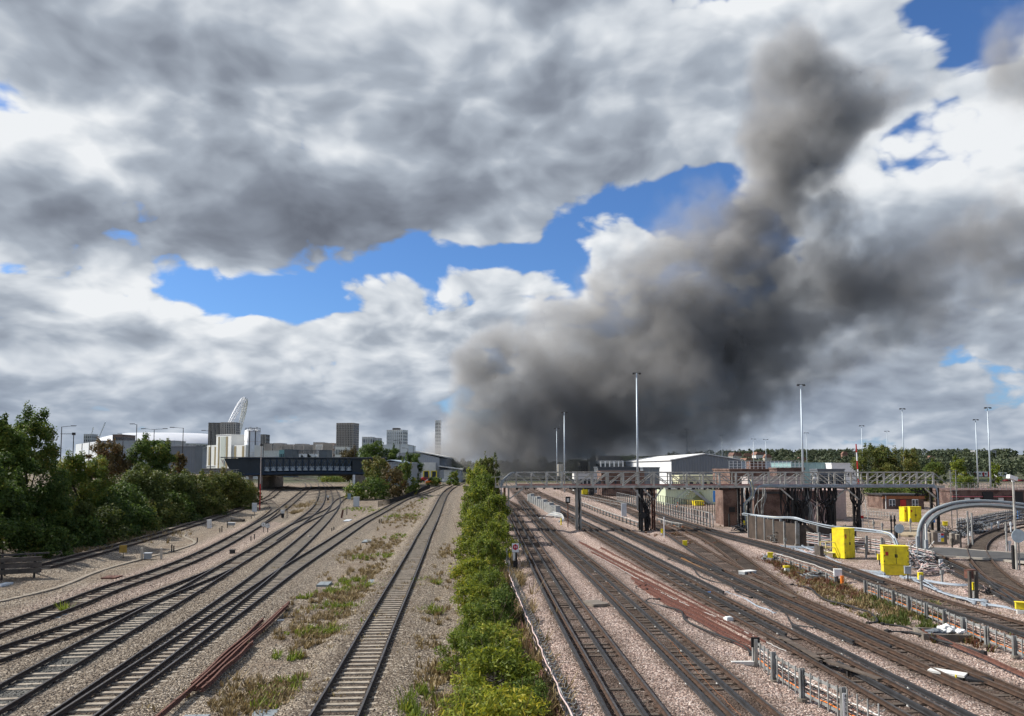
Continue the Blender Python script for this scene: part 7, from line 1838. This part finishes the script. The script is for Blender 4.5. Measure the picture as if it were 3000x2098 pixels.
# ------------------------------------------------------------------ poles, cameras, discs, signs
def cctv(label, px, ytop, py, hd=1):
    b_ = G(px, py); D_ = b_.y; h = at(px, ytop, D_).z
    t = thing('camera_pole', label, 'camera', (b_.x, D_, -.1), 0, 'cameras on poles')
    MB().cyl((0, 0, 0), (0, 0, h), .10, .08, 8, gsteel).build('pole', None, t)
    b = MB(); b.bar((-.5 * hd, -.2, h + .32), (.25 * hd, 0, h + .12), .3, .3, white); b.build('camera', None, t)
    MB().cbox((0, 0, h - .1), (.16, .16, .25), white).build('bracket', None, t)
cctv('white camera on a slim pole in front of the gantry', 2396, 1404, 1543); cctv('white camera on a pole at the picture edge', 2979, 1404, 1668)
# red and white leaning pole with ladder
b0 = G(2524, 1546); t = thing('signal_mast', 'slim red and white pole with a ladder leaning past the gantry', 'mast', (b0.x, b0.y, -.1))
top = at(2508, 1301, b0.y) - Vector((b0.x, b0.y, -.1))
for i in range(10):
    a, c = Vector((0, 0, 0)).lerp(top, i / 10), Vector((0, 0, 0)).lerp(top, (i + 1) / 10); MB().cyl(a, c, .09, .085, 8, (white, red)[i % 2 if i > 2 else 0]).build('pole_length', None, t)
l0, l1 = Vector((.95, 0, 0)), Vector((.0, 0, 6.6)) + top * .0
for sx in (.12, .95): MB().bar((sx + .1, 0, 0), (-.15 + sx * .25, 0, 6.6), .07, .07, offwhite).build('ladder_rail', None, t)
for i in range(8):
    f = i / 8; MB().bar((.22 * (1 - f) - .12 * f, 0, .5 + 6 * f), (1.05 * (1 - f) + .09 * f, 0, .5 + 6 * f), .05, .05, offwhite).build('rung', None, t)
MB().cbox((0, -.1, 1.3), (.45, .2, .35), red).build('red_box', None, t)
# round discs on black posts
for px, py, base, lb in ((2984, 1566, 1668, 'grey round disc on a black post at the picture edge'), (2634, 1546, 1575, 'grey round disc behind the dark posts near the arch')):
    b_ = G(px, base); h = at(px, py, b_.y).z; t = thing('disc_sign', lb, 'sign', (b_.x, b_.y, -.1), 0, 'grey round discs')
    MB().box(-.35, .05, 0, -.08, .25, h * (.72 if px > 2900 else 1.4), black).build('black_post', None, t); MB().cyl((.1, 0, 0), (.1, 0, h + .2), .05, m=steel).build('pole', None, t); MB().cyl((0, -.12, h), (0, -.16, h), .52, n=28, m=mat('disc_grey', (.42, .50, .53), .5)).build('disc', None, t)
# coloured notice on concrete blocks
b_ = G(2760, 1592); t = thing('notice_sign', 'red, blue and yellow safety notice on a concrete block', 'sign', (b_.x, b_.y, -.1))
MB().box(-.9, 0, 0, .55, .4, 1.25, darkconc).build('block', None, t); MB().box(-.42, -.04, .25, .2, -.001, 1.15, white).build('panel', None, t)
MB().box(-.12, -.047, .9, .19, -.042, 1.13, red).build('red_field', None, t); MB().box(-.12, -.047, .68, .19, -.042, .89, blue).build('blue_field', None, t); MB().box(-.12, -.047, .27, .19, -.042, .67, yellow).build('yellow_field', None, t)
for z in (1.0, .78, .48): MB().box(-.36, -.047, z - .05, -.18, -.042, z + .05, paleblue).build('symbol', None, t)
for i, (px, py, w_, h) in enumerate(((2728, 1586, .6, 1.0), (2790, 1594, .4, 1.2), (2806, 1592, .5, 1.0))):
    t = obj_px('concrete_block', ['weathered concrete block beside the arch foot', 'tall concrete block right of the safety notice', 'concrete block with black cables past the safety notice'][i], 'block', px, py, .1, 'concrete blocks along the crossing'); MB().cbox((0, 0, 0), (w_, .4, h), darkconc).build('body', None, t); MB().cbox((0, 0, h), (w_ * .9, .35, .04), concrete).build('cap', None, t)
# road crossing and its paved approach
rd = [G(2712, 1608), G(2800, 1611), G(2900, 1620), G(3100, 1632)], [G(3100, 1660), G(2900, 1642), G(2800, 1636), G(2712, 1634)]
b = MB(); b.slab([(p.x, p.y) for p in rd[0]] + [(p.x, p.y) for p in rd[1]], -.02, .155, asphalt); o = b.build('road_crossing', None); tag(o, 'grey asphalt road crossing over the curved track', kind='structure')
for ln, nm in ((rd[0], 'kerb'), (rd[1], 'kerb')):
    for a, c in zip(ln[:-1], ln[1:]): MB().bar((a.x, a.y, .09), (c.x, c.y, .09), .18, .2, concrete).build(nm, None, o)
yd = [G(2530, 1500), G(2600, 1512), G(2720, 1535), G(2720, 1572), G(2600, 1565), G(2535, 1540)]
o = MB().slab([(p.x, p.y) for p in yd], -.15, .03, mat('sandy_path', (.34, .27, .18), .95, .2, .6)).build('path', None); tag(o, 'sandy path beside the brick cabin', kind='structure')
yr = [G(1830, 1462), G(1960, 1460), G(2120, 1470), G(2150, 1500), G(2120, 1540), G(2050, 1525), G(1930, 1490)]
o = MB().slab([(p.x, p.y) for p in yr], -.25, .06, mat('depot_road', (.26, .20, .17), .95, .2, .5)).build('road', None); tag(o, 'dusty depot road in front of the pale green shed', kind='structure')
# traffic cones and skips on the depot road
for i, (px, py) in enumerate(((2116, 1508), (2063, 1482), (2114, 1516), (1972, 1476), (1985, 1484))):
    t = obj_px('traffic_cone', ['traffic cone beside the brick tower', 'traffic cone before the green shed', 'nearer traffic cone beside the brick tower', 'traffic cone at the foot of the outside stair', 'traffic cone between stair and fence'][i], 'cone', px, py, 0, 'orange traffic cones'); MB().cyl((0, 0, .05), (0, 0, .95), .22, .05, 10, orange).build('cone', None, t); MB().cyl((0, 0, .45), (0, 0, .65), .15, .11, 10, white).build('band', None, t); MB().cbox((0, 0, 0), (.55, .55, .05), black).build('base', None, t)
for i, (px, py, m_) in enumerate(((2022, 1478, cream_y), (2045, 1482, yellow), (1995, 1472, offwhite))):
    t = obj_px('plant_box', ['ochre skip in front of the green shed', 'yellow machine box in front of the green shed', 'pale crate in front of the green shed'][i], 'container', px, py, .2, 'boxes before the green shed'); MB().prism([(-.8, .2), (.8, .2), (1.0, 1.1), (-1.0, 1.1)], -.6, .6, m_).build('body', None, t); MB().box(-.9, -.62, 0, .9, .62, .19, black).build('skid', None, t)
# blue-white notice on the green shed road
t = thing('route_sign', 'blue and white bar sign in front of the green shed', 'sign', G(2100, 1500)); MB().cyl((0, 0, 0), (0, 0, 3.6), .06, m=darksteel).build('post', None, t); MB().box(-.6, -.1, 1.7, -.08, -.04, 3.6, blue).build('blue_board', None, t); MB().box(.05, -.1, 1.7, .5, -.04, 3.4, ltgrey).build('grey_board', None, t)
for px, lb in ((1705, 'yellow equipment on the walkway trolley behind the gantry'), ):
    t = obj_px('trolley', lb, 'trolley', 1714, 1452); MB().cbox((0, 0, .4), (1.4, 1.0, 1.5), yellow).build('body', None, t); MB().cbox((1.6, 0, .1), (1.1, .9, 2.1), black).build('tank', None, t); MB().cbox((.7, 0, .2), (2.6, 1.0, .2), darksteel).build('frame', None, t)

# ------------------------------------------------------------------ far right: train, wooded rise, houses
tr_ = thing('train', 'white metro train with a red front standing beyond the trees', 'train', at(2816, 1401, 420), 0)
px2m = 420 / FPX; L_ = 84 * px2m
MB().box(0, 0, .9, L_ * .985, 2.6, 3.5, white).build('body', None, tr_)
MB().prism([(L_ * .93, .7), (L_ * 1.0, .8), (L_ * 1.0, 2.5), (L_ * .975, 3.5), (L_ * .93, 3.5)], -.03, 2.63, red).build('cab', None, tr_)
MB().box(0, -.02, .5, L_ * .98, 2.62, .9, dkgrey).build('underframe', None, tr_)
for i in range(9): MB().box(L_ * (.03 + .1 * i), -.05, 1.9, L_ * (.085 + .1 * i), -.001, 2.8, glass).build('window', None, tr_)
for i in range(3): MB().box(L_ * (.18 + .3 * i) - .5, -.07, 1.0, L_ * (.18 + .3 * i) + .5, -.052, 3.1, red).build('door', None, tr_)
t = thing('train', 'distant white train standing behind the poplar', 'train', at(2922, 1402, 430), 0); MB().box(0, 0, .9, 9, 2.6, 3.3, white).build('body', None, t); MB().box(0, -.02, .4, 9, 2.6, .9, dkgrey).build('underframe', None, t)
for i in range(5): MB().box(.6 + 1.7 * i, -.04, 1.8, 1.6 + 1.7 * i, -.001, 2.6, glass).build('window', None, t)
for px, lb in ((2955, 'red car parked far behind the dark brick roof'), (2996, 'red van end parked at the picture edge')): car(lb, at(px, 1412, 300) - Vector((0, 0, .5)), red, 0.1, 'red cars beyond the dark brick roof')

# wooded rise: a mass of trees
lf_wood_haze = leaf_mat('leaves_wood_painted_haze', [(0.0, (0.042, 0.058, 0.032)), (0.5, (0.068, 0.088, 0.046)), (1.0, (0.105, 0.118, 0.06))], 0.2)  # leaf greens made paler, so distance haze is put into the colour
rg = np.random.default_rng(77)
VV, FF, AA = [], [], []; nv = 0
def wood(n, xr, yr_, hr, seed, den=150, big=1.0):
    global nv
    r_ = np.random.default_rng(seed)
    for i in range(n):
        y = r_.uniform(*yr_); x = r_.uniform(*xr) * y / FPX
        h = r_.uniform(*hr); W_ = h * r_.uniform(.8, 1.3)
        cl = [((x + a[0], y + a[1], tz(x, y) + a[2]), b_) for a, b_ in crown_clumps(h, W_, int(r_.integers(1e6)), .1, 8)]
        V, F, A = leaves(cl, den, 1.9 * big, 1.4 * big, int(r_.integers(1e6)), .1, r_.uniform(.25, .7), .15)
        VV.append(V); FF.append(F + nv); AA.append(A); nv += len(V)
wood(420, (380, 1600), (600, 1280), (8, 14), 5, 260, 1.0); wood(150, (560, 1620), (400, 600), (7, 11), 6, 260, .65); wood(160, (450, 1580), (1280, 1500), (9, 14), 8, 130, 1.5); wood(90, (-420, 480), (600, 900), (8, 14), 9, 90, 1.4)
V, F, A = np.concatenate(VV), np.concatenate(FF), np.concatenate(AA)
o = bpy.data.objects.new('woods', np_mesh('woods', V, F, lf_wood_haze, A)); COL.objects.link(o); tag(o, 'dark green wooded rise on the horizon beyond the depot', kind='stuff')
HM = [mat('house_cream', (.45, .40, .33), .8), mat('house_brick', (.25, .15, .11), .8), offwhite]
roofm = mat('house_roof', (.20, .11, .08), .85)
for i, (px, py, w_, D_) in enumerate(((2160, 1328, 30, 760), (2190, 1330, 24, 800), (2228, 1326, 30, 820), (2250, 1333, 20, 700), (2476, 1325, 16, 900), (2735, 1337, 26, 900), (2752, 1340, 20, 880), (2200, 1345, 40, 560), (2350, 1342, 26, 700), (2600, 1338, 20, 800))):
    p = at(px, py, D_); zb = tz(p.x, D_); W_ = w_ * D_ / FPX; H = max(5, p.z - zb - 2.5)
    t = thing('house', ['cream house above the warehouse roof', 'brick house next to the cream one on the rise', 'large cream house on the rise under the far masts', 'small brick house among the trees under the far masts', 'white house alone among the dark trees', 'pale house with a red roof right of the mast pair', 'small pale house beside the red-roofed one', 'long house low on the rise behind the warehouse', 'house half hidden behind the brick depot mast', 'small house above the olive trees'][i], 'house', (p.x, D_, zb), rnd.uniform(-.3, .3), 'houses on the wooded rise')
    MB().box(-W_ / 2, 0, -3, W_ / 2, 8, H, HM[i % 3]).build('wall', None, t)
    MB().prism([(-W_ / 2 - .5, H), (W_ / 2 + .5, H), (W_ / 2 - 1.5, H + 3.2), (-W_ / 2 + 1.5, H + 3.2)], -.5, 8.5, roofm).build('roof', None, t)
    for k in range(max(2, int(W_ / 3))): MB().box(-W_ / 2 + 1 + k * 3, -.1, H * .55, -W_ / 2 + 2.2 + k * 3, .02, H * .8, glass).build('window', None, t)
building('hospital_block', 'grey flat office building on the skyline beside the mast pair', 2866, 2918, 1320, 1150, greyw, 20, 4, 10, cat='building', zb=tz(700, 1150))
# silhouettes at the foot of the smoke
building('depot_building', 'dim dark building deep inside the smoke', 1541, 1566, 1325, 420, dkgrey, 14, 5, 3, cat='building', zb=2)
t = thing('water_tank', 'small pale tank standing in the smoke behind the gantry', 'tank', at(1640, 1372, 300)); MB().cyl((0, 0, -3), (0, 0, 1.4), 1.3, n=16, m=concrete).build('drum', None, t); MB().cyl((0, 0, 1.4), (0, 0, 1.6), 1.35, n=16, m=stripe).build('lid', None, t)
building('depot_building', 'smoky low shed to the side of the small tank', 1700, 1728, 1354, 340, offwhite, 12, 1, 4, cat='building', zb=2)
for i, (px, yt, wp, lb) in enumerate(((1520, 1352, 60, 'smoke-dimmed tree just past the strip'), (1580, 1338, 70, 'smoke-dimmed tree beside the dim building'), (1680, 1345, 60, 'smoke-dimmed tree behind the small tank'), (1740, 1332, 24, 'smoke-dimmed pointed tree by the office'), (1840, 1330, 110, 'dark rounded trees behind the white warehouse roof'))):
    plant_px('tree', lb, 'tree', px, yt, wp, 390, lf_dark, 820 + i, group='trees dimmed by the smoke', shape='round', L=.8, Wd=.5, dens=3.5, base=.1, nclump=14)
# ------------------------------------------------------------------ smoke: one plume of real volume rising from the factory
SMOKE_Y = 330.0
def spt(px, py, dy=0.0):
    d = ray(px, py); k = (SMOKE_Y + dy) / d.y
    return Vector((0, 0, CAM_H)) + d * k
PLUME = [  # photograph column, row, radius (pixels), depth offset (m), weight
    (1262, 1352, 26, -18, 0.35), (1310, 1345, 50, -14, 1.2), (1372, 1300, 95, -5, 1.3), (1350, 1380, 60, 0, 0.8), (1460, 1330, 105, 0, 0.9), (1450, 1230, 130, 0, 0.9), (1560, 1160, 165, 0, 1.0),
    (1560, 1300, 130, 0, 0.9), (1690, 1250, 150, 0, 0.95), (1640, 1350, 70, 10, 0.35), (1760, 1190, 190, 5, 1.0), (1910, 1150, 205, 5, 1.35), (1880, 1270, 105, 5, 0.6),
    (2050, 1110, 195, 10, 1.35), (2190, 1030, 160, 15, 1.1), (1400, 1100, 66, -10, 2.2), (1452, 1042, 76, -10, 2.2), (1505, 1000, 62, -10, 1.8), (1316, 1205, 36, -20, 2.4),
    (1330, 1240, 22, -18, 0.6), (1300, 1290, 22, -18, 0.5), (1400, 1170, 70, 0, 0.85),
    (1640, 1010, 130, 0, 1.0), (1760, 910, 130, 5, 0.9), (1830, 830, 95, 5, 0.7), (1890, 930, 160, 5, 1.05), (2040, 900, 165, 10, 1.25), (2150, 900, 150, 10, 1.1), (2090, 770, 130, 10, 1.1),
    (2210, 750, 125, 10, 0.9), (2310, 830, 110, 10, 0.4), (2260, 640, 95, 10, 0.62), (2280, 540, 75, 12, 0.5), (2260, 470, 80, 12, 0.6), (2190, 600, 100, 12, 0.45), (2360, 620, 110, 14, 0.26), (2390, 520, 90, 14, 0.28), (2210, 520, 75, 12, 0.36), (2430, 660, 120, 16, 0.22), (2080, 680, 110, 10, 0.42), (2330, 430, 125, 15, 1.4), (2350, 320, 140, 15, 1.6), (2310, 215, 100, 15, 1.4),
    (2430, 370, 110, 15, 1.2), (2510, 320, 100, 15, 1.0), (2590, 285, 80, 15, 0.8), (2660, 300, 110, 18, 0.38), (2740, 250, 80, 18, 0.3),
    (2480, 720, 170, 20, 0.46), (2450, 900, 210, 20, 0.52), (2640, 800, 200, 25, 0.38), (2660, 960, 200, 25, 0.36), (2850, 820, 210, 30, 0.38), (2860, 660, 170, 30, 0.42), (2330, 1060, 170, 20, 0.45),
    (2980, 120, 150, 30, 0.62), (3060, 260, 160, 30, 0.5), (2000, 640, 120, 10, 0.34), (1930, 720, 110, 10, 0.34), (2150, 640, 110, 10, 0.4), (3080, 720, 220, 30, 0.45)]
vol = bpy.data.volumes.new('smoke')
smoke = bpy.data.objects.new('smoke', vol)
COL.objects.link(smoke)
smoke['label'] = 'dense dark grey smoke plume rising from the burning factory and drifting over the sidings'
smoke['category'] = 'smoke'
smoke['kind'] = 'stuff'
ng = bpy.data.node_groups.new('smoke_nodes', 'GeometryNodeTree')
ng.interface.new_socket('Geometry', in_out='OUTPUT', socket_type='NodeSocketGeometry')
G_ = NT(ng)
pos = G_.n('GeometryNodeInputPosition').outputs[0]
wv = G_.v('SCALE', G_.v('SUBTRACT', G_.noise(pos, 0.030, 3, 0.55, col=True), (0.5, 0.5, 0.5)), scale=34.0)
wp = G_.v('ADD', pos, wv)
tot = None
lo, hi = Vector((1e9,) * 3), Vector((-1e9,) * 3)
for px, py, r, dyo, wt in PLUME:
    c = spt(px, py, dyo); rr = r * (SMOKE_Y + dyo) / FPX * 1.9
    for i in range(3):
        lo[i] = min(lo[i], c[i] - rr); hi[i] = max(hi[i], c[i] + rr)
    d = G_.v('DISTANCE', wp, tuple(c))
    g = G_.mapr(d, 0.0, rr, wt, 0.0, 'SMOOTHERSTEP')
    tot = g if tot is None else G_.m('ADD', tot, g)
lo[2] = max(lo[2], 1.0); hi[0] = min(hi[0], 300.0)
tot = G_.m('SUBTRACT', 1.0, G_.m('POWER', 2.718, G_.m('MULTIPLY', tot, -1.0)))     # soft union
bil = G_.noise(pos, 0.040, 6, 0.60)
fin = G_.noise(G_.v('ADD', pos, (31.0, 7.0, 3.0)), 0.13, 3, 0.55)
big = G_.noise(pos, 0.014, 2, 0.5)
vb = G_.n('ShaderNodeTexVoronoi'); vb.feature = 'F1'; vb.normalize = True
vb.inputs['Scale'].default_value = 0.042; vb.inputs['Detail'].default_value = 2.0; vb.inputs['Roughness'].default_value = 0.6
G_.put(vb.inputs['Vector'], G_.v('ADD', pos, G_.v('SCALE', wv, scale=0.45)))
puff = G_.m('SUBTRACT', 1.0, vb.outputs['Distance'])
f = G_.m('ADD', tot, G_.m('MULTIPLY', G_.m('SUBTRACT', bil, 0.5), 1.7))
f = G_.m('ADD', f, G_.m('MULTIPLY', G_.m('SUBTRACT', puff, 0.62), 1.5))
f = G_.m('ADD', f, G_.m('MULTIPLY', G_.m('SUBTRACT', fin, 0.5), 0.7))
f = G_.m('ADD', f, G_.m('MULTIPLY', G_.m('SUBTRACT', big, 0.5), 0.6))
body = G_.mapr(f, 0.44, 0.86)
body = G_.m('MULTIPLY', body, G_.mapr(tot, 0.03, 0.55))
var = G_.mapr(G_.noise(G_.v('ADD', wp, (5.0, 90.0, 40.0)), 0.034, 5, 0.6), 0.36, 0.64, 0.12, 1.5, 'LINEAR')
dens = G_.m('MULTIPLY', G_.m('MULTIPLY', body, var), G_.m('MULTIPLY', G_.m('POWER', tot, 1.5), 0.115))
vc = G_.n('GeometryNodeVolumeCube')
G_.put(vc.inputs['Density'], dens)
vc.inputs['Min'].default_value = tuple(lo); vc.inputs['Max'].default_value = tuple(hi)
VOX = 1.2
for ax, i in (('X', 0), ('Y', 1), ('Z', 2)):
    vc.inputs['Resolution ' + ax].default_value = int((hi[i] - lo[i]) / VOX)
sm = bpy.data.materials.new('smoke'); sm.use_nodes = True
sm.node_tree.nodes.clear()
M_ = NT(sm.node_tree)
pv = M_.n('ShaderNodeVolumePrincipled')
pv.inputs['Color'].default_value = (0.755, 0.735, 0.712, 1)
pv.inputs['Density'].default_value = 1.0
pv.inputs['Anisotropy'].default_value = 0.15
mo = M_.n('ShaderNodeOutputMaterial'); sm.node_tree.links.new(pv.outputs[0], mo.inputs['Volume'])
sm.cycles.volume_sampling = 'MULTIPLE_IMPORTANCE'
smt = G_.n('GeometryNodeSetMaterial'); smt.inputs['Material'].default_value = sm
go = G_.n('NodeGroupOutput')
ng.links.new(vc.outputs[0], smt.inputs[0]); ng.links.new(smt.outputs[0], go.inputs[0])
vol.materials.append(sm)
md = smoke.modifiers.new('smoke', 'NODES'); md.node_group = ng
